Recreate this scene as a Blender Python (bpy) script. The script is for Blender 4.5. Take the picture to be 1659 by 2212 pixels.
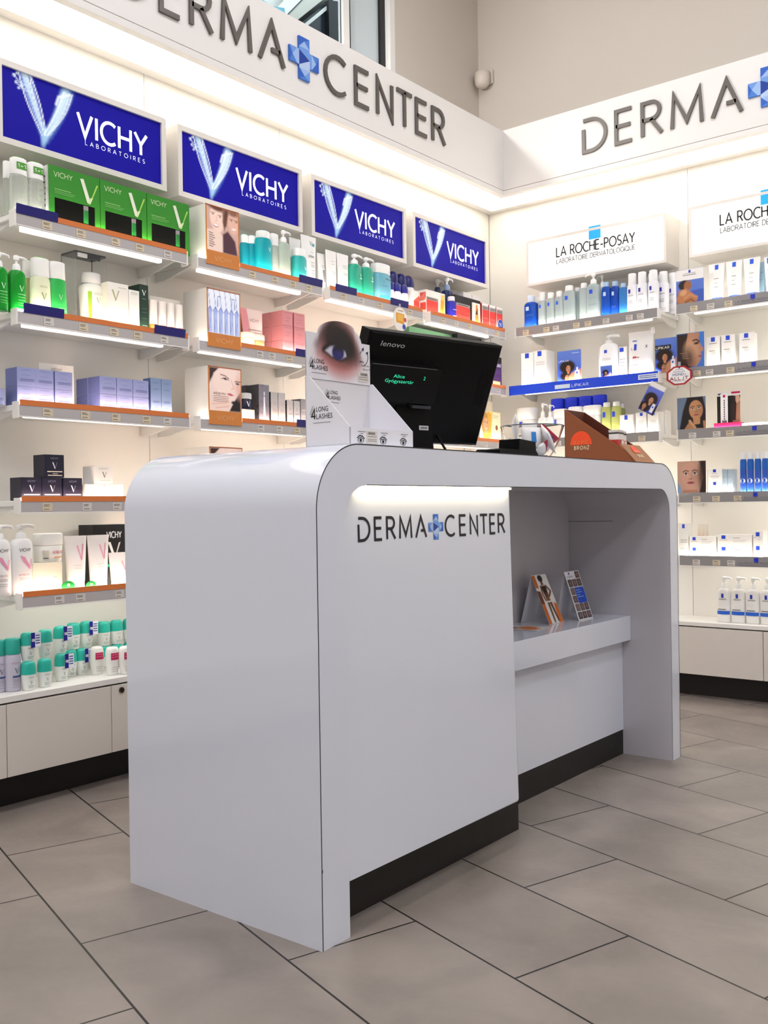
import bpy, bmesh, math, random
import numpy as np
from mathutils import Vector, Matrix

for _o in list(bpy.data.objects):
    bpy.data.objects.remove(_o)
scene = bpy.context.scene
COL = scene.collection
random.seed(7)
R = math.radians

# ------------------------------------------------------------------ camera
CAM_Z = 0.845
YAW, PITCH, ROLL, FPX = 0.68005077, -0.00455995, 0.01501577, 2113.2
def make_camera():
    f = Vector((-math.sin(YAW)*math.cos(PITCH), math.cos(YAW)*math.cos(PITCH), math.sin(PITCH)))
    r = Vector((math.cos(YAW), math.sin(YAW), 0)); d = f.cross(r)
    c, s = math.cos(ROLL), math.sin(ROLL)
    r2 = c*r + s*d; d2 = -s*r + c*d
    M = Matrix(((r2.x, -d2.x, -f.x, 0), (r2.y, -d2.y, -f.y, 0), (r2.z, -d2.z, -f.z, CAM_Z), (0, 0, 0, 1)))
    cam = bpy.data.cameras.new('camera'); o = bpy.data.objects.new('camera', cam); COL.objects.link(o)
    o.matrix_world = M
    cam.sensor_fit = 'VERTICAL'; cam.sensor_height = 36.0; cam.sensor_width = 27.0
    cam.lens = FPX/2212*36.0; cam.clip_start = 0.02; cam.clip_end = 60
    scene.camera = o
make_camera()

# ------------------------------------------------------------------ world, exposure, ceiling lamps
scene.view_settings.view_transform = 'Standard'
scene.view_settings.look = 'None'
scene.view_settings.gamma = 1.0
scene.view_settings.use_curve_mapping = False
scene.view_settings.exposure = 0.0
world = bpy.data.worlds.new('daylight'); scene.world = world; world.use_nodes = True
_bg = world.node_tree.nodes['Background']
_bg.inputs[0].default_value = (0.72, 0.83, 0.92, 1); _bg.inputs[1].default_value = 2.2

CEIL_Z = 3.75
CEIL_POWER = 13.6
CEIL_TINT = (0.93, 0.94, 1.0)
COVE_STRENGTH = 3.6
SHELF_BAR = {1: 1.4, 2: 1.4, 3: 1.8, 4: 5.0, 5: 8.0}    # tube under each shelf, by row
SHELF_LIP = 36.0
SPOT_POWER = 40.0          # watts of the spotlight on the ledge
SIGN_WHITE = 0.5
SIGN_BLUE = 0.3

# ------------------------------------------------------------------ colours and materials
def lin(c):
    if isinstance(c, str):
        c = tuple(int(c[i:i+2], 16)/255 for i in (0, 2, 4))
    return tuple((x/12.92 if x <= 0.04045 else ((x+0.055)/1.055)**2.4) for x in c[:3])
_M = {}
def mat(hexc, rough=0.45, metal=0.0, trans=0.0, emit=0.0, coat=0.0, ior=1.45, sss=0.0, spec=0.5):
    k = (hexc, rough, metal, trans, emit, coat, ior, spec)
    if k in _M: return _M[k]
    m = bpy.data.materials.new('paint_'+hexc+('_lit' if emit else '')); m.use_nodes = True
    nt = m.node_tree; b = nt.nodes['Principled BSDF']
    c = lin(hexc)+(1,)
    b.inputs['Base Color'].default_value = c
    b.inputs['Metallic'].default_value = metal
    b.inputs['IOR'].default_value = ior
    b.inputs['Transmission Weight'].default_value = trans
    b.inputs['Coat Weight'].default_value = coat
    b.inputs['Coat Roughness'].default_value = 0.04
    b.inputs['Specular IOR Level'].default_value = spec
    if emit:
        b.inputs['Emission Color'].default_value = c
        b.inputs['Emission Strength'].default_value = emit
    # slight procedural variation of the gloss
    n = nt.nodes.new('ShaderNodeTexNoise'); n.inputs['Scale'].default_value = 18
    mp = nt.nodes.new('ShaderNodeMapRange')
    mp.inputs['To Min'].default_value = max(0.0, rough*0.9); mp.inputs['To Max'].default_value = min(1, rough*1.1)
    tc = nt.nodes.new('ShaderNodeTexCoord')
    nt.links.new(tc.outputs['Object'], n.inputs['Vector'])
    nt.links.new(n.outputs['Fac'], mp.inputs['Value'])
    nt.links.new(mp.outputs['Result'], b.inputs['Roughness'])
    _M[k] = m
    return m
def paint_mat(rough=0.35, emit=0.0, spec=0.35):
    k = ('vc', rough, emit, spec)
    if k in _M: return _M[k]
    m = bpy.data.materials.new('printed_picture'); m.use_nodes = True
    nt = m.node_tree; b = nt.nodes['Principled BSDF']
    a = nt.nodes.new('ShaderNodeAttribute'); a.attribute_name = 'print'
    nt.links.new(a.outputs['Color'], b.inputs['Base Color']); b.inputs['Roughness'].default_value = rough; b.inputs['Specular IOR Level'].default_value = spec
    if emit:
        nt.links.new(a.outputs['Color'], b.inputs['Emission Color']); b.inputs['Emission Strength'].default_value = emit
    _M[k] = m
    return m

# ------------------------------------------------------------------ tagging and objects
def tag(o, label=None, cat=None, group=None, kind=None):
    if label: o['label'] = label
    if cat: o['category'] = cat
    if group: o['group'] = group
    if kind: o['kind'] = kind
    return o
def empty(name, loc, rz=0, label=None, cat=None, group=None):
    o = bpy.data.objects.new(name, None); COL.objects.link(o)
    o.empty_display_size = 0.05
    o.location = loc; o.rotation_euler = (0, 0, rz)
    return tag(o, label, cat, group)

class MB:
    """collects faces and links them as one mesh object"""
    def __init__(s): s.v = []; s.f = []; s.m = []; s.sm = []; s.mats = []; s.col = None
    def mi(s, m):
        if m not in s.mats: s.mats.append(m)
        return s.mats.index(m)
    def face(s, pts, m, smooth=False):
        i = len(s.v); s.v += [tuple(p) for p in pts]
        s.f.append(tuple(range(i, i+len(pts)))); s.m.append(s.mi(m)); s.sm.append(smooth)
    def grid(s, rows, m, smooth=True, closed=False):
        i = len(s.v); n = len(rows[0])
        for r in rows: s.v += [tuple(p) for p in r]
        k = s.mi(m)
        for a in range(len(rows)-1):
            for b in range(n if closed else n-1):
                c = (b+1) % n
                s.f.append((i+a*n+b, i+a*n+c, i+(a+1)*n+c, i+(a+1)*n+b)); s.m.append(k); s.sm.append(smooth)
    def box(s, a, b, m, bev=0.0):
        x0, y0, z0 = [min(a[i], b[i]) for i in range(3)]; x1, y1, z1 = [max(a[i], b[i]) for i in range(3)]
        if bev <= 0:
            P = [(x0,y0,z0),(x1,y0,z0),(x1,y1,z0),(x0,y1,z0),(x0,y0,z1),(x1,y0,z1),(x1,y1,z1),(x0,y1,z1)]
            for q in ((0,3,2,1),(4,5,6,7),(0,1,5,4),(1,2,6,5),(2,3,7,6),(3,0,4,7)): s.face([P[i] for i in q], m)
            return
        bm = bmesh.new(); bmesh.ops.create_cube(bm, size=1)
        for v in bm.verts: v.co = ((x0+x1)/2+v.co.x*(x1-x0), (y0+y1)/2+v.co.y*(y1-y0), (z0+z1)/2+v.co.z*(z1-z0))
        bev = min(bev, (x1-x0)*.45, (y1-y0)*.45, (z1-z0)*.45)
        bmesh.ops.bevel(bm, geom=bm.edges[:], offset=bev, segments=2, profile=0.5, affect='EDGES')
        s.add_bm(bm, m); bm.free()
    def add_bm(s, bm, m, smooth=False):
        i = len(s.v); bm.verts.index_update(); s.v += [tuple(v.co) for v in bm.verts]; k = s.mi(m)
        for f in bm.faces:
            s.f.append(tuple(i+v.index for v in f.verts)); s.m.append(k); s.sm.append(smooth)
    def loft(s, secs, m, n=20, cx=0, cy=0, capb=True, capt=True):
        """secs: (z, a, b, e[, dx, dy]) superellipse rings, bottom to top"""
        rows = []
        for q in secs:
            z, a, b, e = q[:4]; dx = q[4] if len(q) > 4 else 0; dy = q[5] if len(q) > 5 else 0
            ring = []
            for k in range(n):
                t = 2*math.pi*(k+.5)/n; c, sn = math.cos(t), math.sin(t)
                ring.append((cx+dx+a*math.copysign(abs(c)**(2/e), c), cy+dy+b*math.copysign(abs(sn)**(2/e), sn), z))
            rows.append(ring)
        s.grid(rows, m, True, True)
        if capb: s.face(rows[0][::-1], m)
        if capt: s.face(rows[-1], m)
    def tube(s, pts, r, m, n=8, cap=True):
        rows = []; P = [Vector(p) for p in pts]
        for i, p in enumerate(P):
            t = (P[min(i+1, len(P)-1)]-P[max(i-1, 0)]).normalized()
            u = t.cross(Vector((0, 0, 1)));
            if u.length < 1e-3: u = t.cross(Vector((0, 1, 0)))
            u.normalize(); w = t.cross(u)
            rr = r[i] if isinstance(r, (list, tuple)) else r
            rows.append([tuple(p+rr*(math.cos(2*math.pi*k/n)*u+math.sin(2*math.pi*k/n)*w)) for k in range(n)])
        s.grid(rows, m, True, True)
        if cap: s.face(rows[0][::-1], m); s.face(rows[-1], m)
    def prism(s, pts, z0, z1, m, mp=None, msides=None):
        """2-D polygon pts extruded; mp maps (u,v,w)->xyz"""
        mp = mp or (lambda u, v, w: (u, v, w)); n = len(pts)
        s.face([mp(u, v, z1) for u, v in pts], m); s.face([mp(u, v, z0) for u, v in pts][::-1], m)
        for i in range(n):
            a, b = pts[i], pts[(i+1) % n]
            s.face([mp(*a, z0), mp(*b, z0), mp(*b, z1), mp(*a, z1)], msides or m)
    def mesh(s, name):
        me = bpy.data.meshes.new(name)
        me.from_pydata(s.v, [], s.f)
        for m in s.mats: me.materials.append(m)
        me.polygons.foreach_set('material_index', s.m); me.polygons.foreach_set('use_smooth', s.sm)
        if s.col is not None:
            at = me.attributes.new('print', 'FLOAT_COLOR', 'POINT')
            arr = np.ones((len(s.v), 4), dtype=np.float32); off, c = s.col
            arr[off:off+len(c), :3] = c
            at.data.foreach_set('color', arr.ravel())
        me.update()
        return me
    def build(s, name, parent=None, loc=None, rz=0):
        o = bpy.data.objects.new(name, s.mesh(name)); COL.objects.link(o)
        if parent: o.parent = parent
        if loc is not None: o.location = loc; o.rotation_euler = (0, 0, rz)
        return o

# ------------------------------------------------------------------ stroke lettering
def arc(cx, cy, rx, ry, a0, a1, n=10):
    return [(cx+rx*math.cos(R(a0+(a1-a0)*i/n)), cy+ry*math.sin(R(a0+(a1-a0)*i/n))) for i in range(n+1)]
GL = {
 'A': (.82, [[(0,0),(.41,1),(.82,0)], [(.14,.33),(.68,.33)]]),
 'B': (.6, [[(.3,.52),(0,.52),(0,1),(.3,1)]+arc(.3,.76,.24,.24,90,-90,6)+[(.3,.52)]+arc(.32,.26,.28,.26,90,-90,6)+[(0,0),(0,.52)]]),
 'C': (.8, [arc(.5,.5,.5,.5,50,310,16)]),
 'D': (.76, [[(0,0),(0,1),(.28,1)]+arc(.28,.5,.48,.5,90,-90,12)+[(0,0)]]),
 'E': (.54, [[(.54,1),(0,1),(0,0),(.54,0)], [(0,.52),(.5,.52)]]),
 'F': (.52, [[(.52,1),(0,1),(0,0)], [(0,.52),(.46,.52)]]),
 'G': (.84, [arc(.5,.5,.5,.5,50,345,16)+[(.98,.46),(.6,.46)]]),
 'H': (.7, [[(0,0),(0,1)], [(.7,0),(.7,1)], [(0,.52),(.7,.52)]]),
 'I': (.02, [[(0,0),(0,1)]]),
 'J': (.36, [[(.36,1),(.36,.2)]+arc(.16,.2,.2,.2,0,-120,5)]),
 'K': (.62, [[(0,0),(0,1)], [(.58,1),(.02,.5),(.62,0)]]),
 'L': (.5, [[(0,1),(0,0),(.5,0)]]),
 'M': (.92, [[(0,0),(.06,1),(.46,.15),(.86,1),(.92,0)]]),
 'N': (.74, [[(0,0),(0,1),(.74,0),(.74,1)]]),
 'O': (1.0, [arc(.5,.5,.5,.5,90,450,20)]),
 'P': (.56, [[(0,0),(0,1),(.3,1)]+arc(.3,.74,.26,.26,90,-90,8)+[(0,.48)]]),
 'Q': (1.0, [arc(.5,.5,.5,.5,90,450,20), [(.62,.26),(1.0,-.1)]]),
 'R': (.6, [[(0,0),(0,1),(.3,1)]+arc(.3,.74,.26,.26,90,-90,8)+[(0,.48)], [(.28,.48),(.62,0)]]),
 'S': (.56, [arc(.29,.74,.26,.26,40,260,9)+arc(.27,.25,.28,.25,80,-140,9)]),
 'T': (.66, [[(0,1),(.66,1)], [(.33,1),(.33,0)]]),
 'U': (.68, [[(0,1),(0,.32)]+arc(.34,.32,.34,.32,180,360,10)+[(.68,1)]]),
 'V': (.8, [[(0,1),(.4,0),(.8,1)]]),
 'W': (1.16, [[(0,1),(.29,0),(.58,1),(.87,0),(1.16,1)]]),
 'X': (.7, [[(0,0),(.7,1)], [(0,1),(.7,0)]]),
 'Y': (.74, [[(0,1),(.37,.48),(.74,1)], [(.37,.48),(.37,0)]]),
 'Z': (.64, [[(0,1),(.64,1),(0,0),(.64,0)]]),
 '0': (.62, [arc(.31,.5,.31,.5,90,450,16)]),
 '1': (.3, [[(0,.8),(.25,1),(.25,0)]]),
 '2': (.58, [arc(.29,.72,.27,.28,160,-20,8)+[(.02,0),(.58,0)]]),
 '4': (.66, [[(.5,0),(.5,1),(0,.28),(.66,.28)]]),
 '5': (.56, [[(.52,1),(.08,1),(.04,.55)]+arc(.27,.3,.28,.3,110,-140,10)]),
 '7': (.56, [[(0,1),(.56,1),(.16,0)]]),
 '+': (.56, [[(0,.45),(.56,.45)], [(.28,.17),(.28,.73)]]),
 '-': (.4, [[(0,.42),(.4,.42)]]),
 '%': (.8, [arc(.17,.78,.16,.2,90,450,10), arc(.63,.2,.16,.2,90,450,10), [(.12,0),(.7,1)]]),
 '.': (.06, [[(0,0),(.06,0)]]),
 ' ': (.32, []),
}
def strip2d(pl, w):
    """mitred ribbon around a polyline -> (left, right) point lists"""
    P = [Vector(p) for p in pl]
    n = len(P); Lf, Rt = [], []
    closed = (P[0]-P[-1]).length < 1e-6
    for i in range(n):
        a = P[i]-P[i-1] if i > 0 else (P[-1]-P[-2] if closed else P[1]-P[0])
        b = P[i+1]-P[i] if i < n-1 else (P[1]-P[0] if closed else P[-1]-P[-2])
        a = a.normalized(); b = b.normalized()
        na = Vector((-a.y, a.x)); nb = Vector((-b.y, b.x)); q = na+nb
        if q.length < 1e-4: q = na
        q.normalize(); k = min(2.6, 1/max(.2, q.dot(na)))
        Lf.append(P[i]+q*w/2*k); Rt.append(P[i]-q*w/2*k)
    return Lf, Rt
def ribbon(mb, pl, w, m, mp, depth=0.0):
    pl = [pl[0]]+[q for p, q in zip(pl[:-1], pl[1:]) if math.hypot(q[0]-p[0], q[1]-p[1]) > 1e-6]
    Lf, Rt = strip2d(pl, w)
    for i in range(len(pl)-1):
        q = [Rt[i], Rt[i+1], Lf[i+1], Lf[i]]
        mb.face([mp(p.x, p.y, depth) for p in q], m)
        if depth:
            mb.face([mp(Rt[i].x, Rt[i].y, 0), mp(Rt[i+1].x, Rt[i+1].y, 0), mp(Rt[i+1].x, Rt[i+1].y, depth), mp(Rt[i].x, Rt[i].y, depth)], m)
            mb.face([mp(Lf[i+1].x, Lf[i+1].y, 0), mp(Lf[i].x, Lf[i].y, 0), mp(Lf[i].x, Lf[i].y, depth), mp(Lf[i+1].x, Lf[i+1].y, depth)], m)
    if depth:
        for i, sgn in ((0, 1), (-1, -1)):
            mb.face([mp(Lf[i].x, Lf[i].y, 0), mp(Rt[i].x, Rt[i].y, 0), mp(Rt[i].x, Rt[i].y, depth), mp(Lf[i].x, Lf[i].y, depth)][::sgn], m)
def text_width(t, gap=.22): return sum(GL[c][0]+gap for c in t)-gap
def text(mb, t, u, v, h, m, mp, weight=.12, gap=.22, width=None, align='l', depth=0.0, slant=0):
    W0 = text_width(t, gap); sx = (width/(W0*h)) if width else 1.0
    if align == 'c': u = u-W0*h*sx/2
    x = 0
    for c in t:
        w, pls = GL[c]
        for pl in pls:
            ribbon(mb, [(u+(x+p[0]+slant*p[1])*h*sx, v+p[1]*h) for p in pl], weight*h, m, mp, depth)
        x += w+gap
_FT = {}
def fonttext(mb, t, u, v, h, m, mp, width=None, shear=0.0):
    """lettering from Blender's own built-in typeface, filled flat"""
    if t not in _FT:
        c = bpy.data.curves.new('lettering', 'FONT'); c.body = t; c.resolution_u = 2
        o = bpy.data.objects.new('lettering', c); COL.objects.link(o)
        dg = bpy.context.evaluated_depsgraph_get()
        me = bpy.data.meshes.new_from_object(o.evaluated_get(dg))
        _FT[t] = ([tuple(q.co) for q in me.vertices], [tuple(p.vertices) for p in me.polygons])
        bpy.data.objects.remove(o); bpy.data.curves.remove(c); bpy.data.meshes.remove(me)
    V, F = _FT[t]
    if not V: return
    x0 = min(p[0] for p in V); x1 = max(p[0] for p in V)
    sy = h/.72; sx = width/(x1-x0) if width else sy
    for f in F: mb.face([mp(u+(V[i][0]-x0)*sx+shear*V[i][1]*sy, v+V[i][1]*sy, 0) for i in f], m)

# ------------------------------------------------------------------ printed pictures (colour per grid vertex)
def paint(layers, asp, nu, nv):
    X, Y = np.meshgrid(np.linspace(0, asp, nu), np.linspace(0, 1, nv))
    C = np.zeros((nv, nu, 3)); rng = np.random.RandomState(3)
    def mix(a, c):
        nonlocal C
        C = C*(1-a[..., None])+np.array(lin(c))*a[..., None]
    def sm(d, soft): return np.clip(.5-d/max(soft, 1e-4), 0, 1)
    for L in layers:
        k = L[0]
        if k == 'bg': C[:] = lin(L[1])
        elif k == 'grad':
            t = np.clip(((Y if L[3] == 'v' else X/asp)-L[4])/(L[5]-L[4]), 0, 1)[..., None]
            C = C*(1-0)*0+np.array(lin(L[1]))*(1-t)+np.array(lin(L[2]))*t
        elif k == 'ell':
            _, cx, cy, rx, ry, rot, c, soft = L[:8]; a = L[8] if len(L) > 8 else 1
            co, si = math.cos(R(rot)), math.sin(R(rot))
            x = (X-cx)*co+(Y-cy)*si; y = -(X-cx)*si+(Y-cy)*co
            d = (np.sqrt((x/rx)**2+(y/ry)**2)-1)*min(rx, ry)
            mix(sm(d, soft)*a, c)
        elif k == 'poly':
            _, pts, c, soft = L[:4]; a = L[4] if len(L) > 4 else 1
            inside = np.zeros(X.shape, bool); dist = np.full(X.shape, 9.0); n = len(pts)
            for i in range(n):
                (x1, y1), (x2, y2) = pts[i], pts[(i+1) % n]
                if y1 != y2:
                    cr = ((Y < y1) != (Y < y2)) & (X < (x2-x1)*(Y-y1)/(y2-y1)+x1); inside ^= cr
                dx, dy = x2-x1, y2-y1
                t = np.clip(((X-x1)*dx+(Y-y1)*dy)/(dx*dx+dy*dy+1e-12), 0, 1)
                dist = np.minimum(dist, np.hypot(X-x1-t*dx, Y-y1-t*dy))
            mix(sm(np.where(inside, -dist, dist), soft)*a, c)
        elif k == 'line':
            _, pts, w, c, soft = L[:5]; a = L[5] if len(L) > 5 else 1
            dist = np.full(X.shape, 9.0)
            for (x1, y1), (x2, y2) in zip(pts[:-1], pts[1:]):
                dx, dy = x2-x1, y2-y1
                t = np.clip(((X-x1)*dx+(Y-y1)*dy)/(dx*dx+dy*dy+1e-12), 0, 1)
                dist = np.minimum(dist, np.hypot(X-x1-t*dx, Y-y1-t*dy))
            mix(sm(dist-w/2, soft)*a, c)
        elif k == 'speck':
            C *= (1+L[1]*(rng.rand(nv, nu, 1)-.5))
    return np.clip(C, 0, 4)
def picture(mb, P, layers, nu=44, nv=60, m=None):
    """P(u,v)->xyz over the unit square; must be the first coloured grid of its mesh"""
    p00, p10, p01 = Vector(P(0, 0)), Vector(P(1, 0)), Vector(P(0, 1))
    asp = (p10-p00).length/(p01-p00).length
    C = paint(layers(asp) if callable(layers) else layers, asp, nu, nv)
    off = len(mb.v)
    mb.grid([[P(i/(nu-1), j/(nv-1)) for i in range(nu)] for j in range(nv)], m or paint_mat(), smooth=False)
    c = C.reshape(-1, 3)
    if mb.col is None: mb.col = (off, c)
    else:
        o0, c0 = mb.col; full = np.ones((off-o0+len(c), 3)); full[:len(c0)] = c0; full[off-o0:] = c
        mb.col = (o0, full)
def face_of(cx, cy, s, skin, hair, dark=False, lip='a8525a', eye='2a2420', tilt=0):
    """layers of a simple portrait: hair behind, oval face, brows, eyes, nose, mouth"""
    t = R(tilt)
    def q(x, y): return (cx+s*(x*math.cos(t)-y*math.sin(t)), cy+s*(x*math.sin(t)+y*math.cos(t)))
    L = []
    L.append(('poly', [q(-.28, -.5), q(.28, -.5), q(.22, -1.1), q(-.25, -1.1)], skin, .06*s))
    L.append(('ell', *q(0, -.02), .52*s, .7*s, tilt, skin, .05*s))
    L.append(('ell', *q(.34, -.1), .2*s, .42*s, tilt, hair, .3*s, .25))
    L.append(('line', [q(-.4, .2), q(-.25, .27), q(-.1, .22)], .05*s, hair, .05*s))
    L.append(('line', [q(.1, .22), q(.25, .27), q(.4, .2)], .05*s, hair, .05*s))
    for e in (-.24, .24):
        L.append(('ell', *q(e, .08), .13*s, .06*s, tilt, 'f2ece8', .03*s))
        L.append(('ell', *q(e, .085), .055*s, .06*s, tilt, eye, .02*s))
        L.append(('line', [q(e-.14, .08), q(e, .15), q(e+.14, .08)], .03*s, '241a18', .03*s))
    L.append(('line', [q(.03, .08), q(.08, -.16), q(0, -.2)], .03*s, hair, .06*s, .45))
    L.append(('ell', *q(0, -.2), .1*s, .04*s, tilt, hair, .06*s, .4))
    L.append(('ell', *q(0, -.4), .19*s, .07*s, tilt, lip, .04*s))
    L.append(('line', [q(-.18, -.39), q(0, -.41), q(.18, -.39)], .02*s, '5c2228', .03*s))
    return L

# ================================================================== SETTING
XF, YF = -2.549, 4.121      # front planes of fascia, shelves and base cabinets (left wall, right wall)
XS, YS = -2.643, 4.214      # front planes of the sign boxes
XW, YW = -2.789, 4.361      # back panels
XU, YU = -2.85, 4.375       # room walls behind
XE, YE = 3.6, -4.2          # the other two walls
WHITE = mat('f1eee9', .38); PANEL = mat('efece5', .33, coat=.25); FASC = mat('eeebe8', .42)
STEEL = mat('8d8d8b', .4, .6); LETTER = mat('6a6561', .42, .35); BLACKP = mat('0b0b0d', .35)
PLINTH = mat('1d1818', .5); CAB = mat('dfd8d0', .38); DARKGAP = mat('2a2522', .7)

def floor_material():
    m = bpy.data.materials.new('taupe_floor_tiles'); m.use_nodes = True
    nt = m.node_tree; b = nt.nodes['Principled BSDF']; N = nt.nodes.new; Lk = nt.links.new
    tc = N('ShaderNodeTexCoord'); mp = N('ShaderNodeMapping')
    mp.inputs['Rotation'].default_value = (0, 0, R(16.95)); mp.inputs['Location'].default_value = (.1164, .3195, 0)
    br = N('ShaderNodeTexBrick'); br.offset = .5; br.offset_frequency = 2; br.squash = 1
    for k, v in (('Scale', 1), ('Mortar Size', .0024), ('Mortar Smooth', .1), ('Bias', 0), ('Brick Width', .602), ('Row Height', .296)):
        br.inputs[k].default_value = v
    br.inputs['Color1'].default_value = lin('928881')+(1,); br.inputs['Color2'].default_value = lin('887f78')+(1,)
    br.inputs['Mortar'].default_value = lin('1e1916')+(1,)
    n1 = N('ShaderNodeTexNoise'); n1.inputs['Scale'].default_value = 4.5; n1.inputs['Detail'].default_value = 5; n1.inputs['Distortion'].default_value = .6
    n2 = N('ShaderNodeTexNoise'); n2.inputs['Scale'].default_value = 60; n2.inputs['Detail'].default_value = 3
    mr = N('ShaderNodeMapRange'); mr.inputs['From Min'].default_value = .3; mr.inputs['From Max'].default_value = .7
    mr.inputs['To Min'].default_value = .8; mr.inputs['To Max'].default_value = 1.17
    mx = N('ShaderNodeMix'); mx.data_type = 'RGBA'; mx.blend_type = 'MULTIPLY'; mx.inputs['Factor'].default_value = 1
    cmb = N('ShaderNodeCombineColor')
    Lk(tc.outputs['Object'], mp.inputs['Vector']); Lk(mp.outputs['Vector'], br.inputs['Vector'])
    Lk(tc.outputs['Object'], n1.inputs['Vector']); Lk(tc.outputs['Object'], n2.inputs['Vector'])
    Lk(n1.outputs['Fac'], mr.inputs['Value'])
    for i in range(3): Lk(mr.outputs['Result'], cmb.inputs[i])
    Lk(br.outputs['Color'], mx.inputs['A']); Lk(cmb.outputs['Color'], mx.inputs['B']); Lk(mx.outputs['Result'], b.inputs['Base Color'])
    rr = N('ShaderNodeMapRange'); rr.inputs['To Min'].default_value = .34; rr.inputs['To Max'].default_value = .5
    Lk(n2.outputs['Fac'], rr.inputs['Value']); Lk(rr.outputs['Result'], b.inputs['Roughness'])
    bp = N('ShaderNodeBump'); bp.inputs['Strength'].default_value = .35; bp.inputs['Distance'].default_value = .002; bp.invert = True
    Lk(br.outputs['Fac'], bp.inputs['Height']); Lk(bp.outputs['Normal'], b.inputs['Normal'])
    return m
def wall_material(name, hexc, rough=.75):
    m = bpy.data.materials.new(name); m.use_nodes = True
    nt = m.node_tree; b = nt.nodes['Principled BSDF']
    n = nt.nodes.new('ShaderNodeTexNoise'); n.inputs['Scale'].default_value = 180
    bp = nt.nodes.new('ShaderNodeBump'); bp.inputs['Strength'].default_value = .06; bp.inputs['Distance'].default_value = .002
    tc = nt.nodes.new('ShaderNodeTexCoord')
    nt.links.new(tc.outputs['Object'], n.inputs['Vector']); nt.links.new(n.outputs['Fac'], bp.inputs['Height']); nt.links.new(bp.outputs['Normal'], b.inputs['Normal'])
    b.inputs['Base Color'].default_value = lin(hexc)+(1,); b.inputs['Roughness'].default_value = rough
    return m
PLASTER = wall_material('beige_plaster', 'ccc4bb')
def struct(mb, name): return tag(mb.build(name), kind='structure')

b = MB(); b.box((XU-.2, YE-.2, -.08), (XE+.2, YU+.2, 0), floor_material()); struct(b, 'floor')
b = MB(); b.box((XU-.2, YE-.2, CEIL_Z), (XE+.2, YU+.2, CEIL_Z+.1), wall_material('ceiling_paint', 'ece9e4')); struct(b, 'ceiling')
b = MB(); b.box((XU, YU, 0), (XE+.2, YU+.2, CEIL_Z), PLASTER); struct(b, 'wall_right')
b = MB(); b.box((XE, YE-.2, 0), (XE+.2, YU, CEIL_Z), wall_material('pale_plaster', 'd8d4cf')); struct(b, 'wall_far_side')
b = MB(); b.box((XU-.2, YE-.2, 0), (XE, YE, CEIL_Z), wall_material('pale_plaster_back', 'd8d4cf')); struct(b, 'wall_behind')
# left wall with the high window opening
WY0, WY1, WZ0, WZ1 = 2.35, 3.66, 2.72, 3.62
b = MB()
b.box((XU-.2, YE, 0), (XU, YU+.2, WZ0), PLASTER); b.box((XU-.2, YE, WZ1), (XU, YU+.2, CEIL_Z), PLASTER)
b.box((XU-.2, YE, WZ0), (XU, WY0, WZ1), PLASTER); b.box((XU-.2, WY1, WZ0), (XU, YU+.2, WZ1), PLASTER)
struct(b, 'wall_left')
# cladding panels behind the shelves, dark hairline joints between them
b = MB()
ys = [-3.0, -1.83, -1.17, -.51, .15, .815, 1.475, 2.15, 2.815, 3.47, 4.36]
for a, c in zip(ys[:-1], ys[1:]): b.box((XU+.001, a+.001, .0), (XW, c-.001, 2.40), PANEL)
struct(b, 'wall_left_cladding')
b = MB()
xs = [XW, -1.717, -.945, -.17, .6, 1.4, 2.2, 3.0]
for a, c in zip(xs[:-1], xs[1:]): b.box((a+.001, YW, 0), (c-.001, YU-.001, 2.40), PANEL)
struct(b, 'wall_right_cladding')

# window
FRW = mat('e9e8e6', .4); FRK = mat('101216', .4)
b = MB()
xo, xi = XU-.16, XU-.03
b.box((xo, WY1-.036, WZ0), (XU, WY1, WZ1), FRW)                                # jamb
b.box((xi-.028, 3.588, WZ0), (xi, 3.624, WZ1), FRK)                            # dark stile
b.box((xi-.032, 3.325, WZ0), (xi, 3.366, WZ1), FRW); b.box((xi-.03, 3.366, WZ0), (xi-.002, 3.375, WZ1), FRK)
b.box((xo, WY0, WZ0), (xi, WY0+.06, WZ1), FRW); b.box((xo, WY0, WZ1-.06), (xi, WY1, WZ1), FRW); b.box((xo, WY0, WZ0), (xi, WY1, WZ0+.04), FRW)
win = struct(b, 'window_1')
GLASS = mat('f4fafa', .02, trans=1.0, ior=1.05)
b = MB(); b.box((xi-.02, WY0+.06, WZ0+.04), (xi-.014, 3.325, WZ1-.06), GLASS); b.box((xi-.02, 3.375, WZ0+.04), (xi-.014, 3.588, WZ1-.06), mat('dfe8ec', .3, trans=.3, ior=1.1))
b.build('window_pane', win)
# what stands outside the window
mpo = lambda u, v, w: (-3.9+w, u, v)
b = MB(); b.box((-4.1, 1.0, 2.0), (-3.9, 6.0, 6.5), mat('f8f7f4', .6)); o = b.build('neighbouring_building')
tag(o, 'white rendered building seen outside through the high window', 'building')
b = MB(); b.prism([(3.56, 3.18), (3.828, 3.45), (4.026, 3.629), (4.3, 3.88), (4.9, 3.88), (4.9, 2.6), (3.56, 2.6)], .05, .3, mat('2b333c', .25), mpo)
b.prism([(4.0, 2.6), (4.9, 2.6), (4.9, 3.9), (4.0, 3.62)], .3, .33, mat('121317', .4), mpo)
ribbon(b, [(3.60, 3.19), (3.845, 3.438), (4.3, 3.86)], .016, mat('f2f2ee', .5), lambda u, v, w: (-3.598+w, u, v), .012)
o = b.build('glazed_roof'); tag(o, 'slanted dark glazed roof with a white edge line outside the high window', 'roof')
b = MB(); b.prism([(3.30, 3.05), (3.54, 3.18), (3.80, 3.45), (4.2, 3.82), (4.2, 4.4), (3.93, 3.68), (3.718, 3.443)], .05, .28, mat('f0eee2', .6), mpo)
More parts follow.
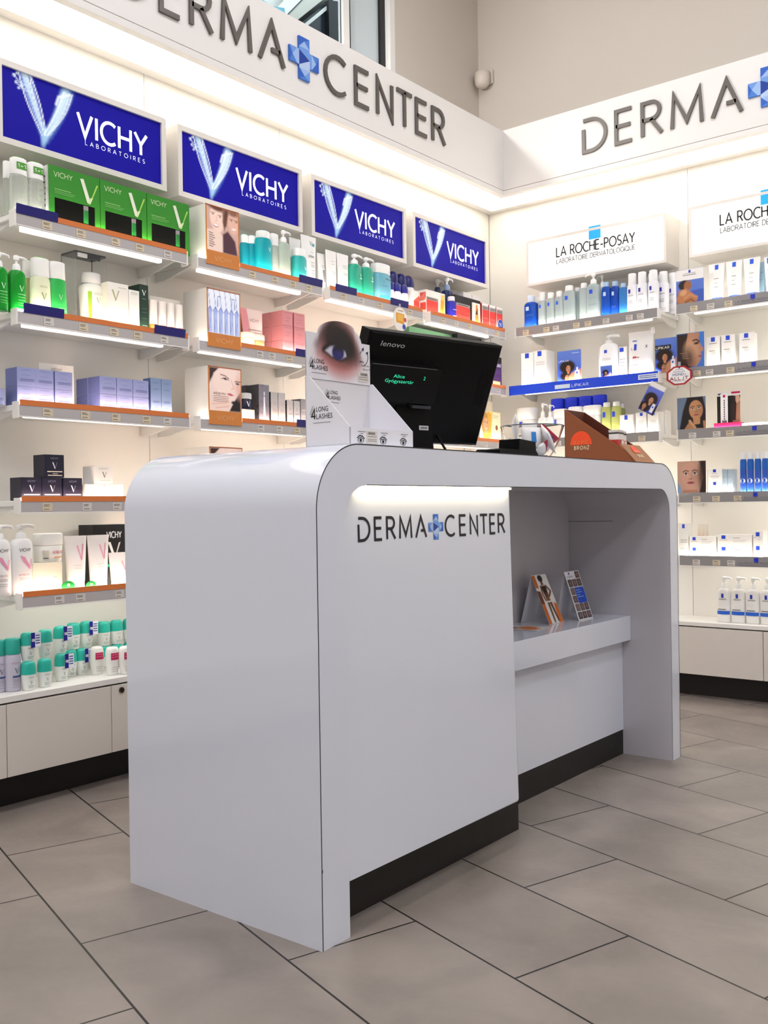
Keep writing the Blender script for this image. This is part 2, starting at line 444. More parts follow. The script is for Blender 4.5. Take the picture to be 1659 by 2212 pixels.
ribbon(b, [(3.62, 3.35), (3.718, 3.443), (3.9, 3.64)], .006, mat('5a6068', .6), lambda u, v, w: (-3.62+w, u, v), .004)
o = b.build('roof_gutter'); tag(o, 'cream sloping roof edge beside the dark glazed roof outside the window', 'roof')
b = MB(); ribbon(b, [(3.46, 3.54), (3.50, 3.495), (3.56, 3.46), (3.63, 3.45), (3.73, 3.478)], .034, mat('86d6ec', .5), lambda u, v, w: (-3.7+w, u, v), .06)
o = b.build('awning_band'); tag(o, 'curved pale turquoise band outside at the top of the window', 'awning')

# fascia with light cove
FZ0, FZ1 = 2.366, 2.684
b = MB()
b.box((XF, -3.0, 2.392), (XF-.03, YF+.03, FZ1), FASC); b.box((XF+.0, -3.0, FZ0), (XF-.03, YF+.03, 2.389), FASC)
b.box((XF, YF, 2.392), (XE, YF+.03, FZ1), FASC); b.box((XF, YF, FZ0), (XE, YF+.03, 2.389), FASC)
b.box((XF-.03, -3.0, 2.40), (XU, YU, 2.42), FASC); b.box((XF-.03, YF+.03, 2.40), (XE, YU, 2.42), FASC)
b.box((XF-.03, -3.0, FZ1-.02), (XU+.002, YU-.002, FZ1), FASC); b.box((XF-.03, YF+.03, FZ1-.02), (XE, YU-.002, FZ1), FASC)
b.box((XW+.045, -3.0, 2.372), (XW, YW-.0, 2.40), WHITE); b.box((XW+.045, YW-.045, 2.372), (XE, YW, 2.40), WHITE)
struct(b, 'trim_1')
COVE = mat('fff8ee', .5, emit=COVE_STRENGTH)
b = MB(); b.box((XF-.04, -2.9, 2.376), (XW+.05, YF+.18, 2.384), COVE); o = b.build('cove_light')
tag(o, 'glowing white strip light under the fascia on the left wall', 'strip light', 'cove strip lights')
b = MB(); b.box((XF+.02, YF+.04, 2.376), (3.3, YW-.05, 2.384), COVE); o = b.build('cove_light')
tag(o, 'glowing white strip light under the fascia on the right wall', 'strip light', 'cove strip lights')

# fascia lettering
def D_open(): return [[(0,1),(.26,1)]+arc(.26,.5,.52,.5,90,-90,14)+[(0,0),(0,.72)]]
def emblem(b, cx, cz, s, mp, d=0.0):
    """facetted blue cross, s = half height"""
    a = s*.34; F = ['2f63c4', '6f9ce0', '9dbcec', '4a80d4', '1c3f9a', 'b7cdf0']
    def tri(p, c): b.face([mp(cx+x*s, cz+y*s, d+.0004) for x, y in p], mat(c, .35))
    k = .36
    tri([(-k,1),(k,1),(0,.82)], F[0]); tri([(-k,1),(-k,.5),(0,.82)], F[0]); tri([(k,1),(k,.5),(0,.82)], F[3]); tri([(-k,.5),(k,.5),(0,.82)], F[2]); tri([(-k,.5),(k,.5),(k,k),(-k,k)], F[1])
    tri([(-k,-1),(k,-1),(0,-.82)], F[3]); tri([(-k,-1),(-k,-.5),(0,-.82)], F[0]); tri([(k,-1),(k,-.5),(0,-.82)], F[1]); tri([(-k,-.5),(k,-.5),(0,-.82)], F[2]); tri([(-k,-.5),(k,-.5),(k,-k),(-k,-k)], F[5])
    tri([(-1,k),(-1,-k),(-.8,0)], F[0]); tri([(-1,k),(-.5,k),(-.8,0)], F[1]); tri([(-1,-k),(-.5,-k),(-.8,0)], F[3]); tri([(-.5,k),(-.5,-k),(-.8,0)], F[2]); tri([(-.5,k),(-.5,-k),(-k,-k),(-k,k)], F[2])
    tri([(1,k),(1,-k),(.8,0)], F[0]); tri([(1,k),(.5,k),(.8,0)], F[3]); tri([(1,-k),(.5,-k),(.8,0)], F[0]); tri([(.5,k),(.5,-k),(.8,0)], F[2]); tri([(.5,k),(.5,-k),(k,-k),(k,k)], F[1])
    tri([(-k,k),(k,k),(k,0)], F[1]); tri([(-k,k),(-k,-k),(k,0)], F[4]); tri([(-k,-k),(k,-k),(k,0)], F[5])
LOGO = [('D', 0, .127), ('E', .162, .09), ('R', .288, .102), ('M', .424, .148), ('A', .602, .138), ('+', .84, 0), ('C', .952, .135), ('E', 1.133, .095), ('N', 1.271, .112), ('T', 1.402, .118), ('E', 1.538, .088), ('R', 1.657, .104)]
def logo_letter(b, ch, x, w, z, h, m, mp, depth, wt):
    pls = D_open() if ch == 'D' else GL[ch][1]; W = .78 if ch == 'D' else GL[ch][0]
    if ch == 'A': pls = [[(0,0),(.41,1),(.82,0)], [(.4,.33),(.68,.33)]]
    if ch == 'C': W = .84
    for pl in pls: ribbon(b, [(x+wt/2+p[0]*(w-wt)/W, z+wt/2+p[1]*(h-wt)) for p in pl], wt, m, mp, depth)
def fascia_sign(o, u0, label):
    mp = lambda u, v, w: (u, -w, v)
    for ch, x, w in LOGO:
        b = MB()
        if ch == '+':
            b2 = [(-.36,-1),(.36,-1),(.36,-.36),(1,-.36),(1,.36),(.36,.36),(.36,1),(-.36,1),(-.36,.36),(-1,.36),(-1,-.36),(-.36,-.36)]
            b.prism([(u0+x+p[0]*.08, .08+p[1]*.08) for p in b2], 0, .008, mat('3f74cc', .4), mp)
            emblem(b, u0+x, .08, .08, mp, .008)
            b.build('cross_emblem', o)['label'] = 'blue facetted cross'
        else:
            logo_letter(b, ch, u0+x, w, 0, .16, LETTER, mp, .009, .0165); b.build('letter', o)
fl = empty('fascia_lettering', (XF, 1.865, 2.463), R(90), 'dark grey raised letters with a blue cross on the left white fascia', 'sign', 'fascia lettering'); fascia_sign(fl, 0, '')
fr_ = empty('fascia_lettering', (-2.118, YF, 2.463), 0, 'dark grey raised letters with a blue cross on the right white fascia', 'sign', 'fascia lettering'); fascia_sign(fr_, 0, '')

# spotlight standing on the ledge above the left fascia, aimed along the right wall
o = empty('spotlight', (-2.72, 2.62, FZ1), 0, 'small glowing spotlight standing on top of the left fascia below the window', 'spotlight')
b = MB(); b.tube([(0, 0, 0), (0, 0, .12)], .012, mat('d8d8d6', .4), 10); b.loft([(0, .05, .05, 2), (.012, .05, .05, 2)], mat('d8d8d6', .4), 20); b.build('stem', o)
b = MB(); b.tube([(-.02, -.05, .19), (.01, .03, .165)], .055, mat('dfe4e6', .4), 20); b.build('head', o)
b = MB(); b.tube([(.012, .033, .164), (.014, .038, .1625)], .05, mat('fff8ec', .4, emit=12), 20); b.build('lens', o)
l = bpy.data.lights.new('spot_light', 'SPOT'); l.energy = SPOT_POWER; l.spot_size = R(150); l.spot_blend = .6; l.shadow_soft_size = .03; l.color = (1, .97, .92)
lo = bpy.data.objects.new('spot_light', l); COL.objects.link(lo); lo.parent = o; lo.location = (.02, .05, .16); lo.rotation_euler = Vector((.75, .66, -.02)).to_track_quat('-Z', 'Y').to_euler()

# dome detector in the corner above the fascia
o = empty('dome_camera', (-2.795, YU, 3.075), 0, 'small pale dome camera high in the corner above the fascia', 'camera')
b = MB(); b.box((-.042, -.02, -.02), (.042, 0, .055), mat('cfc6bb', .5), .006); b.build('mount', o)
b = MB(); b.loft([(-.046,.012,.012,2),(-.042,.026,.026,2),(-.028,.037,.037,2),(0,.04,.04,2),(.03,.038,.038,2),(.036,.03,.03,2)], mat('d5cbc2', .35), 20, 0, -.05); b.build('dome', o)

# ------------------------------------------------------------------ sign boxes
def vsplash(asp):
    W = asp; rng = random.Random(4)
    L = [('bg', '140f86'), ('ell', W*.5, .55, W*.7, .8, 0, '18139a', 1.0, .5)]
    def arm(p0, p1, w0, w1, c, a, soft, bend=0):
        n = 9
        for i in range(n):
            t0, t1 = i/n, (i+1)/n
            f = lambda t: (p0[0]+(p1[0]-p0[0])*t+bend*math.sin(math.pi*t), p0[1]+(p1[1]-p0[1])*t)
            L.append(('line', [f(t0), f(t1)], w0+(w1-w0)*t0, c, soft, a))
    x = lambda u: W*u
    arm((x(.13), 1.02), (x(.245), .16), .17, .07, '6f8fd8', .5, .10)
    arm((x(.13), 1.02), (x(.245), .16), .12, .05, 'c5dcee', .75, .07)
    arm((x(.385), .97), (x(.25), .16), .16, .05, '6f9ddd', .5, .12, .03)
    arm((x(.375), .93), (x(.252), .2), .12, .04, 'cfe6f2', .75, .08, .03)
    arm((x(.245), .3), (x(.235), .05), .09, .02, '9cc4e4', .6, .07)
    for i in range(9):
        d = rng.uniform(-.035, .035)*W
        arm((x(.13)+d*1.3, 1.0), (x(.24)+d*.4, .2), .012, .008, 'f4fbff' if i % 3 else '3a50b4', .85, .012, rng.uniform(-.06, .06))
        arm((x(.385)+d, .94), (x(.25)+d*.4, .22), .012, .006, 'eef8fd', .6, .015, rng.uniform(0, .08))
    L.append(('line', [(x(.315), .72), (x(.33), .84), (x(.40), .93)], .03, 'f2fafd', .03, .9))
    for q, r in (((.075,.93),.022), ((.085,.84),.018), ((.10,.77),.016), ((.115,.82),.02), ((.09,.97),.016)):
        L.append(('ell', x(q[0]), q[1], r, r, 0, 'dcebf8', .02))
    L.append(('line', [(x(.075), .93), (x(.10), .86), (x(.15), .83)], .014, 'cfe2f4', .015))
    L.append(('line', [(x(.085), .84), (x(.12), .78), (x(.17), .76)], .014, 'cfe2f4', .015))
    return L
SIGNBOX = mat('e6e1da', .4)
BLUE_LIT = paint_mat(.45, SIGN_BLUE, .1); TXT_LIT = mat('fbfbff', .4, emit=.75)
def blue_sign(y0, label):
    """box y0..y0+.613 wide, blue lit panel in a recessed frame"""
    o = empty('illuminated_sign', (XS, y0+.3065, 1.925), R(90), label, 'sign', 'blue illuminated signs')
    w, h, d = .613, .245, .146; f = .018
    b = MB()
    b.box((-w/2, 0.012, 0), (w/2, d, h), SIGNBOX)
    b.box((-w/2, 0, 0), (w/2, .012, f), SIGNBOX); b.box((-w/2, 0, h-f), (w/2, .012, h), SIGNBOX)
    b.box((-w/2, 0, f), (-w/2+f, .012, h-f), SIGNBOX); b.box((w/2-f, 0, f), (w/2, .012, h-f), SIGNBOX)
    b.build('sign_box', o)
    b = MB(); x0, x1, z0, z1 = -w/2+f, w/2-f, f, h-f
    picture(b, lambda u, v: (x0+u*(x1-x0), .008, z0+v*(z1-z0)), vsplash, 150, 56, BLUE_LIT)
    b.build('blue_panel', o)
    b = MB(); mp = lambda u, v, w_: (u, .0074, v)
    W = x1-x0; H = z1-z0
    text(b, 'VICHY', x0+.445*W, z0+.385*H, .33*H, TXT_LIT, mp, .15, .26, .455*W)
    text(b, 'LABORATOIRES', x0+.49*W, z0+.265*H, .062*H, TXT_LIT, mp, .1, .75, .395*W)
    b.build('lettering', o)
for i, y0 in enumerate((1.513, 2.177, 2.842, 3.505)):
    blue_sign(y0, 'blue lit sign with white lettering and water splash, '+('leftmost of the four', 'second from left of four', 'third from left of four', 'nearest the room corner')[i])
LAMPW = mat('fffdfa', .4, emit=SIGN_WHITE)
def white_sign(x0, x1, tx, label):
    o = empty('illuminated_sign', (x0, YS, 1.925), 0, label, 'sign', 'white illuminated signs')
    w = x1-x0; h = .222
    b = MB(); b.box((0, .012, 0), (w, .146, h), SIGNBOX); b.box((0, 0, 0), (w, .012, .012), SIGNBOX); b.box((0, 0, h-.012), (w, .012, h), SIGNBOX)
    b.box((0, 0, .012), (.012, .012, h-.012), SIGNBOX); b.box((w-.012, 0, .012), (w, .012, h-.012), SIGNBOX); b.build('sign_box', o)
    b = MB(); b.box((.012, .002, .012), (w-.012, .012, h-.012), LAMPW); b.build('lit_panel', o)
    b = MB(); mp = lambda u, v, q: (u-x0, .0012, v-1.925); K = mat('141414', .5)
    text(b, 'LA ROCHE-POSAY', tx, 2.043, .0445, K, mp, .135, .2, .402)
    text(b, 'LABORATOIRE DERMATOLOGIQUE', tx, 2.009, .0215, K, mp, .115, .22, .402)
    b.box((tx+.172-x0, .0005, 2.094-1.925), (tx+.233-x0, .002, 2.155-1.925), mat('1a9be8', .4, emit=.5))
    b.build('lettering', o)
white_sign(-2.481, -1.761, -2.313, 'glowing white sign with blue square and black lettering, left one by the corner')
white_sign(-1.657, -.935, -1.517, 'glowing white sign with blue square, right one cut by the picture edge')

# ------------------------------------------------------------------ shelves
SZ = {1: 1.70, 2: 1.42, 3: 1.155, 4: .88, 5: .608}
BOARD = mat('f0eeea', .3); CHAN = mat('b9b4b4', .3, coat=.3); CAPW = mat('efece8', .35); ORANGE = mat('d8783c', .45); NAVY = mat('17146e', .4)
LBAR = {k: mat('fffaf2', .5, emit=e) for k, e in SHELF_BAR.items()}; LLIP = mat('fff6e6', .5, emit=SHELF_LIP)
TAGY = mat('d9cbb0', .6); TAGW = mat('d8d2cc', .6); INK = mat('7a726a', .7); BANNER = mat('1446dc', .4)
CHANR = mat('928f8f', .3, coat=.3)
def shelf(wall, u0, u1, k, label, strip=None, blue=(), tags=(), channel=CHAN, lip=True):
    z = SZ[k]; w = u1-u0; cu = (u0+u1)/2
    loc = (XF, cu, z) if wall == 'L' else (cu, YF, z)
    o = empty('wall_shelf', loc, R(90) if wall == 'L' else 0, label, 'shelf', 'lit shelves on the left wall' if wall == 'L' else 'lit shelves on the right wall')
    D = .238
    b = MB(); b.box((-w/2+.004, .008, -.016), (w/2-.004, D, 0), BOARD, .002); b.build('board', o)
    b = MB(); b.box((-w/2+.006, 0, -.036), (w/2-.006, .007, .0095 if wall == 'R' else -.001), channel, .001)
    if channel is not BANNER:
        b.face([(-w/2+.006, -.0005, -.0362), (w/2-.006, -.0005, -.0362), (w/2-.006, -.0005, -.033), (-w/2+.006, -.0005, -.033)], CAPW)
    b.build('price_channel', o)
    for s in (-1, 1):
        b = MB(); b.box((s*(w/2-.006), -.001, -.04), (s*w/2, .03, .008), CAPW, .0015); b.build('end_cap', o)
        b = MB(); x = s*(w/2-.02)
        b.prism([(.03, -.016), (D, -.016), (D, -.05), (D-.05, -.05), (.06, -.024)], x-.004, x+.004, BOARD, lambda u, v, q: (q, u, v)); b.build('bracket', o)
    b = MB(); b.box((-w/2+.06, .06, -.0315), (w/2-.06, .078, -.0165), LBAR[k], .002); b.build('tube_light', o)
    if lip:
        b = MB(); b.box((-w/2+.012, .0125, .0005), (w/2-.012, .0155, .0085), LLIP); b.build('lip_light', o)
    if strip:
        for a, c in strip:
            b = MB(); b.box((a-cu, -.0012, -.003), (c-cu, .0025, .013), ORANGE); b.build('orange_strip', o)
    elif wall == 'R':
        pass
    for a, c in blue:
        b = MB(); b.prism([(.002, -.003), (-.002, .024), (-.0055, .024), (-.0018, -.003)], a-cu, c-cu, NAVY, lambda u, v, q: (q, u, v)); b.build('navy_strip', o)
    rng = random.Random(int(abs(cu)*1000)+k)
    for t in tags:
        m = TAGY if rng.random() < .55 else TAGW
        b = MB(); b.box((t-cu-.016, -.0014, -.0305), (t-cu+.016, -.0002, -.0075), m)
        for q in (-.012, -.016, -.025): b.face([(t-cu-.012, -.0018, q-.0012), (t-cu+.012*rng.uniform(.2, 1), -.0018, q-.0012), (t-cu+.012*rng.uniform(.2, 1), -.0018, q+.0008), (t-cu-.012, -.0018, q+.0008)], INK)
        b.build('price_tag', o)
    return o
LB = {1: (1.507, 2.134), 2: (2.172, 2.797), 3: (2.832, 3.448), 4: (3.494, 4.124)}
RB = {1: (-2.495, -1.762), 2: (-1.686, -.955)}
ROWN = {1: 'top', 2: 'second', 3: 'third', 4: 'fourth', 5: 'lowest'}
SIGNN = {1: 'the leftmost blue sign', 2: 'the second blue sign', 3: 'the third blue sign', 4: 'the blue sign nearest the corner'}
def spread(a, c, n, seed):
    r = random.Random(seed); return [a+(c-a)*(i+.5)/n+r.uniform(-.02, .02) for i in range(n)]
NB = {(1,1): [(1.512, 1.645)], (1,2): [(1.53, 1.66), (1.99, 2.115)], (2,1): [(2.665, 2.792)], (2,2): [(2.64, 2.7)], (2,3): [(2.64, 2.7)], (3,1): [(2.87, 2.995), (3.215, 3.335)]}
OS = {(1,1): [(1.645, 2.128)], (1,2): [(1.66, 1.99), (2.115, 2.128)], (2,1): [(2.366, 2.665)], (2,2): [(2.366, 2.64), (2.7, 2.79)], (2,3): [(2.366, 2.64), (2.7, 2.79)], (3,1): [(2.838, 2.87), (2.995, 3.215), (3.335, 3.44)]}
for bay, (u0, u1) in LB.items():
    for k in SZ:
        shelf('L', u0, u1, k, '%s white shelf with orange edge strip under %s' % (ROWN[k], SIGNN[bay]), OS.get((bay, k), [(u0+.008, u1-.008)]), NB.get((bay, k), ()), spread(u0+.05 if bay != 2 else u0+.22, u1-.03, 5 if bay != 2 else 4, bay*10+k))
SHELF = {}
for bay, (u0, u1) in RB.items():
    for k in SZ:
        if bay == 1 and k == 2: ch, tg = BANNER, ()
        else: ch, tg = CHANR, (spread(u0+.03, u1-.03, 8 if k == 1 and bay == 1 else 5, bay*7+k) if bay == 1 else spread(u0+.05, -1.4, 3, 40+k))
        SHELF['R', bay, k] = shelf('R', u0-(.045 if ch is BANNER else 0), u1, k, ('%s white shelf with %s front under the %s white sign' % (ROWN[k], 'blue banner' if ch is BANNER else 'grey price', 'left' if bay == 1 else 'right')), None, (), tg, ch)
# writing on the shelf fronts of the right wall
for k in SZ:
    o = SHELF['R', 2, k]; cx = o.location.x; b = MB(); mp = lambda u, v, w: (u-cx, -.0016, v)
    b.face([mp(-1.361, -.013, 0), mp(-1.343, -.013, 0), mp(-1.343, .005, 0), mp(-1.361, .005, 0)], mat('1c2fc0', .5))
    text(b, 'LA ROCHE-POSAY', -1.425, -.022, .0078, mat('5a5a70', .6), mp, .12, .2, .145)
    b.face([mp(-1.425, -.029, 0), mp(-1.28, -.029, 0), mp(-1.28, -.027, 0), mp(-1.425, -.027, 0)], mat('77778a', .6))
    b.build('edge_label', o)
o = SHELF['R', 1, 2]; cx = o.location.x; b = MB(); mp = lambda u, v, w: (u-cx, -.0016, v-1.42)
b.face([mp(-2.28, 1.393, 0), mp(-2.2, 1.393, 0), mp(-2.2, 1.412, 0), mp(-2.28, 1.412, 0)], mat('cfe0f4', .5)); text(b, 'LIPIKAR', -2.19, 1.396, .013, mat('cfdcf6', .5), mp, .16, .25, .085)
b.face([mp(-1.86, 1.398, 0), mp(-1.768, 1.398, 0), mp(-1.768, 1.42, 0), mp(-1.86, 1.42, 0)], mat('e6eef8', .5))
mp = lambda u, v, w: (u-cx, -.002, v-1.42)
for q in (1.404, 1.412): b.face([mp(-1.855, q, 0), mp(-1.775, q, 0), mp(-1.775, q+.003, 0), mp(-1.855, q+.003, 0)], mat('2c4fb0', .5))
b.build('banner_print', o)

# ------------------------------------------------------------------ base cabinets and worktops
CH0, CH1, CT = .104, .311, .331
def cabinet(wall, u0, u1, label, lock=None):
    w = u1-u0; loc = (XF, (u0+u1)/2, 0) if wall == 'L' else ((u0+u1)/2, YF, 0)
    o = empty('base_cabinet', loc, R(90) if wall == 'L' else 0, label, 'cabinet', 'white base cabinets along the %s wall' % ('left' if wall == 'L' else 'right'))
    b = MB(); b.box((-w/2, .02, CH0), (w/2, .235, CH1-.001), DARKGAP); b.build('body', o)
    b = MB(); b.box((-w/2+.0012, 0, CH0), (w/2-.0012, .019, CH1-.003), CAB, .001); d = b.build('door', o)
    b = MB(); b.box((-w/2, .087, 0), (w/2, .1, CH0-.0005), PLINTH); b.build('plinth', o)
    if lock is not None:
        b = MB(); q = lambda pts: [(x, -y, z) for x, z, y in pts]
        mpz = lambda u, v, w_: (lock-(u0+u1)/2+u, -w_, .291+v)
        b.prism([(.009*math.cos(R(a)), .009*math.sin(R(a))) for a in range(0, 360, 20)], 0, .004, mat('5a5048', .3, .8), mpz)
        b.prism([(.0055*math.cos(R(a)), .0055*math.sin(R(a))) for a in range(0, 360, 30)], .004, .005, mat('2a2420', .4, .5), mpz)
        b.build('lock', d)
lc = [-.6, .06, .76, 1.458, 1.805, 2.15, 2.81, 3.47, 4.118]
ln = ['far left and out of view', 'second from the left end', 'third from the left end', 'cut by the left picture edge', 'in view left of the service counter', 'with a round lock, beside the service counter', 'behind the service counter, middle', 'behind the service counter, farther', 'in the room corner behind the service counter']
for a, c, n in zip(lc[:-1], lc[1:], ln[1:]): cabinet('L', a, c, 'beige white base cabinet on the left wall, '+n, 1.842 if abs(a-1.805) < .01 else None)
rc = [-2.546, -1.94, -1.329, -.72, -.1]
for a, c, n in zip(rc[:-1], rc[1:], ('hidden in the room corner', 'right of the counter leg', 'cut by the right picture edge', 'farthest right')): cabinet('R', a, c, 'beige white base cabinet on the right wall, '+n)
b = MB(); b.box((XF-.001, -.6, CT-.018), (XW+.001, YW-.002, CT), WHITE, .0015); o = b.build('worktop'); tag(o, 'long white worktop on the base cabinets of the left wall', 'worktop')
b = MB(); b.box((XF+.003, YF-.001, CT-.018), (-.1, YW-.001, CT), WHITE, .0015); o = b.build('worktop'); tag(o, 'long white worktop on the base cabinets of the right wall', 'worktop')

# ceiling lamps (real fittings in the shop's ceiling, above the frame)
def ceiling_lamp(x, y, label, power=None, sx=.6, sy=.6):
    o = empty('ceiling_light', (x, y, CEIL_Z), 0, label, 'ceiling light', 'square ceiling lights')
    b = MB(); b.box((-sx/2-.03, -sy/2-.03, -.03), (sx/2+.03, sy/2+.03, -.002), mat('e8e8e8', .5)); b.build('frame', o)
    b = MB(); b.box((-sx/2, -sy/2, -.034), (sx/2, sy/2, -.0305), mat('fffdf8', .5, emit=2.0)); b.build('diffuser', o)
    l = bpy.data.lights.new('lamp_light', 'AREA'); l.shape = 'RECTANGLE'; l.size = sx; l.size_y = sy; l.energy = power or CEIL_POWER; l.color = CEIL_TINT
    lo = bpy.data.objects.new('lamp_light', l); COL.objects.link(lo); lo.parent = o; lo.location = (0, 0, -.04)
n = 0
for x in (-1.3, .35, 2.0):
    for y in (-2.6, -.8, 1.0, 2.8):
        ceiling_lamp(x, y, 'square white ceiling light above the shop, row %s, %s' % (('nearest the left wall', 'in the middle', 'farthest right')[(-1.3, .35, 2.0).index(x)], ('rearmost', 'third from the corner', 'second from the corner', 'nearest the corner')[(-2.6, -.8, 1.0, 2.8).index(y)])); n += 1

# ================================================================== SERVICE COUNTER
# local frame: y = along the front (s), x = -depth, z up
CO = (-1.2697, 1.3642, 0); CYAW = 0.01081406
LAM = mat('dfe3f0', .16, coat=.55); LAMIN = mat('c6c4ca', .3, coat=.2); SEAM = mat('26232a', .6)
counter = empty('service_counter', CO, CYAW, 'glossy white service counter with rounded corners standing on the tiled floor', 'counter')
CL, CHT, CD = 1.782, .974, .587
IL, IR, IT = .0815, 1.714, .890
N_ = 18
def outer():
    r = .132
    return [(0, 0)]+[(r-r*math.cos(R(90*i/N_)), CHT-r+r*math.sin(R(90*i/N_))) for i in range(N_+1)]+[(CL-r+r*math.sin(R(90*i/N_)), CHT-r+r*math.cos(R(90*i/N_))) for i in range(N_+1)]+[(CL, 0)]
def inner():
    r = .072
    return [(IL, 0)]+[(IL+r-r*math.cos(R(90*i/N_)), IT-r+r*math.sin(R(90*i/N_))) for i in range(N_+1)]+[(IR-r+r*math.sin(R(90*i/N_)), IT-r+r*math.cos(R(90*i/N_))) for i in range(N_+1)]+[(IR, 0)]
b = MB(); O, I = outer(), inner()
b.grid([[(0, s, z) for s, z in O], [(-CD, s, z) for s, z in O]], LAM, True)
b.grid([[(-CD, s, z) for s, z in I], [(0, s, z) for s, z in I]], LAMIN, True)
for i in range(len(O)-1):
    b.face([(0, *O[i]), (0, *O[i+1]), (0, *I[i+1]), (0, *I[i])][::-1], LAM)
    b.face([(-CD, *O[i]), (-CD, *O[i+1]), (-CD, *I[i+1]), (-CD, *I[i])], LAM)
for s0, s1 in ((0, IL), (IR, CL)): b.face([(0, s0, 0), (0, s1, 0), (-CD, s1, 0), (-CD, s0, 0)], LAM)
b.face([(-.366, IR-.0004, .786), (-.2, IR-.0004, .786), (-.2, IR-.0004, .7875), (-.366, IR-.0004, .7875)], SEAM)
b.build('arch_shell', counter)
b = MB()      # dark joint between front edge and laminate
for i in range(0, len(O)-1):
    (s0, z0), (s1, z1) = O[i], O[i+1]; wv = Vector((s1-s0, z1-z0)); 
    if wv.length == 0: continue
    nrm = Vector((wv.y, -wv.x)).normalized()*.0022
    b.face([(.0006, s0, z0), (.0006, s1, z1), (.0006, s1+nrm.x, z1+nrm.y), (.0006, s0+nrm.x, z0+nrm.y)], SEAM)
for i in range(N_+1, len(I)-1):
    (s0, z0), (s1, z1) = I[i], I[i+1]; wv = Vector((s1-s0, z1-z0)); nrm = Vector((-wv.y, wv.x)).normalized()*.002
    b.face([(.0006, s0, z0), (.0006, s1, z1), (.0006, s1+nrm.x, z1+nrm.y), (.0006, s0+nrm.x, z0+nrm.y)], SEAM)
b.face([(.0008, .0, .152), (.0008, .0042, .157), (.0008, .003, .15), (.0008, .0, .146)], SEAM)
b.build('edge_seam', counter)['label'] = 'thin dark edge joint with a small chip'
# front panel, leaning back a little at the top, rounded right edge and lower right corner
def fpx(z): return -.016*max(0, (z-.11)/(IT-.11))
PR, PB = .746, .110
b = MB(); rc_ = .022
cols = [(IL+.0005, 0)]+[(PR-.018+.018*math.sin(R(a)), -.018*(1-math.cos(R(a)))) for a in range(0, 91, 9)]+[(PR, -.1)]
rows = []
zs = [PB+rc_*(1-math.cos(R(a))) for a in range(0, 91, 15)]+[.3, .5, .7, IT-.0005]
for z in zs:
    k = max(0, 1-(z-PB)/rc_); cut = rc_*(1-math.sqrt(max(0, 1-k*k)))
    rows.append([(fpx(z)+dx, min(s, PR-cut) if s > .5 else s, z) for s, dx in cols])
b.grid(rows, LAM, True); b.face([rows[0][0], rows[0][-1], (-.1, IL, PB)], LAM)
mp = lambda u, v, w: (fpx(v)+.0008, u, v)
sc = .323
for ch, x, w in LOGO:
    if ch == '+': emblem(b, .139+x*sc+.002, .800, .0285, mp)
    else: logo_letter(b, ch, .139+x*sc, w*sc, .7755, .0515, mat('17151c', .5), mp, 0, .0062)
b.build('front_panel', counter)['label'] = 'white front panel with black lettering and blue cross'
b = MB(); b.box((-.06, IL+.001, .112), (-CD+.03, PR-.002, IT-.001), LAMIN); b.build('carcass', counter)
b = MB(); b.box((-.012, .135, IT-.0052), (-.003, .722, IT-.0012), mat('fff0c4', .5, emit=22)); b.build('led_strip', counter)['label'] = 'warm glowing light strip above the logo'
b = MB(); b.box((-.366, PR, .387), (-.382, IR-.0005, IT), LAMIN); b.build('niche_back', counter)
b = MB(); b.box((-.14, PR-.002, .387), (-.366, IR-.0006, .4686), LAM, .0012); b.build('niche_shelf', counter)
b = MB(); b.box((-.1706, PR-.004, .083), (-.19, IR-.0006, .387), LAM); b.build('lower_panel', counter)
b = MB(); b.box((-.061, IL, 0), (-.09, .832, .125), PLINTH); b.box((-.09, .8, 0), (-.172, .832, .125), PLINTH); b.build('plinth', counter)
b = MB(); b.box((-.1725, .832, 0), (-.19, IR-.0006, .1), PLINTH); b.build('plinth', counter)
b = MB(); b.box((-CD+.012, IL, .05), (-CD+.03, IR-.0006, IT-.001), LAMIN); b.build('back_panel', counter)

def cpt(s, r, z):
    c, n = math.cos(CYAW), math.sin(CYAW); x, y = -r, s
    return (CO[0]+x*c-y*n, CO[1]+x*n+y*c, z)
def crot(a=0.0): return CYAW+R(90)+a     # product frame (front = -y) turned to face the customer
TOP = CHT+.0008

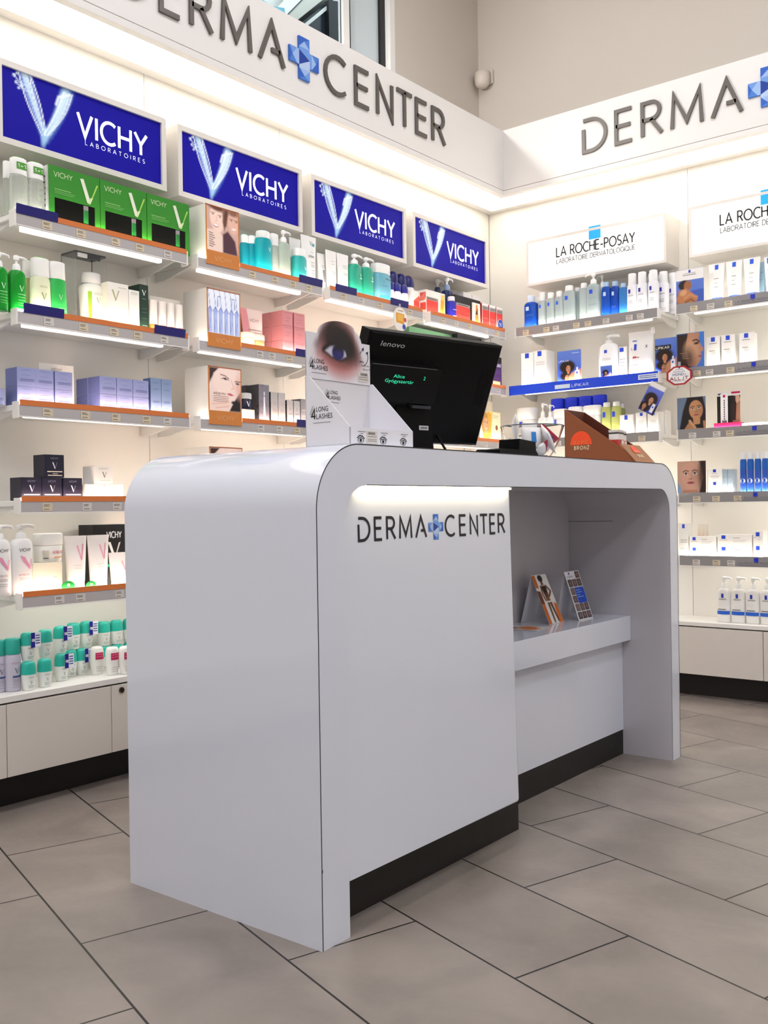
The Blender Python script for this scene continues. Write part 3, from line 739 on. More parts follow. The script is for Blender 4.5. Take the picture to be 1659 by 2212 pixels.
# ---- eye serum display tray
SERA = mat('e9e8ee', .5); SERAIN = mat('e2dfe2', .55); K = mat('1a181d', .6); G6 = mat('8c8990', .7)
o = empty('display_tray', cpt(.1457, .0353, TOP), crot(-.0283), 'white cardboard display tray with a large eye picture header, on the counter top', 'display tray')
W_, D_, HS, HF = .207, .126, .1505, .036
t = .002
b = MB(); b.box((0, 0, 0), (W_, D_, t), SERA)
b.box((0, 0, 0), (W_, t, HF), SERA); b.box((0, D_-t, 0), (W_, D_, HS), SERAIN)
for x0 in (0, W_-t): b.prism([(0, 0), (D_, 0), (D_, HS), (D_-.012, HS), (0, HF)], x0, x0+t, SERA, lambda u, v, q: (q, u, v))
mpS = lambda u, v, w: (-.0006, D_-u, v)
def lashes(b, u, v, h, mp, m=K):
    for q in range(3): b.face([mp(u-.3*h+q*.12*h, v+.45*h, 0), mp(u-.27*h+q*.12*h, v+.45*h, 0), mp(u+.14*h+q*.1*h, v+1.35*h, 0), mp(u+.12*h+q*.1*h, v+1.35*h, 0)], m)
    text(b, '4', u, v, h*1.0, m, mp, .15, .2, h*.55)
    fonttext(b, 'LONG', u+.66*h, v+.72*h, h*.52, m, mp, h*1.62)
    fonttext(b, 'LASHES', u+.66*h, v, h*.52, m, mp, h*2.2)
    b.face([mp(u+.2*h, v-.42*h, 0), mp(u+2.6*h, v-.42*h, 0), mp(u+2.6*h, v-.36*h, 0), mp(u+.2*h, v-.36*h, 0)], G6)
lashes(b, .018, .058, .021, mpS)
mpF = lambda u, v, w: (u, -.0006, v)
for i, u in enumerate((.032, .104, .172)):
    ribbon(b, [(u-.011, .014), (u-.004, .0195), (u+.006, .0185), (u+.012, .013)], .0022, K, mpF)
    ribbon(b, arc(u, .0095, .009, .0058, 200, -20, 8), .0016, K, mpF); ribbon(b, arc(u, .0105, .009, .006, 200, 340, 6), .0009, K, mpF)
    b.face([mpF(u+.0036*math.cos(R(a)), .0098+.0036*math.sin(R(a)), 0) for a in range(0, 360, 30)], K)
    for z, w in ((.0275, .024), (.0232, .01)): b.face([mpF(u-w/2+.004, z, 0), mpF(u+w/2+.004, z, 0), mpF(u+w/2+.004, z+.0013, 0), mpF(u-w/2+.004, z+.0013, 0)], G6)
b.box((.05, -.001, .004), (.085, -.0002, .03), mat('ddd5cc', .6))
for q in range(9): b.face([(.055+q*.0026, -.0013, .0225), (.0562+q*.0026, -.0013, .0225), (.0562+q*.0026, -.0013, .028), (.055+q*.0026, -.0013, .028)], K)
for z in (.018, .012, .0085): b.face([(.053, -.0013, z), (.082, -.0013, z), (.082, -.0013, z+.0012), (.053, -.0013, z+.0012)], G6)
b.build('tray', o)
# header card with the eye
def eye_layers(asp):
    c = lambda u: u*asp
    L = [('bg', 'e4e2e8')]
    L.append(('ell', c(.50), .55, .72, .47, -8, 'dba0a2', .26, .95))
    L.append(('ell', c(.50), .57, .64, .44, -8, 'b06862', .26, .92))
    L.append(('ell', c(.58), .82, .36, .2, 0, 'b98478', .2, .7))
    L.append(('ell', c(.50), .66, .62, .34, -10, '2a1918', .26))
    L.append(('ell', c(.58), .64, .46, .24, -12, '160d10', .2))
    L.append(('ell', c(.36), .92, .34, .10, 20, '1c1212', .16, .9))
    L.append(('poly', [(c(.27), .53), (c(.36), .595), (c(.47), .60), (c(.60), .53), (c(.615), .44), (c(.52), .365), (c(.38), .41)], 'cbc6d8', .04))
    L.append(('ell', c(.485), .485, .20, .135, 0, '221f70', .03)); L.append(('ell', c(.49), .515, .15, .10, 0, '0d0c26', .05)); L.append(('ell', c(.5), .46, .10, .05, 0, '2c2a8a', .06, .6))
    L.append(('line', [(c(.26), .545), (c(.36), .62), (c(.48), .63), (c(.61), .555)], .09, '0d080a', .06))
    L.append(('line', [(c(.27), .5), (c(.38), .40), (c(.52), .345), (c(.62), .40)], .03, '241416', .05))
    return L
HH, HB = .1005, .1505
HW = W_*1.0
b = MB(); y = D_-.004
arch = lambda u: HB+HH*.96+(.034*math.sqrt(max(0, 1-((u-.52)/.34)**2)) if abs(u-.52) < .34 else 0)
def hp(u, v):
    top = arch(u)-(.0 if u < .75 else .006)
    return (u*HW, y, (HB-.002)+v*(top-HB+.002))
picture(b, hp, eye_layers, 90, 70)
b.face([(u*HW, y+.002, arch(u)-(.0 if u < .75 else .006)) for u in [i/40 for i in range(41)]]+[(HW, y+.002, HB), (0, y+.002, HB)], SERAIN)
mpH = lambda u, v, w: (u, y-.0007, v)
lashes(b, .012, HB+.018, .019, mpH)
ribbon(b, arc(HW*.86, HB+.062, .022, .022, -70, 20, 6), .0016, K, mpH); b.face([mpH(HW*.97, HB+.075, 0), mpH(HW*.93, HB+.071, 0), mpH(HW*.965, HB+.066, 0)], K)
ribbon(b, [(HW*.83, HB+.066), (HW*.88, HB+.077)], .0013, K, mpH); b.face([mpH(HW*.90, HB+.083, 0), mpH(HW*.865, HB+.078, 0), mpH(HW*.893, HB+.073, 0)], K)
for i, (u, z) in enumerate(((.87, .047), (.9, .039), (.93, .031))): fonttext(b, ('4%', 'Volume 10%', 'Density 13%')[i], HW*(u-.05), HB+z, .0045, K, mpH, HW*(.08, .13, .13)[i])
b.face([mpH(HW*.8, HB+.004, 0), mpH(HW*.97, HB+.004, 0), mpH(HW*.97, HB+.026, 0), mpH(HW*.8, HB+.026, 0)], mat('ddd5cc', .6))
for q in range(9): b.face([(HW*.84+q*.0026, y-.0012, HB+.018), (HW*.84+.0012+q*.0026, y-.0012, HB+.018), (HW*.84+.0012+q*.0026, y-.0012, HB+.024), (HW*.84+q*.0026, y-.0012, HB+.024)], K)
for z in (.014, .009): b.face([(HW*.81, y-.0012, HB+z), (HW*.96, y-.0012, HB+z), (HW*.96, y-.0012, HB+z+.0012), (HW*.81, y-.0012, HB+z+.0012)], G6)
b.build('header_card', o)['label'] = 'header card with a dark made-up eye and arched top'
b = MB(); mpB = lambda u, v, w: (.062+u, D_-t-.0006, v)
lashes(b, 0, .108, .016, mpB); b.build('backing_print', o)

# ---- till monitor with its customer read-out
PC = mat('050506', .5, spec=.15); PC2 = mat('070708', .4, spec=.2)
o = empty('till_monitor', cpt(.3827, .1704, TOP), crot(-.235), 'black till computer seen from behind, tilted back, on the counter top', 'monitor')
MW, MH, MT = .43, .2705, .393; ZT = 1.2579-TOP
ct, st = math.cos(MT), math.sin(MT)
mpM = lambda u, v, w: (u, v*st-w*ct, ZT-v*ct-w*st)          # u across, v down from the top edge, w out of the back
def slab(b, u0, u1, v0, v1, w0, w1, m, ins=.0):
    P = [mpM(u0, v0, w0), mpM(u1, v0, w0), mpM(u1, v1, w0), mpM(u0, v1, w0)]
    Q = [mpM(u0+ins, v0+ins, w1), mpM(u1-ins, v0+ins, w1), mpM(u1-ins, v1-ins, w1), mpM(u0+ins, v1-ins, w1)]
    b.face(P, m); b.face(Q[::-1], m)
    for i in range(4): b.face([P[i], P[(i+1) % 4], Q[(i+1) % 4], Q[i]], m)
b = MB(); slab(b, 0, MW, 0, MH, -.034, 0, PC); slab(b, .0, MW, .0, MH, 0, .004, PC, .006)
for q in range(7): slab(b, MW-.05+q*.005, MW-.047+q*.005, .06, .16, .004, .0046, PC2)
fonttext(b, 'lenovo', .036, .0, .013, mat('b9b9bb', .4), lambda u, v, w: mpM(u, .034-v, .0046), .072, .25)
b.build('housing', o)['label'] = 'black monitor back with grey maker lettering'
b = MB(); slab(b, -.001, .225, .068, .165, .004, .03, PC2, .004); b.face([mpM(.006, .072, .0305), mpM(.205, .072, .0305), mpM(.205, .0728, .0305), mpM(.006, .0728, .0305)], mat('8e8e90', .4))
b.build('customer_display', o)
VFD = mat('35e0a6', .5, emit=.7)
b = MB(); mpV = lambda u, v, w: mpM(u, v, .0308)
inv = lambda u, v, w: mpM(u, .2-v, .0308)
fonttext(b, 'Alice', .075, .2-.101, .0085, VFD, inv, .034); fonttext(b, 'Gyógyszertár', .052, .2-.113, .0085, VFD, inv, .088); fonttext(b, '2', .168, .2-.101, .009, VFD, inv, .006)
b.build('green_readout', o)['label'] = 'green glowing pharmacy name on the small display'
b = MB(); slab(b, .165, .225, .168, .176, .004, .018, mat('3a3a3d', .4)); b.build('hinge_catch', o)
b = MB(); b.box((.196, .0608, .062), (.226, .0618, .073), mat('c9c9c9', .5)); b.box((.2, .0602, .065), (.222, .0607, .07), mat('77777a', .5)); b.build('sticker', o)
b = MB(); 
b.prism([(.115, 0), (.245, 0), (.235, .12), (.125, .12)], .062, .1, PC, lambda u, v, w: (u, w, v)); b.box((.09, .03, 0), (.27, .2, .012), PC, .004)
b.build('stand', o)
b = MB(); b.tube([(.292, .06, .001), (.287, .07, .02), (.283, .09, .05), (.28, .1, .08)], .0032, PC, 6); b.build('cable', o)

# ---- small black device
o = empty('card_reader', cpt(.805, .085, TOP), crot(), 'small black card reader lying near the counter edge beside the bowl', 'card reader')
b = MB(); b.prism([(0, 0), (.205, 0), (.2, .012), (.19, .02), (.008, .02), (.002, .016)], 0, .075, PC, lambda u, v, w: (u, w, v)); b.build('base', o)
b = MB(); b.prism([(.108, .018), (.2, .018), (.198, .045), (.112, .05)], .006, .07, PC, lambda u, v, w: (u, w, v)); b.build('reader_head', o)

# ---- glass bowl and the sample packs in it
BX, BR = (1.115, .165), .092
o = empty('glass_bowl', cpt(*BX, TOP), 0, 'clear glass bowl full of white sample packs on the counter', 'bowl')
GL2 = mat('ffffff', .02, trans=1.0, ior=1.06)
b = MB(); prof = [(.0, .042), (.004, .048), (.03, .064), (.06, .079), (.098, BR)]
n = 40
ring = lambda r, z: [(r*math.cos(2*math.pi*k/n), r*math.sin(2*math.pi*k/n), z) for k in range(n)]
b.grid([ring(r, z) for z, r in prof]+[ring(BR-.0025, .0985)]+[ring(r-.0025, max(z, .0045)) for z, r in prof[:0:-1]], GL2, True, True)
b.face(ring(.042, 0)[::-1], GL2); b.face(ring(.0455, .0045), GL2); b.build('glass', o)
b = MB(); rr = [[((BR-.001+.0016*math.cos(R(a)))*math.cos(2*math.pi*k/n), (BR-.001+.0016*math.cos(R(a)))*math.sin(2*math.pi*k/n), .0985+.0016*math.sin(R(a))) for k in range(n)] for a in range(0, 361, 60)]
b.grid(rr, mat('59636a', .1, trans=.5), True, True); b.build('rim', o)
SACH = mat('eceae8', .45); SRED = mat('a8203c', .45); SBLU = mat('2b84d6', .45)
packs = [(-.034,-.018,.062, 20,25,-15, .088,.06,'b'),(.012,-.045,.060, -15,70,5, .08,.056,'b'),(-.035,.035,.098, 25,10,30, .10,.07,''),(.042,-.018,.066, 60,60,-30,.075,.052,'r'),
         (-.005,-.034,.030, 75,60,35, .06,.04,'r'),(.026,.024,.078, 20,15,60, .09,.065,''),(-.01,.02,.040, 10,20,10, .085,.06,''),(.018,-.012,.024, 80,20,20, .07,.05,''),(-.02,-.002,.02, 5,5,70, .07,.05,'')]
pl = ['white sample pack with a slanted blue square, left in the glass bowl', 'white sample pack with an upright blue bar, middle of the glass bowl', 'white sample pack rising above the back rim of the glass bowl', 'white and red sample pack at the right rim of the glass bowl', 'small red and white sample pack low in the glass bowl', 'plain white sample pack at the back right inside the glass bowl', 'plain white sample pack deep in the middle of the glass bowl', 'plain white sample pack standing at the bottom of the glass bowl', 'plain white sample pack lying flat at the bottom of the bowl']
for (x, y, z, ax, ay, az, w, h, t), l in zip(packs, pl):
    b = MB(); rows = []
    for j in range(9):
        v = j/8; th = .011*math.sin(math.pi*v)**.6
        rows.append([(w*(math.cos(2*math.pi*k/16))*.5*(1-.1*math.sin(math.pi*v)), th*math.sin(2*math.pi*k/16), (v-.5)*h) for k in range(16)])
    b.grid(rows[:6] if t == 'r' else rows, SACH, True, True)
    if t == 'r': b.grid(rows[5:], SRED, True, True)
    if t == 'b': b.face([(-.012, -.0116, -.014), (.006, -.0118, -.014), (.006, -.0118, .016), (-.012, -.0116, .016)], SBLU)
    o2 = b.build('sample_pack'); o2.location = cpt(BX[0], BX[1], TOP)
    c_, s_ = math.cos(CYAW+R(90)), math.sin(CYAW+R(90))
    o2.location.x += x*c_-y*s_; o2.location.y += x*s_+y*c_; o2.location.z += z
    o2.rotation_euler = (R(ax-25), R(ay-25), CYAW+R(90)+R(az)); tag(o2, l, 'sample pack', 'sample packs in the bowl')

# ---- brown cardboard tray
BR1 = mat('8a4a26', .55); BR2 = mat('5e2a18', .6); BRE = mat('b0703e', .6)
o = empty('display_tray', cpt(1.478, .012, TOP), crot(), 'brown cardboard counter tray with orange half sun logo, at the counter end', 'display tray')
tw, td, th = .142, .24, .18
b = MB()
b.prism([(.05, 0), (td, 0), (td, th), (.055, .053), (.028, .036), (.0, .002), (0, 0)], 0, .002, BR1, lambda u, v, q: (q, u, v), BRE)
b.prism([(.05, 0), (td, 0), (td, th), (.055, .053), (.028, .036), (.0, .002), (0, 0)], tw-.002, tw, BR2, lambda u, v, q: (q, u, v), BRE)
b.box((0, td-.002, 0), (tw, td, th-.001), BR2); b.box((0, 0, 0), (tw, td, .002), BR1)
b.prism([(-.006, 0), (.002, 0), (.052, .055), (.047, .058)], 0, tw, mat('a06a45', .5), lambda u, v, q: (q, u, v))
mpS = lambda u, v, w: (-.0007, td-u, v)
SUN = mat('f04a1a', .5); CRM = mat('ead9b0', .6)
b.face([mpS(.058+.038*math.cos(R(a)), .062+.044*math.sin(R(a)), 0) for a in range(0, 181, 12)], SUN)
text(b, 'RAPID', .034, .064, .011, mat('ee9050', .6), mpS, .17, .5, .052); text(b, 'BRONZ', .034, .047, .011, CRM, mpS, .17, .5, .052)
mpF = lambda u, v, w: (u, -.0072+v*.053/.058, v*.058/.058+.0008)
b.face([mpF(.07+.026*math.cos(R(a)), .030+.024*math.sin(R(a)), 0) for a in range(0, 181, 15)], SUN)
text(b, 'BRONZ', .05, .016, .009, CRM, mpF, .2, .35, .042); text(b, 'RAPID', .055, .031, .008, CRM, mpF, .2, .35, .034)
b.build('tray', o)
for i, (x, y, l) in enumerate(((.03, .075, 'small red and white carton in the brown tray, nearer one'), (.085, .09, 'small red and white carton in the brown tray, farther one'))):
    b = MB(); b.box((-.02, -.016, 0), (.02, .016, .095), mat('efe9e4', .5), .001); b.box((-.0203, -.0163, .03), (.0203, .0163, .07), mat('c23a34', .5)); b.box((-.0205, -.0165, .088), (.0205, .0165, .093), mat('3a3030', .5)); b.box((-.0203, -.0163, .0955), (.0203, .0163, .101), mat('d8d2ca', .5)); b.box((.004, -.0167, .035), (.0205, -.016, .068), mat('f2ece8', .5))
    q = cpt(1.478+x, .012+y, TOP+.003); tag(b.build('tanning_carton', None, q, crot()), l, 'carton', 'cartons in the brown tray')

# ---- folded leaflets in the niche
def leaflet(s, r, w, h, dep, layers, label, prints=None):
    o = empty('leaflet_stand', cpt(s, r, .4692), crot(), label, 'leaflet stand')
    b = MB(); P = lambda u, v: (u*w, dep*.62*v, h*v)
    picture(b, P, layers, 40, 70)
    b.face([(0, .0012, 0), (w, .0012, 0), (w, dep*.62+.0012, h), (0, dep*.62+.0012, h)][::-1], SERA)
    mp = lambda u, v, q: (u*w, dep*.62*v-.0006, h*v)
    if prints: prints(b, mp)
    b.build('front_page', o)
    b = MB(); b.face([(0, dep*.62, h), (w, dep*.62, h), (w, dep, 0), (0, dep, 0)], SERA); b.face([(0, dep*.62-.001, h), (w, dep*.62-.001, h), (w, dep-.001, 0), (0, dep-.001, 0)][::-1], SERA); b.build('rear_page', o)
    return o
def sunbather(a):
    x = lambda u: u*a; S = '6a3f24'; S2 = '8a5a34'
    return [('bg', 'e9e6e4'), ('poly', [(0,0),(x(.2),0),(x(.22),1),(0,1)], 'c8641e', .02), ('poly', [(0,.68),(x(.2),.66),(x(.22),.72),(0,.74)], 'e8e2dc', .01), ('poly', [(0,.42),(x(.22),.4),(x(.22),.66),(0,.68)], '6a3418', .02),
            ('poly', [(x(.72),0),(x(1),0),(x(1),.38),(x(.8),.42)], 'd8742a', .03), ('ell', x(.5), .92, .09, .075, 0, '241a16', .02), ('poly', [(x(.44),.86),(x(.58),.86),(x(.6),.78),(x(.42),.78)], S, .02),
            ('poly', [(x(.34),.77),(x(.72),.77),(x(.66),.52),(x(.42),.52)], S, .02), ('line', [(x(.7),.76),(x(.9),.65),(x(.7),.55)], .05, S, .02), ('line', [(x(.36),.76),(x(.3),.6),(x(.36),.48)], .05, S, .02),
            ('poly', [(x(.42),.54),(x(.66),.54),(x(.7),.42),(x(.4),.42)], S2, .02), ('poly', [(x(.4),.44),(x(.54),.44),(x(.5),.02),(x(.4),.02)], S, .02), ('poly', [(x(.54),.44),(x(.7),.44),(x(.78),.05),(x(.68),.02)], S, .02), ('line', [(x(.41),.44),(x(.69),.44)], .03, 'e8e4e0', .01), ('poly', [(x(.4),.76),(x(.68),.76),(x(.62),.62),(x(.44),.62)], '2c1c14', .03)]
leaflet(1.352, .247, .093, .152, .105, sunbather, 'folded leaflet with a tanned figure on orange, left on the niche shelf')
def mosaic(a):
    x = lambda u: u*a; L = [('bg', 'e8e7ea')]; r = random.Random(5)
    for j in range(6):
        for i in range(3):
            u0 = .06+i*.31; v0 = .02+j*.165
            if j == 5 and i < 2: continue
            c = r.choice(['4a3a42', '5c4a4c', '3a3038', '70605c'])
            L.append(('poly', [(x(u0),v0),(x(u0+.29),v0),(x(u0+.29),v0+.15),(x(u0),v0+.15)], c, .008)); L.append(('ell', x(u0+.15), v0+.08, .035, .05, 0, '9c7c70', .03, .8))
    L.append(('poly', [(x(.36),.34),(x(.98),.34),(x(.98),.66),(x(.36),.66)], '1f4fd0', .008))
    L.append(('poly', [(x(.25),.93),(x(.33),.93),(x(.33),.98),(x(.25),.98)], '2438a0', .008))
    return L
def mosp(b, mp):
    for v, w in ((.60, .3), (.555, .36), (.50, .2), (.46, .4)): b.face([mp(.42, v, 0), mp(.42+w, v, 0), mp(.42+w, v+.014, 0), mp(.42, v+.014, 0)], mat('9ac0f0', .5))
    for v in (.895, .875): b.face([mp(.1, v, 0), mp(.5, v, 0), mp(.5, v+.008, 0), mp(.1, v+.008, 0)], G6)
leaflet(1.492, .217, .1, .156, .085, mosaic, 'folded leaflet with a photo mosaic and blue square, right on the niche shelf', mosp)
b = MB(); q0 = cpt(1.19, .2, .4695); picture(b, lambda u, v: (u*.1, v*.15, .0012), lambda a: [('bg', 'e4ddd4'), ('ell', .5*a, .3, .3, .2, 30, 'd8742a', .1), ('ell', .3*a, .7, .2, .2, 0, 'a86a34', .1)], 20, 24)
b.box((0, 0, 0), (.1, .15, .0008), SERA); tag(b.build('leaflet', None, q0, crot(.15)), 'flat leaflet with an orange print lying on the niche shelf', 'leaflet')

# ================================================================== GOODS ON THE SHELVES
def box_map(w, d, h, face='f'):
    if face == 'f': return lambda u, v, o=0: (-w/2+u*w, -d/2-.0004-o, v*h)
    return lambda u, v, o=0: (-w/2-.0004-o, d/2-u*d, v*h)          # left side, seen by the customer
def loft_map(secs, z0, z1):
    def f(u, v, o=0):
        z = z0+v*(z1-z0)
        for i in range(len(secs)-1):
            if secs[i][0] <= z <= secs[i+1][0] or i == len(secs)-2:
                t = (z-secs[i][0])/max(1e-9, secs[i+1][0]-secs[i][0]); t = min(1, max(0, t))
                a = secs[i][1]+(secs[i+1][1]-secs[i][1])*t; b_ = secs[i][2]+(secs[i+1][2]-secs[i][2])*t; e = secs[i][3]+(secs[i+1][3]-secs[i][3])*t
                break
        q = max(-.95, min(.95, (u-.5)*2))
        return (q*a, -b_*(1-abs(q)**e)**(1/e)*1.012-.0006-o, z)
    return f
def prints(b, pr, mp, asp, curved=False):
    """asp = width/height of the printed face"""
    for i, p in enumerate(pr):
        o = .0002*(i % 8); k = p[0]
        m2 = (lambda x, v, w_, o=o: mp(x/asp, v, o))
        if k == 'r':
            _, u0, v0, u1, v1, c = p[:6]; mm = mat(c, .45) if len(p) < 7 else mat(c, .3, emit=p[6])
            nu, nv = (6, 3) if curved else (1, 1)
            b.grid([[mp(u0+(u1-u0)*x/nu, v0+(v1-v0)*y/nv, o) for x in range(nu+1)] for y in range(nv+1)], mm, curved)
        elif k == 't':
            _, t, u, v, h, c = p[:6]; wt = p[6] if len(p) > 6 else .14; wd = p[7] if len(p) > 7 else None
            text(b, t, u*asp, v, h, mat(c, .5), m2, wt, .24, wd*asp if wd else None, 'c' if wd is None else 'l')
        elif k == 'v':
            _, u, v, s, c = p[:5]; c2 = p[5] if len(p) > 5 else c
            x = u*asp
            b.face([m2(x-.42*s, v+.5*s, 0), m2(x-.02*s, v-.5*s, 0), m2(x+.06*s, v-.3*s, 0), m2(x-.24*s, v+.5*s, 0)], mat(c, .5))
            b.face([m2(x-.02*s, v-.5*s, 0), m2(x+.04*s, v-.5*s, 0), m2(x+.42*s, v+.5*s, 0), m2(x+.3*s, v+.45*s, 0)], mat(c2, .5))
        elif k == 'l':
            _, u0, u1, v, c = p[:5]; th = p[5] if len(p) > 5 else .011
            n = 5 if curved else 1
            b.grid([[mp(u0+(u1-u0)*x/n, vv, o) for x in range(n+1)] for vv in (v, v+th)], mat(c, .6), curved)
        elif k == 'd':
            _, u, v, r, c = p[:5]
            b.face([m2(u*asp+r*math.cos(R(a)), v+r*math.sin(R(a)), 0) for a in range(0, 360, 20)], mat(c, .45))
        elif k == 'p':
            b.face([m2(x*asp, v, 0) for x, v in p[1]], mat(p[2], .45))

def k_carton(w, h, d, c='f2f0ec', side=None, top=None, pr=(), ps=(), flap=True, rough=.42):
    b = MB(); m = mat(c, rough)
    x, y = w/2, d/2
    F = [(-x,-y),(x,-y),(x,y),(-x,y)]
    e = .0007
    b.box((-x, -y, 0), (x, y, h), m, e)
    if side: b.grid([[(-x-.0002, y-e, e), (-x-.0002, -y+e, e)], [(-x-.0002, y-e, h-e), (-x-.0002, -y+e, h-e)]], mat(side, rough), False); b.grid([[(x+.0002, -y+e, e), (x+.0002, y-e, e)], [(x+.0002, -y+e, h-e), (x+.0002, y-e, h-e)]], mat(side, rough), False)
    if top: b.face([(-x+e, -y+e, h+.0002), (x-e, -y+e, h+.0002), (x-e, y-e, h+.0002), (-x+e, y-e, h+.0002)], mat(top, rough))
    b.face([(-x+.001, -y+.0024, h+.0003), (x-.001, -y+.0024, h+.0003), (x-.001, -y+.003, h+.0003), (-x+.001, -y+.003, h+.0003)], mat('77736e', .6))
    prints(b, pr, box_map(w, d, h), w/h); prints(b, ps, box_map(w, d, h, 's'), d/h)
    return [('carton', b)]
def body_secs(w, d, z0, z1, e, shoulder, neck, taper=1.0, foot=.004):
    a, q = w/2, d/2; H = z1-z0; sh = H*shoulder
    S = [(z0, a*taper*.93, q*taper*.93, e), (z0+foot, a*taper, q*taper, e), (z0+(H-sh)*.5, a*(1+taper)/2, q*(1+taper)/2, e), (z1-sh, a, q, e)]
    for t in (.35, .65, .85, 1): S.append((z1-sh+sh*math.sin(R(90*t)), neck*a+(a-neck*a)*math.cos(R(90*t)), neck*a+(q-neck*a)*math.cos(R(90*t)) if neck*a < q else q*.96, e+(2-e)*t))
    return S
def k_bottle(w, h, d, c='cfe9e2', cap='f6f5f2', caph=.22, capw=.7, e=2.6, trans=0.0, pr=(), neck=.5, shoulder=.12, captop=None, taper=1.0, coll=None, rough=.22, sticker=False):
    hb = h*(1-caph); S = body_secs(w, d, 0, hb, e, shoulder, neck, taper)
    b = MB(); b.loft(S, mat(c, rough, trans=trans, ior=1.33), 24)
    prints(b, pr, loft_map(S, 0, hb*(1-shoulder)), w/(hb*(1-shoulder)), True)
    cp = MB(); a = w/2*capw; q = min(d/2*.98, a) if capw < .85 else d/2*capw; ee = 2 if capw < .85 else e
    cm = mat(cap, .4)
    r = min(.004, a*.2)
    cp.loft([(hb-.0005, a*.97, q*.97, ee), (hb+.001, a, q, ee), (h-r, a*.97, q*.97, ee), (h-r*.3, a*.93, q*.93, ee), (h, a*.8, q*.8, ee)], cm, 22)
    if captop: cp.loft([(h, a*.8, q*.8, ee), (h+.002, a*.7, q*.7, ee)], mat(captop, .4), 18)
    parts = [('bottle', b), ('cap', cp)]
    if sticker:
        t = MB(); SM = loft_map([(hb, a, q, ee), (h, a, q, ee)], hb, h)
        prints(t, [('r', .22, .3, .92, .72, '4f9a34'), ('t', '1+1', .3, .4, .2, 'f2f8ee', .18, .52)], SM, w*capw/(h-hb), True); parts.append(('offer_sticker', t))
    if coll: k = MB(); k.loft([(hb-h*.07, a*1.12, q*1.12, 2), (hb, a*1.02, q*1.02, 2)], mat(coll, .3), 20); parts.append(('collar', k))
    return parts
def k_pump(w, h, d, c='f4f4f2', pump='f8f8f6', hb=.78, e=2.6, trans=0.0, pr=(), side=-1, shoulder=.14, coll=None, rough=.25, taper=1.0):
    hb_ = h*hb; S = body_secs(w, d, 0, hb_, e, shoulder, .42, taper)
    b = MB(); b.loft(S, mat(c, rough, trans=trans, ior=1.33), 24)
    prints(b, pr, loft_map(S, 0, hb_*(1-shoulder)), w/(hb_*(1-shoulder)), True)
    p = MB(); m = mat(pump, .4); r = w*.2; H = h-hb_
    p.loft([(hb_-.002, r*1.12, r*1.12, 2), (hb_+H*.3, r*1.05, r*1.05, 2), (hb_+H*.42, r*.8, r*.8, 2)], mat(coll, .3) if coll else m, 18)
    p.loft([(hb_+H*.4, r*.38, r*.38, 2), (hb_+H*.75, r*.38, r*.38, 2)], m, 12)
    p.loft([(hb_+H*.68, r*.7, r*.7, 2), (hb_+H*.92, r*.82, r*.82, 2), (h, r*.6, r*.6, 2)], m, 16)
    L = w*.58
    p.tube([(0, 0, hb_+H*.88), (side*L*.6, -r*.25, hb_+H*.9), (side*L*.95, -r*.4, hb_+H*.84), (side*L, -r*.42, hb_+H*.7)], [r*.42, r*.36, r*.3, r*.26], m, 8)
    return [('bottle', b), ('pump', p)]
def k_tube(w, h, d, c='f6f5f2', cap='f4f3f0', caph=.14, capw=.72, pr=(), rough=.3):
    z0 = h*caph; a = w/2
    S = [(z0, a*capw*.98, d/2*.96, 2), (z0+.003, a*capw, d/2, 2)]
    for t in (.25, .5, .75, .93): S.append((z0+(h-z0)*t, a*(capw+(1-capw)*t), d/2*(1-t)+.0012*t, 2+1.0*t))
    S.append((h, a, .0011, 3))
    b = MB(); b.loft(S, mat(c, rough), 26); prints(b, pr, loft_map(S, z0, h), w/(h-z0), True)
    k = MB(); k.loft([(0, a*capw*.96, d/2*.94, 2), (.002, a*capw*1.0, d/2*.98, 2), (z0-.001, a*capw*.98, d/2*.96, 2), (z0, a*capw*.9, d/2*.9, 2)], mat(cap, .35), 22)
    return [('tube', b), ('cap', k)]
def k_jar(w, h, d, c='f3efe6', lid='f7f5f0', lidh=.42, pr=(), taper=.9, rough=.3):
    a, q = w/2, d/2; z = h*(1-lidh)
    S = [(0, a*taper*.95, q*taper*.95, 2.2), (.003, a*taper, q*taper, 2.2), (z-.002, a*.97, q*.97, 2.2), (z, a*.9, q*.9, 2.2)]
    b = MB(); b.loft(S, mat(c, rough), 26); prints(b, pr, loft_map(S, 0, z), w/z, True)
    k = MB(); k.loft([(z, a*.97, q*.97, 2.2), (z+.002, a, q, 2.2), (h-.004, a, q, 2.2), (h-.001, a*.95, q*.95, 2.2), (h, a*.86, q*.86, 2.2)], mat(lid, .35), 26)
    return [('jar', b), ('lid', k)]
def k_can(w, h, d, c='c9c6d6', cap='1fb39c', caph=.3, pr=(), dome=False, rough=.3):
    a = w/2; z = h*(1-caph)
    S = [(0, a*.9, a*.9, 2), (.004, a, a, 2), (z-.01, a, a, 2), (z-.004, a*.95, a*.95, 2), (z, a*.9, a*.9, 2)]
    b = MB(); b.loft(S, mat(c, rough), 26); prints(b, pr, loft_map(S, 0, z-.01), w/(z-.01), True)
    k = MB()
    if dome: T = [(z, a*.98, a*.98, 2)]+[(z+(h-z)*(.35+.65*math.sin(R(t))), a*.98*math.cos(R(t))+.0005, a*.98*math.cos(R(t))+.0005, 2) for t in (0, 20, 40, 60, 78, 88)]
    else: T = [(z, a*.96, a*.96, 2), (z+.002, a*.99, a*.99, 2), (h-.005, a*.96, a*.96, 2), (h-.001, a*.86, a*.86, 2), (h, a*.7, a*.7, 2)]
    k.loft(T, mat(cap, .32), 24)
    return [('can', b), ('cap', k)]
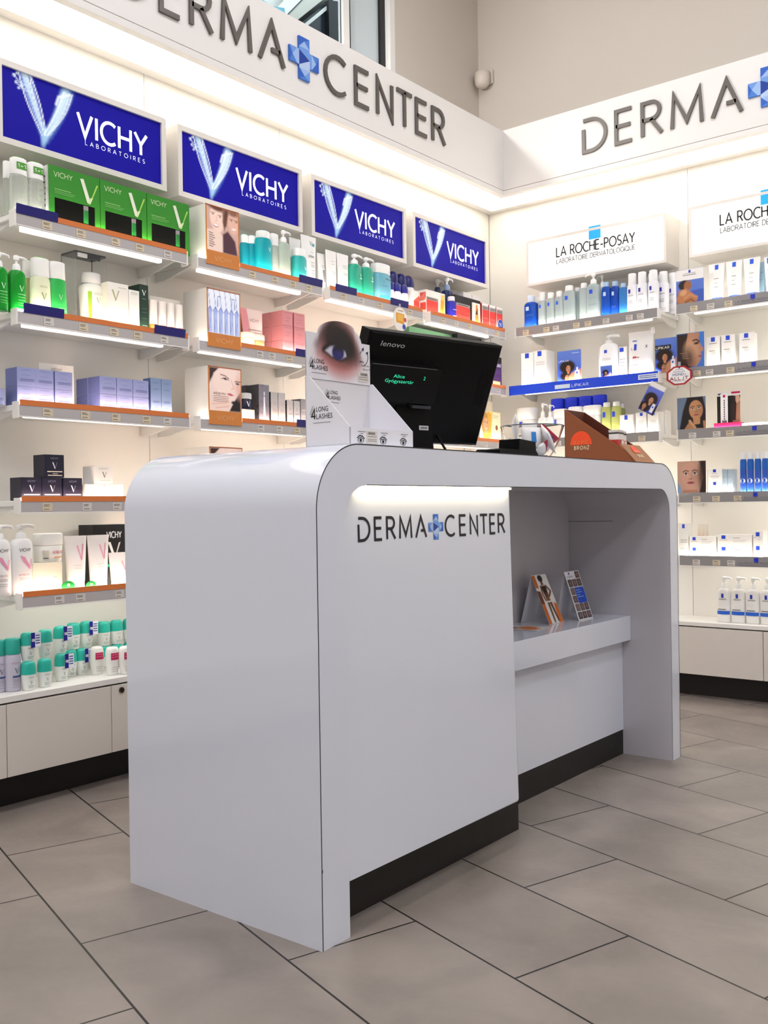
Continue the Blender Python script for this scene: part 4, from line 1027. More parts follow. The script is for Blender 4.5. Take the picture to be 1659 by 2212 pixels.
def k_rollon(w, h, d, c='f2f4ef', cap='2cc0ac', pr=(), tagged=False, band=None):
    a, q = w/2, d/2; z = h*.55
    S = [(0, a*.72, q*.72, 2.3), (.003, a*.76, q*.76, 2.3), (z*.6, a*.92, q*.92, 2.3), (z, a*.99, q*.99, 2.3)]
    b = MB(); b.loft(S, mat(c, .3), 22); prints(b, pr, loft_map(S, 0, z), w/z, True)
    k = MB(); k.loft([(z, a, q, 2.3), (z+(h-z)*.55, a*.97, q*.97, 2.3), (z+(h-z)*.82, a*.9, q*.9, 2.2), (h-.002, a*.78, q*.78, 2.2), (h, a*.6, q*.6, 2.2)], mat(cap, .3), 22)
    parts = [('roller', b), ('cap', k)]
    if band:
        t = MB(); prints(t, [('r', .16, .0, .84, .55, band), ('l', .2, .8, .38, 'e88aa8', .04), ('l', .2, .8, .2, 'e88aa8', .04)], loft_map([(z, a, q, 2.3), (h, a*.9, q*.9, 2.3)], z, h), w/(h-z), True); parts.append(('label', t))
    if tagged:
        t = MB(); y = -q-.004
        t.face([(-a*.1, y, z*.9), (a*1.35, y, z*.9), (a*1.35, y, h*.98), (-a*.1, y, h*.98)], mat('f3f6fb', .5)); t.face([(-a*.1, y-.0004, z*.86), (a*.5, y-.0004, z*.86), (a*.5, y-.0004, h*1.0), (-a*.1, y-.0004, h*1.0)], mat('1a1a8c', .45))
        t.face([(-a*.1, y+.0008, z*.86), (a*1.35, y+.0008, z*.86), (a*1.35, y+.0008, h*1.0), (-a*.1, y+.0008, h*1.0)][::-1], mat('f3f6fb', .5))
        mp = lambda u, v, w_: (u, y-.0008, v)
        text(t, '-50%', -a*.04, z+(h-z)*.3, .0075, mat('f2f4ff', .5), mp, .16, .2, a*.48)
        for i in range(4): t.face([mp(a*.58, z+(h-z)*(.12+.2*i), 0), mp(a*1.2, z+(h-z)*(.12+.2*i), 0), mp(a*1.2, z+(h-z)*(.2+.2*i), 0), mp(a*.58, z+(h-z)*(.2+.2*i), 0)], mat('3a4aa0', .6))
        parts.append(('offer_tag', t))
    return parts
def k_pouch(w, h, d, c='f1efec', pr=(), spout=True):
    b = MB(); rows = []
    for i in range(11):
        t = i/10; y = d/2*(1-t**2.2)+.0012
        rows.append([(w/2*(1-.06*t*(1-t))*math.cos(2*math.pi*k/28), y*math.sin(2*math.pi*k/28), h*t) for k in range(28)])
    b.grid(rows, mat(c, .35), True, True); b.face(rows[0][::-1], mat(c, .35)); b.face(rows[-1], mat(c, .35))
    mp = lambda u, v, o=0: (-w/2*.9+u*w*.9, -(d/2*(1-v**2.2)+.0012)*math.sqrt(max(.02, 1-((u-.5)*1.8)**2))-.0012-o, v*h)
    prints(b, pr, mp, w/h, True)
    parts = [('pouch', b)]
    if spout: k = MB(); k.loft([(h-.014, .009, .006, 2), (h+.012, .007, .006, 2)], mat('f5f4f2', .4), 12, w*.47, 0); parts.append(('spout', k))
    return parts
PIC = {}
def k_card(w, h, d, art='', nu=46, nv=60, pr=(), foot=True, back='d9d4cc', lit=0.0):
    """printed board, 2 mm thick, with a folded strut behind"""
    b = MB(); P = lambda u, v: (-w/2+u*w, -.0012, v*h)
    picture(b, P, PIC[art], nu, nv, paint_mat(.35, lit) if lit else None)
    b.box((-w/2, -.001, 0), (w/2, .001, h), mat(back, .55))
    prints(b, pr, lambda u, v, o=0: (-w/2+u*w, -.0017-o, v*h), w/h)
    parts = [('card', b)]
    if foot: k = MB(); k.prism([(.001, 0), (min(.04, h*.3), 0), (.001, h*.7)], -.006, .006, mat(back, .6), lambda u, v, q: (q, u, v)); parts.append(('strut', k))
    return parts
def k_lightbox(w, h, d, art='', base='d6843c', word='VICHY'):
    b = MB(); m = mat('f4f1ea', .4); b.box((-w/2, -d/2+.003, 0), (w/2, d/2, h), m, .001)
    B = mat(base, .45); y = -d/2
    b.box((-w/2, y, 0), (w/2, y+.003, h*.235), B); b.box((-w/2, y, h*.985), (w/2, y+.003, h), mat('b9673a', .5)); b.box((-w/2, y, h*.235), (-w/2+.003, y+.003, h), B); b.box((w/2-.003, y, h*.235), (w/2, y+.003, h), B)
    text(b, word, 0, h*.075, h*.075, mat('e9a566', .5), lambda u, v, q: (u, y-.0006, v), .13, .26, w*.52, 'l') if False else text(b, word, -w*.26, h*.08, h*.075, mat('eab27c', .5), lambda u, v, q: (u, y-.0006, v), .13, .26, w*.52)
    p = MB(); picture(p, lambda u, v: (-w/2+.003+u*(w-.006), y+.001, h*.237+v*h*.746), PIC[art], 54, 84, paint_mat(.3, .22))
    if art == 'lb_face': fonttext(p, 'ADJON', -w*.36, h*.52, .008, mat('6a4a40', .5), lambda u, v, q: (u, y+.0003, v), w*.36); [p.face([(-w*.36, y+.0003, h*(.49-.03*i)), (w*.1, y+.0003, h*(.49-.03*i)), (w*.1, y+.0003, h*(.498-.03*i)), (-w*.36, y+.0003, h*(.498-.03*i))], mat('b98a80', .5)) for i in range(4)]
    return [('box', b), ('picture', p)]
def k_gift(w, h, d, c='2f8a24'):
    b = MB(); m = mat(c, .38); b.box((-w/2, -d/2+.0005, 0), (w/2, d/2, h), m, .0008)
    y = -d/2; x0, x1, z0, z1 = -w*.40, w*.40, h*.12, h*.46
    for a, q in (((-w/2, 0), (w/2, z0)), ((-w/2, z1), (w/2, h)), ((-w/2, z0), (x0, z1)), ((x1, z0), (w/2, z1))): b.box((a[0], y-.004, a[1]), (q[0], y+.0005, q[1]), m)
    mp = lambda u, v, o=0: (-w/2+u*w, y-.0043-o, v*h)
    prints(b, [('t', 'VICHY', .09, .82, .085, 'cfe0b4', .13, .36), ('l', .1, .42, .60, '8cc478', .014), ('l', .1, .5, .565, '6fb45c', .012), ('l', .1, .46, .535, '6fb45c', .012), ('p', [(.6,.9),(.67,.91),(.8,.55),(.78,.5),(.74,.5)], 'e9f0d8'), ('p', [(.78,.5),(.8,.5),(.965,.86),(.93,.86)], 'a6dc5c'), ('p', [(.76,.49),(.80,.49),(.86,.62),(.8,.6)], 'd8f0b0')], mp, w/h)
    for i in range(2): b.face([mp(.1, .02+.045*i), mp(.9, .02+.045*i), mp(.9, .035+.045*i), mp(.1, .035+.045*i)], mat('7fd44a', .45))
    b.grid([[(-w/2-.0004, d/2, 0), (-w/2-.0004, y, 0)], [(-w/2-.0004, d/2, h), (-w/2-.0004, y, h)]], mat('e9ebe4', .5), False)
    prints(b, [('l', .1, .8, .1+.1*i, '6c746c', .03) for i in range(8)]+[('r', .88, 0, 1, 1, '1d2a18')], box_map(w, d, h, 's'), d/h)
    k = MB(); k.box((x0, y-.0018, z0), (x1, y+.0002, z1), mat('070a08', .3, spec=.2)); k.loft([(z0+.003, .009, .0015, 2), (z1*.78, .009, .0015, 2), (z1*.8, .006, .0015, 2)], mat('1f7a34', .2), 14, w*.22, y-.002); k.loft([(z1*.8, .0085, .0015, 2), (z1*.97, .0085, .0015, 2)], mat('8e8a90', .35), 14, w*.22, y-.002); b_ = k
    return [('gift_box', b), ('window', b_)]
def k_redcard(w, h, d):
    b = MB(); b.box((-w/2, -d/2, 0), (w/2, d/2, h*.17), mat('c01a50', .4), .001); b.box((-w*.46, d*.1, h*.17), (w*.44, d*.16, h), mat('f2efee', .5))
    mp = lambda u, v, o=0: (-w*.46+u*w*.9, d*.1-.0005-o, h*.17+v*h*.83)
    prints(b, [('r', 0, 0, 1, .86, '17110f'), ('p', [(.66,0),(1,0),(1,.82),(.8,.7),(.72,.4)], 'a5745c'), ('p', [(.72,.86),(.95,.86),(1,.7),(.85,.6)], 'caa088'), ('r', .62, .92, 1, .98, 'c01a50'), ('r', .66, .7, .8, .84, '241412'), ('r', .04, .9, .2, .95, '5a5a5a'), ('p', [(.62,.08),(.8,.08),(.84,.62),(.78,.7),(.62,.6)], '2a120e')], mp, w*.9/(h*.83))
    t = MB(); t.box((-w*.3, -.004, h*.17), (-w*.02, .0, h*.94), mat('f6f4f4', .5), .001); [t.face([(-w*.17, -.0046, h*(.26+.06*i)), (-w*.13, -.0046, h*(.26+.06*i)), (-w*.13, -.0046, h*(.3+.06*i)), (-w*.17, -.0046, h*(.3+.06*i))], mat('3a3030', .5)) for i in range(9)]; t.face([(-w*.2, -.0046, h*.84), (-w*.11, -.0046, h*.84), (-w*.11, -.0046, h*.91), (-w*.2, -.0046, h*.91)], mat('c01a50', .4)); t.face([(-w*.24, -.0046, h*.17), (-w*.06, -.0046, h*.17), (-w*.06, -.0046, h*.24), (-w*.24, -.0046, h*.24)], mat('77737a', .4))
    return [('stand', b), ('sample_box', t)]
def k_acrylic(w, h, d):
    b = MB(); m = mat('f6f8f8', .05, trans=.95, ior=1.12); t = .0022
    b.box((-w/2, d/2-t, 0), (w/2, d/2, h), m); b.box((-w/2, -d/2, 0), (-w/2+t, d/2, h), m); b.box((w/2-t, -d/2, 0), (w/2, d/2, h), m); b.box((-w/2, -d/2, 0), (w/2, d/2, t), m)
    k = MB(); k.box((-w/2, -d/2, h), (w/2, d/2, h+.006), mat('4a4a4e', .25), .001); k.box((-w*.42, -d/2-.002, h-.012), (-w*.12, -d/2+.002, h), mat('eeeeee', .3)); k.box((-w*.12, -d/2-.001, h-.014), (w*.3, -d/2+.002, h), mat('3f3f44', .3))
    return [('case', b), ('lid', k)]
def k_disc(w, h, d, c='f4efe6', rim='e9e2d8', pr=(), n=32, edges=None, bracket=True):
    b = MB(); a = w/2; q = h/2; r0 = 360/edges/2 if edges else 0; n = edges or n
    pts = [(a*math.cos(R(360*i/n+r0)), q+q*math.sin(R(360*i/n+r0))) for i in range(n)]
    b.prism(pts, -.0008, .0008, mat(rim, .4), lambda u, v, z: (u, -z, v))
    k = .84 if edges else .95
    b.face([(x*k, -.0012, q+(z-q)*k) for x, z in pts], mat(c, .4))
    prints(b, pr, lambda u, v, o=0: (-a+u*w, -.0017-o, v*h), w/h)
    parts = [('disc', b)]
    if bracket: s = MB(); s.box((-.006, .001, q*.75), (.006, .0022, h+.015), mat('e8eef2', .2, trans=.6)); parts.append(('holder', s))
    return parts
KIND = {n[2:]: f for n, f in list(globals().items()) if n.startswith('k_')}
_CACHE = {}
def put(kind, name, loc, rot, w, h, d, label, cat, group=None, tilt=None, **op):
    """one article: an Empty with its parts, or one mesh when it has no parts; same articles share their meshes"""
    key = repr((kind, round(w, 4), round(h, 4), round(d, 4), sorted(op.items(), key=lambda t: t[0])))
    src = _CACHE.get(key)
    if src is None:
        parts = KIND[kind](w, h, d, **op)
        if len(parts) == 1: root = parts[0][1].build(name); kids = []
        else:
            root = empty(name, (0, 0, 0)); kids = [b.build(n, root) for n, b in parts]
        _CACHE[key] = (root, kids)
    else:
        root = src[0].copy(); COL.objects.link(root); root.name = name
        for k in list(root.keys()): del root[k]
        for c in src[1]:
            c2 = c.copy(); COL.objects.link(c2); c2.parent = root
    root.location = loc; root.rotation_euler = (tilt[0] if tilt else 0, tilt[1] if tilt else 0, rot+(tilt[2] if tilt else 0))
    return tag(root, label, cat, group)
def goods(wall, kind, name, u, dep, z, w, h, d, label, cat, group=None, tilt=None, **op):
    """u along the wall, dep = depth of the article's front behind the shelf front"""
    if wall == 'L': loc, rot = (XF-dep-d/2, u, z), R(90)
    else: loc, rot = (u, YF+dep+d/2, z), 0
    return put(kind, name, loc, rot, w, h, d, label, cat, group, tilt, **op)

# ---- pictures on cards and light boxes
def _smile(a):
    x = lambda u: u*a
    L = [('bg', 'cfa89c'), ('poly', [(0,0),(x(.6),0),(x(.56),.36),(x(.3),.5),(0,.46)], 'ecd0c2', .05), ('poly', [(x(.5),0),(x(.97),0),(x(.9),.32),(x(.66),.52),(x(.5),.42)], '4c2c38', .05)]
    L += [('ell', x(.84), .72, .15, .24, 6, 'e2b4a2', .05), ('poly', [(x(.62),.62),(x(.7),1),(x(.56),1),(x(.5),.6)], '5a372e', .05), ('ell', x(.84), .96, .16, .07, 0, '8a5c48', .06)]
    L += [('ell', x(.32), .74, .20, .31, 12, 'f4d3c4', .04), ('ell', x(.28), 1.02, .28, .10, -10, '6a4232', .06), ('poly', [(x(.52),.98),(x(.62),.7),(x(.56),.5),(x(.5),.7)], '6a4232', .05)]
    for ex, ey in ((.20, .83), (.42, .80), (.78, .79), (.94, .78)):
        L += [('ell', x(ex), ey, .028, .013, -8, '3a2622', .015), ('line', [(x(ex-.07), ey+.03), (x(ex+.06), ey+.035)], .012, '6a4232', .015)]
    L += [('line', [(x(.31), .8), (x(.33), .7), (x(.28), .69)], .012, 'd09a86', .03), ('ell', x(.28), .59, .082, .042, -12, 'b4525a', .02), ('ell', x(.28), .597, .072, .026, -12, 'fffaf6', .012), ('ell', x(.86), .60, .06, .02, 6, 'fbf2ee', .02), ('line', [(x(.1), .66), (x(.13), .58)], .01, 'd8a694', .03)]
    for i in range(7): L.append(('line', [(x(.07), .40-.05*i), (x(.19+.03*(i % 3)), .39-.05*i)], .018, '4a3030', .014))
    return L
def _ampoules(a):
    x = lambda u: u*a; L = [('grad', 'dfe6fa', 'eef2fd', 'v', 0, 1)]
    for i in range(6):
        u = .04+.17*i; L += [('line', [(x(u+.03), .05), (x(u+.02), .48)], .11*a, 'b9c6f2', .02), ('line', [(x(u-.02), .02), (x(u-.03), .5)], .014, '2b3a78', .012), ('ell', x(u+.03), .52, .045, .08, 0, '9fb0e8', .03), ('line', [(x(u-.05), .5), (x(u+.02), .60), (x(u+.09), .5)], .014, '33428a', .012), ('line', [(x(u+.03), .6), (x(u-.02), 1)], .013, '33428a', .012), ('line', [(x(u+.02), .1), (x(u+.05), .45)], .012, '6a7ac8', .012)]
    for u in (.3, .74): L += [('poly', [(x(u),.62),(x(u+.11),.62),(x(u+.1),.86),(x(u+.01),.86)], 'dde4fa', .01), ('line', [(x(u),.62),(x(u+.01),.86),(x(u+.1),.86),(x(u+.11),.62)], .014, '2b3a78', .01)]
    return L
def _lbface(a):
    x = lambda u: u*a
    L = [('bg', 'ecd4cb'), ('poly', [(0,1),(0,.62),(x(.12),.8),(x(.3),.97),(x(.5),1)], '3a2320', .05), ('poly', [(x(.62),0),(x(1),0),(x(1),.55),(x(.88),.42),(x(.7),.24)], '1b1416', .05)]
    L += [('poly', [(x(.14),.86),(x(.34),1.02),(x(.8),1.0),(x(1.02),.8),(x(.98),.48),(x(.80),.26),(x(.6),.24),(x(.3),.42),(x(.12),.62)], 'f6dacf', .04), ('ell', x(.95), .6, .12, .26, 0, 'dca898', .12, .7)]
    L += [('line', [(x(.36), .85), (x(.5), .83), (x(.62), .77)], .022, '5a3a32', .02), ('line', [(x(.82), .72), (x(1), .72)], .022, '5a3a32', .02), ('ell', x(.5), .755, .062, .020, -14, '4a3a48', .02), ('ell', x(.51), .757, .02, .018, 0, '241a24', .012), ('line', [(x(.38), .75), (x(.5), .785), (x(.63), .73)], .014, '2a1a1a', .014), ('ell', x(.9), .67, .06, .022, -6, '3a2a30', .02)]
    L += [('line', [(x(.70), .74), (x(.78), .55), (x(.70), .53)], .014, 'c99484', .03), ('ell', x(.66), .40, .085, .028, -8, 'c4606c', .018), ('line', [(x(.55), .405), (x(.78), .385)], .008, '7a2a38', .01), ('poly', [(0,.0),(x(.62),0),(x(.74),.18),(x(.56),.26),(x(.2),.2),(0,.28)], 'f2d2c4', .03), ('line', [(x(.08), .15), (x(.55), .2)], .014, 'd4a090', .03), ('line', [(x(.2), .06), (x(.6), .12)], .014, 'd4a090', .03)]
    return L
def _couple(a):      # two people, blue sky, white bottle
    x = lambda u: u*a
    return [('grad', '3a56b8', '5f7ed0', 'v', .2, 1), ('ell', x(.42), .5, .27, .2, 0, '20140f', .06), ('ell', x(.38), .22, .22, .14, 0, '1d120e', .05), ('poly', [(x(.2),0),(x(.6),.3),(x(1),.42),(x(1),0)], 'b9815e', .05)]+face_of(x(.46), .44, .15, 'b67a56', '20140f')+face_of(x(.40), .16, .13, 'a96e4c', '1d120e')+[('poly', [(x(.72),.05),(x(.93),.05),(x(.92),.36),(x(.74),.36)], 'eef1f4', .02), ('poly', [(x(.8),.36),(x(.86),.36),(x(.86),.46),(x(.8),.46)], 'f4f4f4', .015), ('poly', [(x(.78),.26),(x(.86),.26),(x(.86),.32),(x(.78),.32)], '2440b0', .01)]
def _back(a):        # bather seen from the side in front of the sea
    x = lambda u: u*a
    return [('bg', '5a78cc'), ('poly', [(0,.36),(x(1),.42),(x(1),0),(0,0)], '3f5cb4', .05), ('poly', [(0,.70),(x(1),.70),(x(1),1),(0,1)], 'f1efec', .008), ('ell', x(.3), .57, .17, .14, 0, '1f1612', .03), ('ell', x(.42), .55, .11, .14, -8, '9a6444', .03), ('line', [(x(.46), .62), (x(.51), .53), (x(.46), .5)], .03, '9a6444', .02), ('poly', [(x(.1),.44),(x(.36),.48),(x(.6),.32),(x(.78),.14),(x(.66),.02),(x(.1),0),(x(0),.2)], 'b87a50', .04), ('line', [(x(.3), .2), (x(.5), .3), (x(.74), .2)], .06, 'c98e62', .04), ('line', [(x(.34), .1), (x(.55), .16), (x(.7), .04)], .05, '8a5434', .04), ('ell', x(.26), .36, .1, .08, 20, 'd2a078', .05), ('poly', [(x(.45),.9),(x(.53),.9),(x(.53),.975),(x(.45),.975)], '2340b8', .008)]
def _profile(a):     # face in profile on blue
    x = lambda u: u*a
    return [('bg', '3f78cc'), ('poly', [(0,0),(0,1),(x(.5),1),(x(.62),.5),(x(.5),0)], '2a1a16', .08), ('poly', [(x(.42),1),(x(.84),.98),(x(.80),.82),(x(.86),.68),(x(.97),.52),(x(.94),.47),(x(.86),.46),(x(.90),.38),(x(.85),.33),(x(.88),.27),(x(.80),.16),(x(.7),.07),(x(.42),.1),(x(.3),.5)], 'b88466', .03), ('ell', x(.52), .5, .2, .3, 0, 'caa080', .14, .7), ('ell', x(.38), .3, .2, .28, 0, '3a221a', .2, .8), ('line', [(x(.6),.78), (x(.72), .8), (x(.82), .74)], .04, '3a241c', .03), ('ell', x(.72), .7, .07, .03, 5, '1f1412', .03), ('ell', x(.84), .345, .06, .022, 5, '9a4a46', .02)]
def _dark(a):        # long dark hair, hand at the chin
    x = lambda u: u*a
    return [('bg', '6a7c94'), ('poly', [(x(.06),0),(x(.2),.6),(x(.36),1),(x(.9),1),(x(1),.6),(x(1),0)], '1d1618', .04)]+face_of(x(.66), .63, .40, 'c08a62', '1d1618', tilt=4)+[('poly', [(x(.2),0),(x(.44),.3),(x(.62),.08),(x(1),.06),(x(1),0)], 'b07c56', .03), ('line', [(x(.44),.3), (x(.62), .1)], .07, 'c89a74', .03), ('line', [(x(.94),.26), (x(.96), .06)], .06, 'b98860', .03)]
def _pale(a):        # close portrait, dark hair at the right
    x = lambda u: u*a
    return [('bg', 'c9a08c'), ('poly', [(0,0),(0,.4),(x(.12),.2),(x(.14),0)], '7f9ec4', .03), ('poly', [(x(.78),1),(x(1),1),(x(1),0),(x(.74),0),(x(.9),.5)], '2a1c18', .05)]+face_of(x(.46), .58, .56, 'd3a28c', '4a2e26', tilt=2)+[('ell', x(.88), .6, .12, .5, 0, '2f1e1a', .12, .85), ('poly', [(x(.1),0),(x(.2),.14),(x(.7),.14),(x(.78),0)], 'b9816c', .06)]
def _yellow(a):
    x = lambda u: u*a
    return [('grad', 'f3ead2', 'e8c860', 'h', .1, .6), ('poly', [(x(.5),0),(x(1),0),(x(1),1),(x(.62),1)], 'f3ecc8', .06), ('poly', [(x(.1),0),(x(.2),.8),(x(.4),1),(x(.56),.9),(x(.5),0)], 'd8a83c', .06), ('ell', x(.22), .62, .2, .4, 0, 'b98a3c', .08)]+face_of(x(.28), .58, .3, 'e0a884', '8a5a28')+[('ell', x(.28), .44, .05, .02, 0, 'fcf6f0', .02), ('ell', x(.8), .48, .075, .09, 0, '7a4a1c', .02)]
def _plain(a): return [('grad', 'f4f1ea', 'e6dfd4', 'v', 0, 1), ('ell', .5*a, .5, .3, .3, 0, 'd9b8a0', .2, .6)]
PIC.update(lb_smile=_smile, lb_amp=_ampoules, lb_face=_lbface, couple=_couple, back=_back, profile=_profile, dark=_dark, pale=_pale, yellow=_yellow, plain=_plain)

PIC['pinkv'] = lambda a: [('bg', 'f2e2de'), ('poly', [(0,0),(0,1),(.28*a,1),(.62*a,0)], 'e79aa2', .01), ('poly', [(0,0),(0,.95),(.2*a,0)], '5a3030', .01), ('poly', [(.62*a,0),(1*a,.62),(1*a,.2),(.8*a,0)], 'eeaab0', .01)]
goods('L', 'bottle', 'cleansing_water_bottle', 1.5518, 0.0350, 1.7008, 0.0521, 0.1710, 0.0323, 'clear bottle with white cap and 1+1 sticker, left one, left of green gift boxes', 'bottle', 'clear bottles with 1+1 stickers', c='eef3ea', trans=0.75, cap='f7f7f4', captop='63c038', caph=0.28, capw=0.93, neck=0.8, e=3, sticker=True, pr=[('v', 0.5, 0.62, 0.14, 'a9c48c', 'a9c48c'), ('l', 0.3, 0.7, 0.48, 'a8b49c'), ('l', 0.3, 0.7, 0.42, 'a8b49c'), ('l', 0.3, 0.62, 0.3, 'b4bea8')])
goods('L', 'bottle', 'cleansing_water_bottle', 1.6057, 0.0350, 1.7008, 0.0521, 0.1710, 0.0323, 'clear bottle with white cap and 1+1 sticker, right one, left of green gift boxes', 'bottle', 'clear bottles with 1+1 stickers', c='eef3ea', trans=0.75, cap='f7f7f4', captop='63c038', caph=0.28, capw=0.93, neck=0.8, e=3, sticker=True, pr=[('v', 0.5, 0.62, 0.14, 'a9c48c', 'a9c48c'), ('l', 0.3, 0.7, 0.48, 'a8b49c'), ('l', 0.3, 0.7, 0.42, 'a8b49c'), ('l', 0.3, 0.62, 0.3, 'b4bea8')])
goods('L', 'bottle', 'cleansing_water_bottle', 1.5568, 0.1100, 1.7008, 0.0266, 0.1806, 0.0186, 'clear bottle with white cap half hidden behind the 1+1 bottles, top left shelf', 'bottle', c='eef3ea', trans=0.75, cap='f7f7f4', caph=0.28, capw=0.93, neck=0.8, e=3)
goods('L', 'gift', 'gift_box', 1.7219, 0.0280, 1.7008, 0.1745, 0.1721, 0.0700, 'green gift box with a black window, leftmost of three, top shelf, first blue sign', 'gift box', 'green gift boxes')
goods('L', 'gift', 'gift_box', 1.8982, 0.0280, 1.7008, 0.1745, 0.1721, 0.0700, 'green gift box with a black window, middle of three, top shelf, first blue sign', 'gift box', 'green gift boxes')
goods('L', 'gift', 'gift_box', 2.0750, 0.0280, 1.7008, 0.1745, 0.1721, 0.0700, 'green gift box with a black window, rightmost of three, top shelf, first blue sign', 'gift box', 'green gift boxes')
goods('L', 'pump', 'pump_bottle', 1.4818, 0.0300, 1.4208, 0.0523, 0.1674, 0.0314, 'bright green pump bottle with white pump, left one, second shelf, first blue sign', 'pump bottle', 'green pump bottles', c='14a02e', hb=0.74, trans=0.25, pr=[('v', 0.62, 0.66, 0.16, 'bfe8c0', 'bfe8c0'), ('l', 0.4, 0.86, 0.5, 'bfe8c0'), ('l', 0.4, 0.86, 0.42, '8ad08a'), ('l', 0.4, 0.86, 0.34, '8ad08a'), ('l', 0.4, 0.8, 0.26, '8ad08a'), ('l', 0.4, 0.8, 0.2, '8ad08a')], side=1)
goods('L', 'pump', 'pump_bottle', 1.5377, 0.0300, 1.4208, 0.0523, 0.1674, 0.0314, 'bright green pump bottle with white pump, right one, second shelf, first blue sign', 'pump bottle', 'green pump bottles', c='14a02e', hb=0.74, trans=0.25, pr=[('v', 0.62, 0.66, 0.16, 'bfe8c0', 'bfe8c0'), ('l', 0.4, 0.86, 0.5, 'bfe8c0'), ('l', 0.4, 0.86, 0.42, '8ad08a'), ('l', 0.4, 0.86, 0.34, '8ad08a'), ('l', 0.4, 0.8, 0.26, '8ad08a'), ('l', 0.4, 0.8, 0.2, '8ad08a')], side=1)
goods('L', 'bottle', 'toner_bottle', 1.6107, 0.1000, 1.4208, 0.0304, 0.1774, 0.0213, 'pale olive bottle with green topped cap behind the green pump bottle, upper left', 'bottle', c='b8c48a', cap='f4f4ee', captop='5cc040', caph=0.3, capw=0.92, e=3, neck=0.8)
goods('L', 'bottle', 'toner_bottle', 1.6141, 0.0300, 1.4208, 0.0592, 0.1728, 0.0355, 'pale yellow bottle with tall white cap and grey V mark, second shelf, first blue sign', 'bottle', c='e9ecc8', cap='f5f5ef', captop='6cc840', caph=0.32, capw=0.93, e=3, neck=0.85, pr=[('t', 'VICHY', 0.3, 0.82, 0.055, '8c9468', 0.12, 0.42), ('v', 0.52, 0.58, 0.2, '8c9a5c', '8c9a5c'), ('l', 0.4, 0.62, 0.36, 'aab088')], taper=1.05)
goods('L', 'bottle', 'toner_bottle', 1.6680, 0.0300, 1.4208, 0.0562, 0.1717, 0.0337, 'solid green bottle with tall white cap, second shelf, first blue sign', 'bottle', c='36b455', cap='f5f5ef', caph=0.3, capw=0.93, e=3, neck=0.85, taper=1.08, pr=[('v', 0.55, 0.62, 0.15, 'a9e0b0', 'a9e0b0'), ('l', 0.42, 0.84, 0.3, 'a9e0b0'), ('l', 0.42, 0.84, 0.24, 'a9e0b0'), ('l', 0.42, 0.8, 0.17, '8ed49a'), ('l', 0.42, 0.8, 0.11, '8ed49a')])
goods('L', 'acrylic', 'clear_holder', 1.7913, 0.0500, 1.4208, 0.1116, 0.2178, 0.0750, 'clear plastic holder with dark lid standing over a white bottle, upper left', 'holder')
goods('L', 'bottle', 'cream_bottle', 1.8134, 0.0580, 1.4208, 0.0810, 0.1700, 0.0500, 'white bottle with a bright green stripe inside the clear dark lidded holder', 'bottle', c='f3f5ea', cap='f3f3ef', caph=0.2, capw=0.8, e=3, taper=0.85, pr=[('r', 0.16, 0.1, 0.32, 0.9, '9cc832'), ('t', 'VICHY', 0.42, 0.84, 0.055, '9aa08c', 0.12, 0.42), ('v', 0.62, 0.7, 0.16, 'a8b48c', 'a8b48c'), ('l', 0.4, 0.8, 0.3, 'b4b8a4')])
goods('L', 'carton', 'product_carton', 1.8763, 0.0300, 1.4208, 0.0765, 0.1420, 0.0600, 'wide white carton with a pale green V mark, second shelf, first blue sign', 'carton', c='f4f3ea', side='ece9da', pr=[('v', 0.36, 0.72, 0.24, 'a8b47c', '8a9a6c'), ('l', 0.5, 0.9, 0.9, 'bdbaa8'), ('l', 0.3, 0.8, 0.2, 'e4e2d4')])
goods('L', 'carton', 'product_carton', 1.9361, 0.0300, 1.4208, 0.0403, 0.1299, 0.0350, 'narrow white carton in front of the dark green one, second shelf, first blue sign', 'carton', c='f4f3ec', side='e9e8dc', pr=[('l', 0.2, 0.86, 0.93, '9a988c'), ('l', 0.2, 0.86, 0.89, 'c8c6b8')])
goods('L', 'carton', 'product_carton', 1.9825, 0.0400, 1.4208, 0.0348, 0.1570, 0.0600, 'tall dark green carton with a white V, second shelf, first blue sign', 'carton', c='173226', side='1d3a2c', pr=[('v', 0.5, 0.83, 0.12, 'e9efe8', 'e9efe8'), ('l', 0.3, 0.7, 0.7, '7c9488'), ('l', 0.25, 0.8, 0.5, '4c6a5a'), ('l', 0.25, 0.8, 0.42, '4c6a5a'), ('l', 0.25, 0.8, 0.3, '4c6a5a'), ('l', 0.25, 0.8, 0.15, '6a8a7a'), ('l', 0.25, 0.8, 0.1, '6a8a7a')])
goods('L', 'carton', 'backing_card', 2.1066, 0.0900, 1.4208, 0.1266, 0.1402, 0.0040, 'white backing card behind four amber vials, second shelf, left', 'card', c='f1ebe2', pr=[('v', 0.12, 0.7, 0.14, 'dcc8b4', 'dcc8b4'), ('v', 0.37, 0.7, 0.14, 'dcc8b4', 'dcc8b4'), ('v', 0.62, 0.7, 0.14, 'dcc8b4', 'dcc8b4'), ('v', 0.87, 0.7, 0.14, 'dcc8b4', 'dcc8b4')])
goods('L', 'bottle', 'serum_vial', 2.0213, 0.0300, 1.4208, 0.0307, 0.1138, 0.0307, 'amber based vial with white top, leftmost of four from left, second shelf, first blue sign', 'vial', 'amber serum vials', c='d98a3c', cap='f3ece2', caph=0.7, capw=0.94, e=2, neck=0.9, trans=0.2)
goods('L', 'bottle', 'serum_vial', 2.0573, 0.0300, 1.4208, 0.0307, 0.1138, 0.0307, 'amber based vial with white top, second of four from left, second shelf, first blue sign', 'vial', 'amber serum vials', c='d98a3c', cap='f3ece2', caph=0.7, capw=0.94, e=2, neck=0.9, trans=0.2)
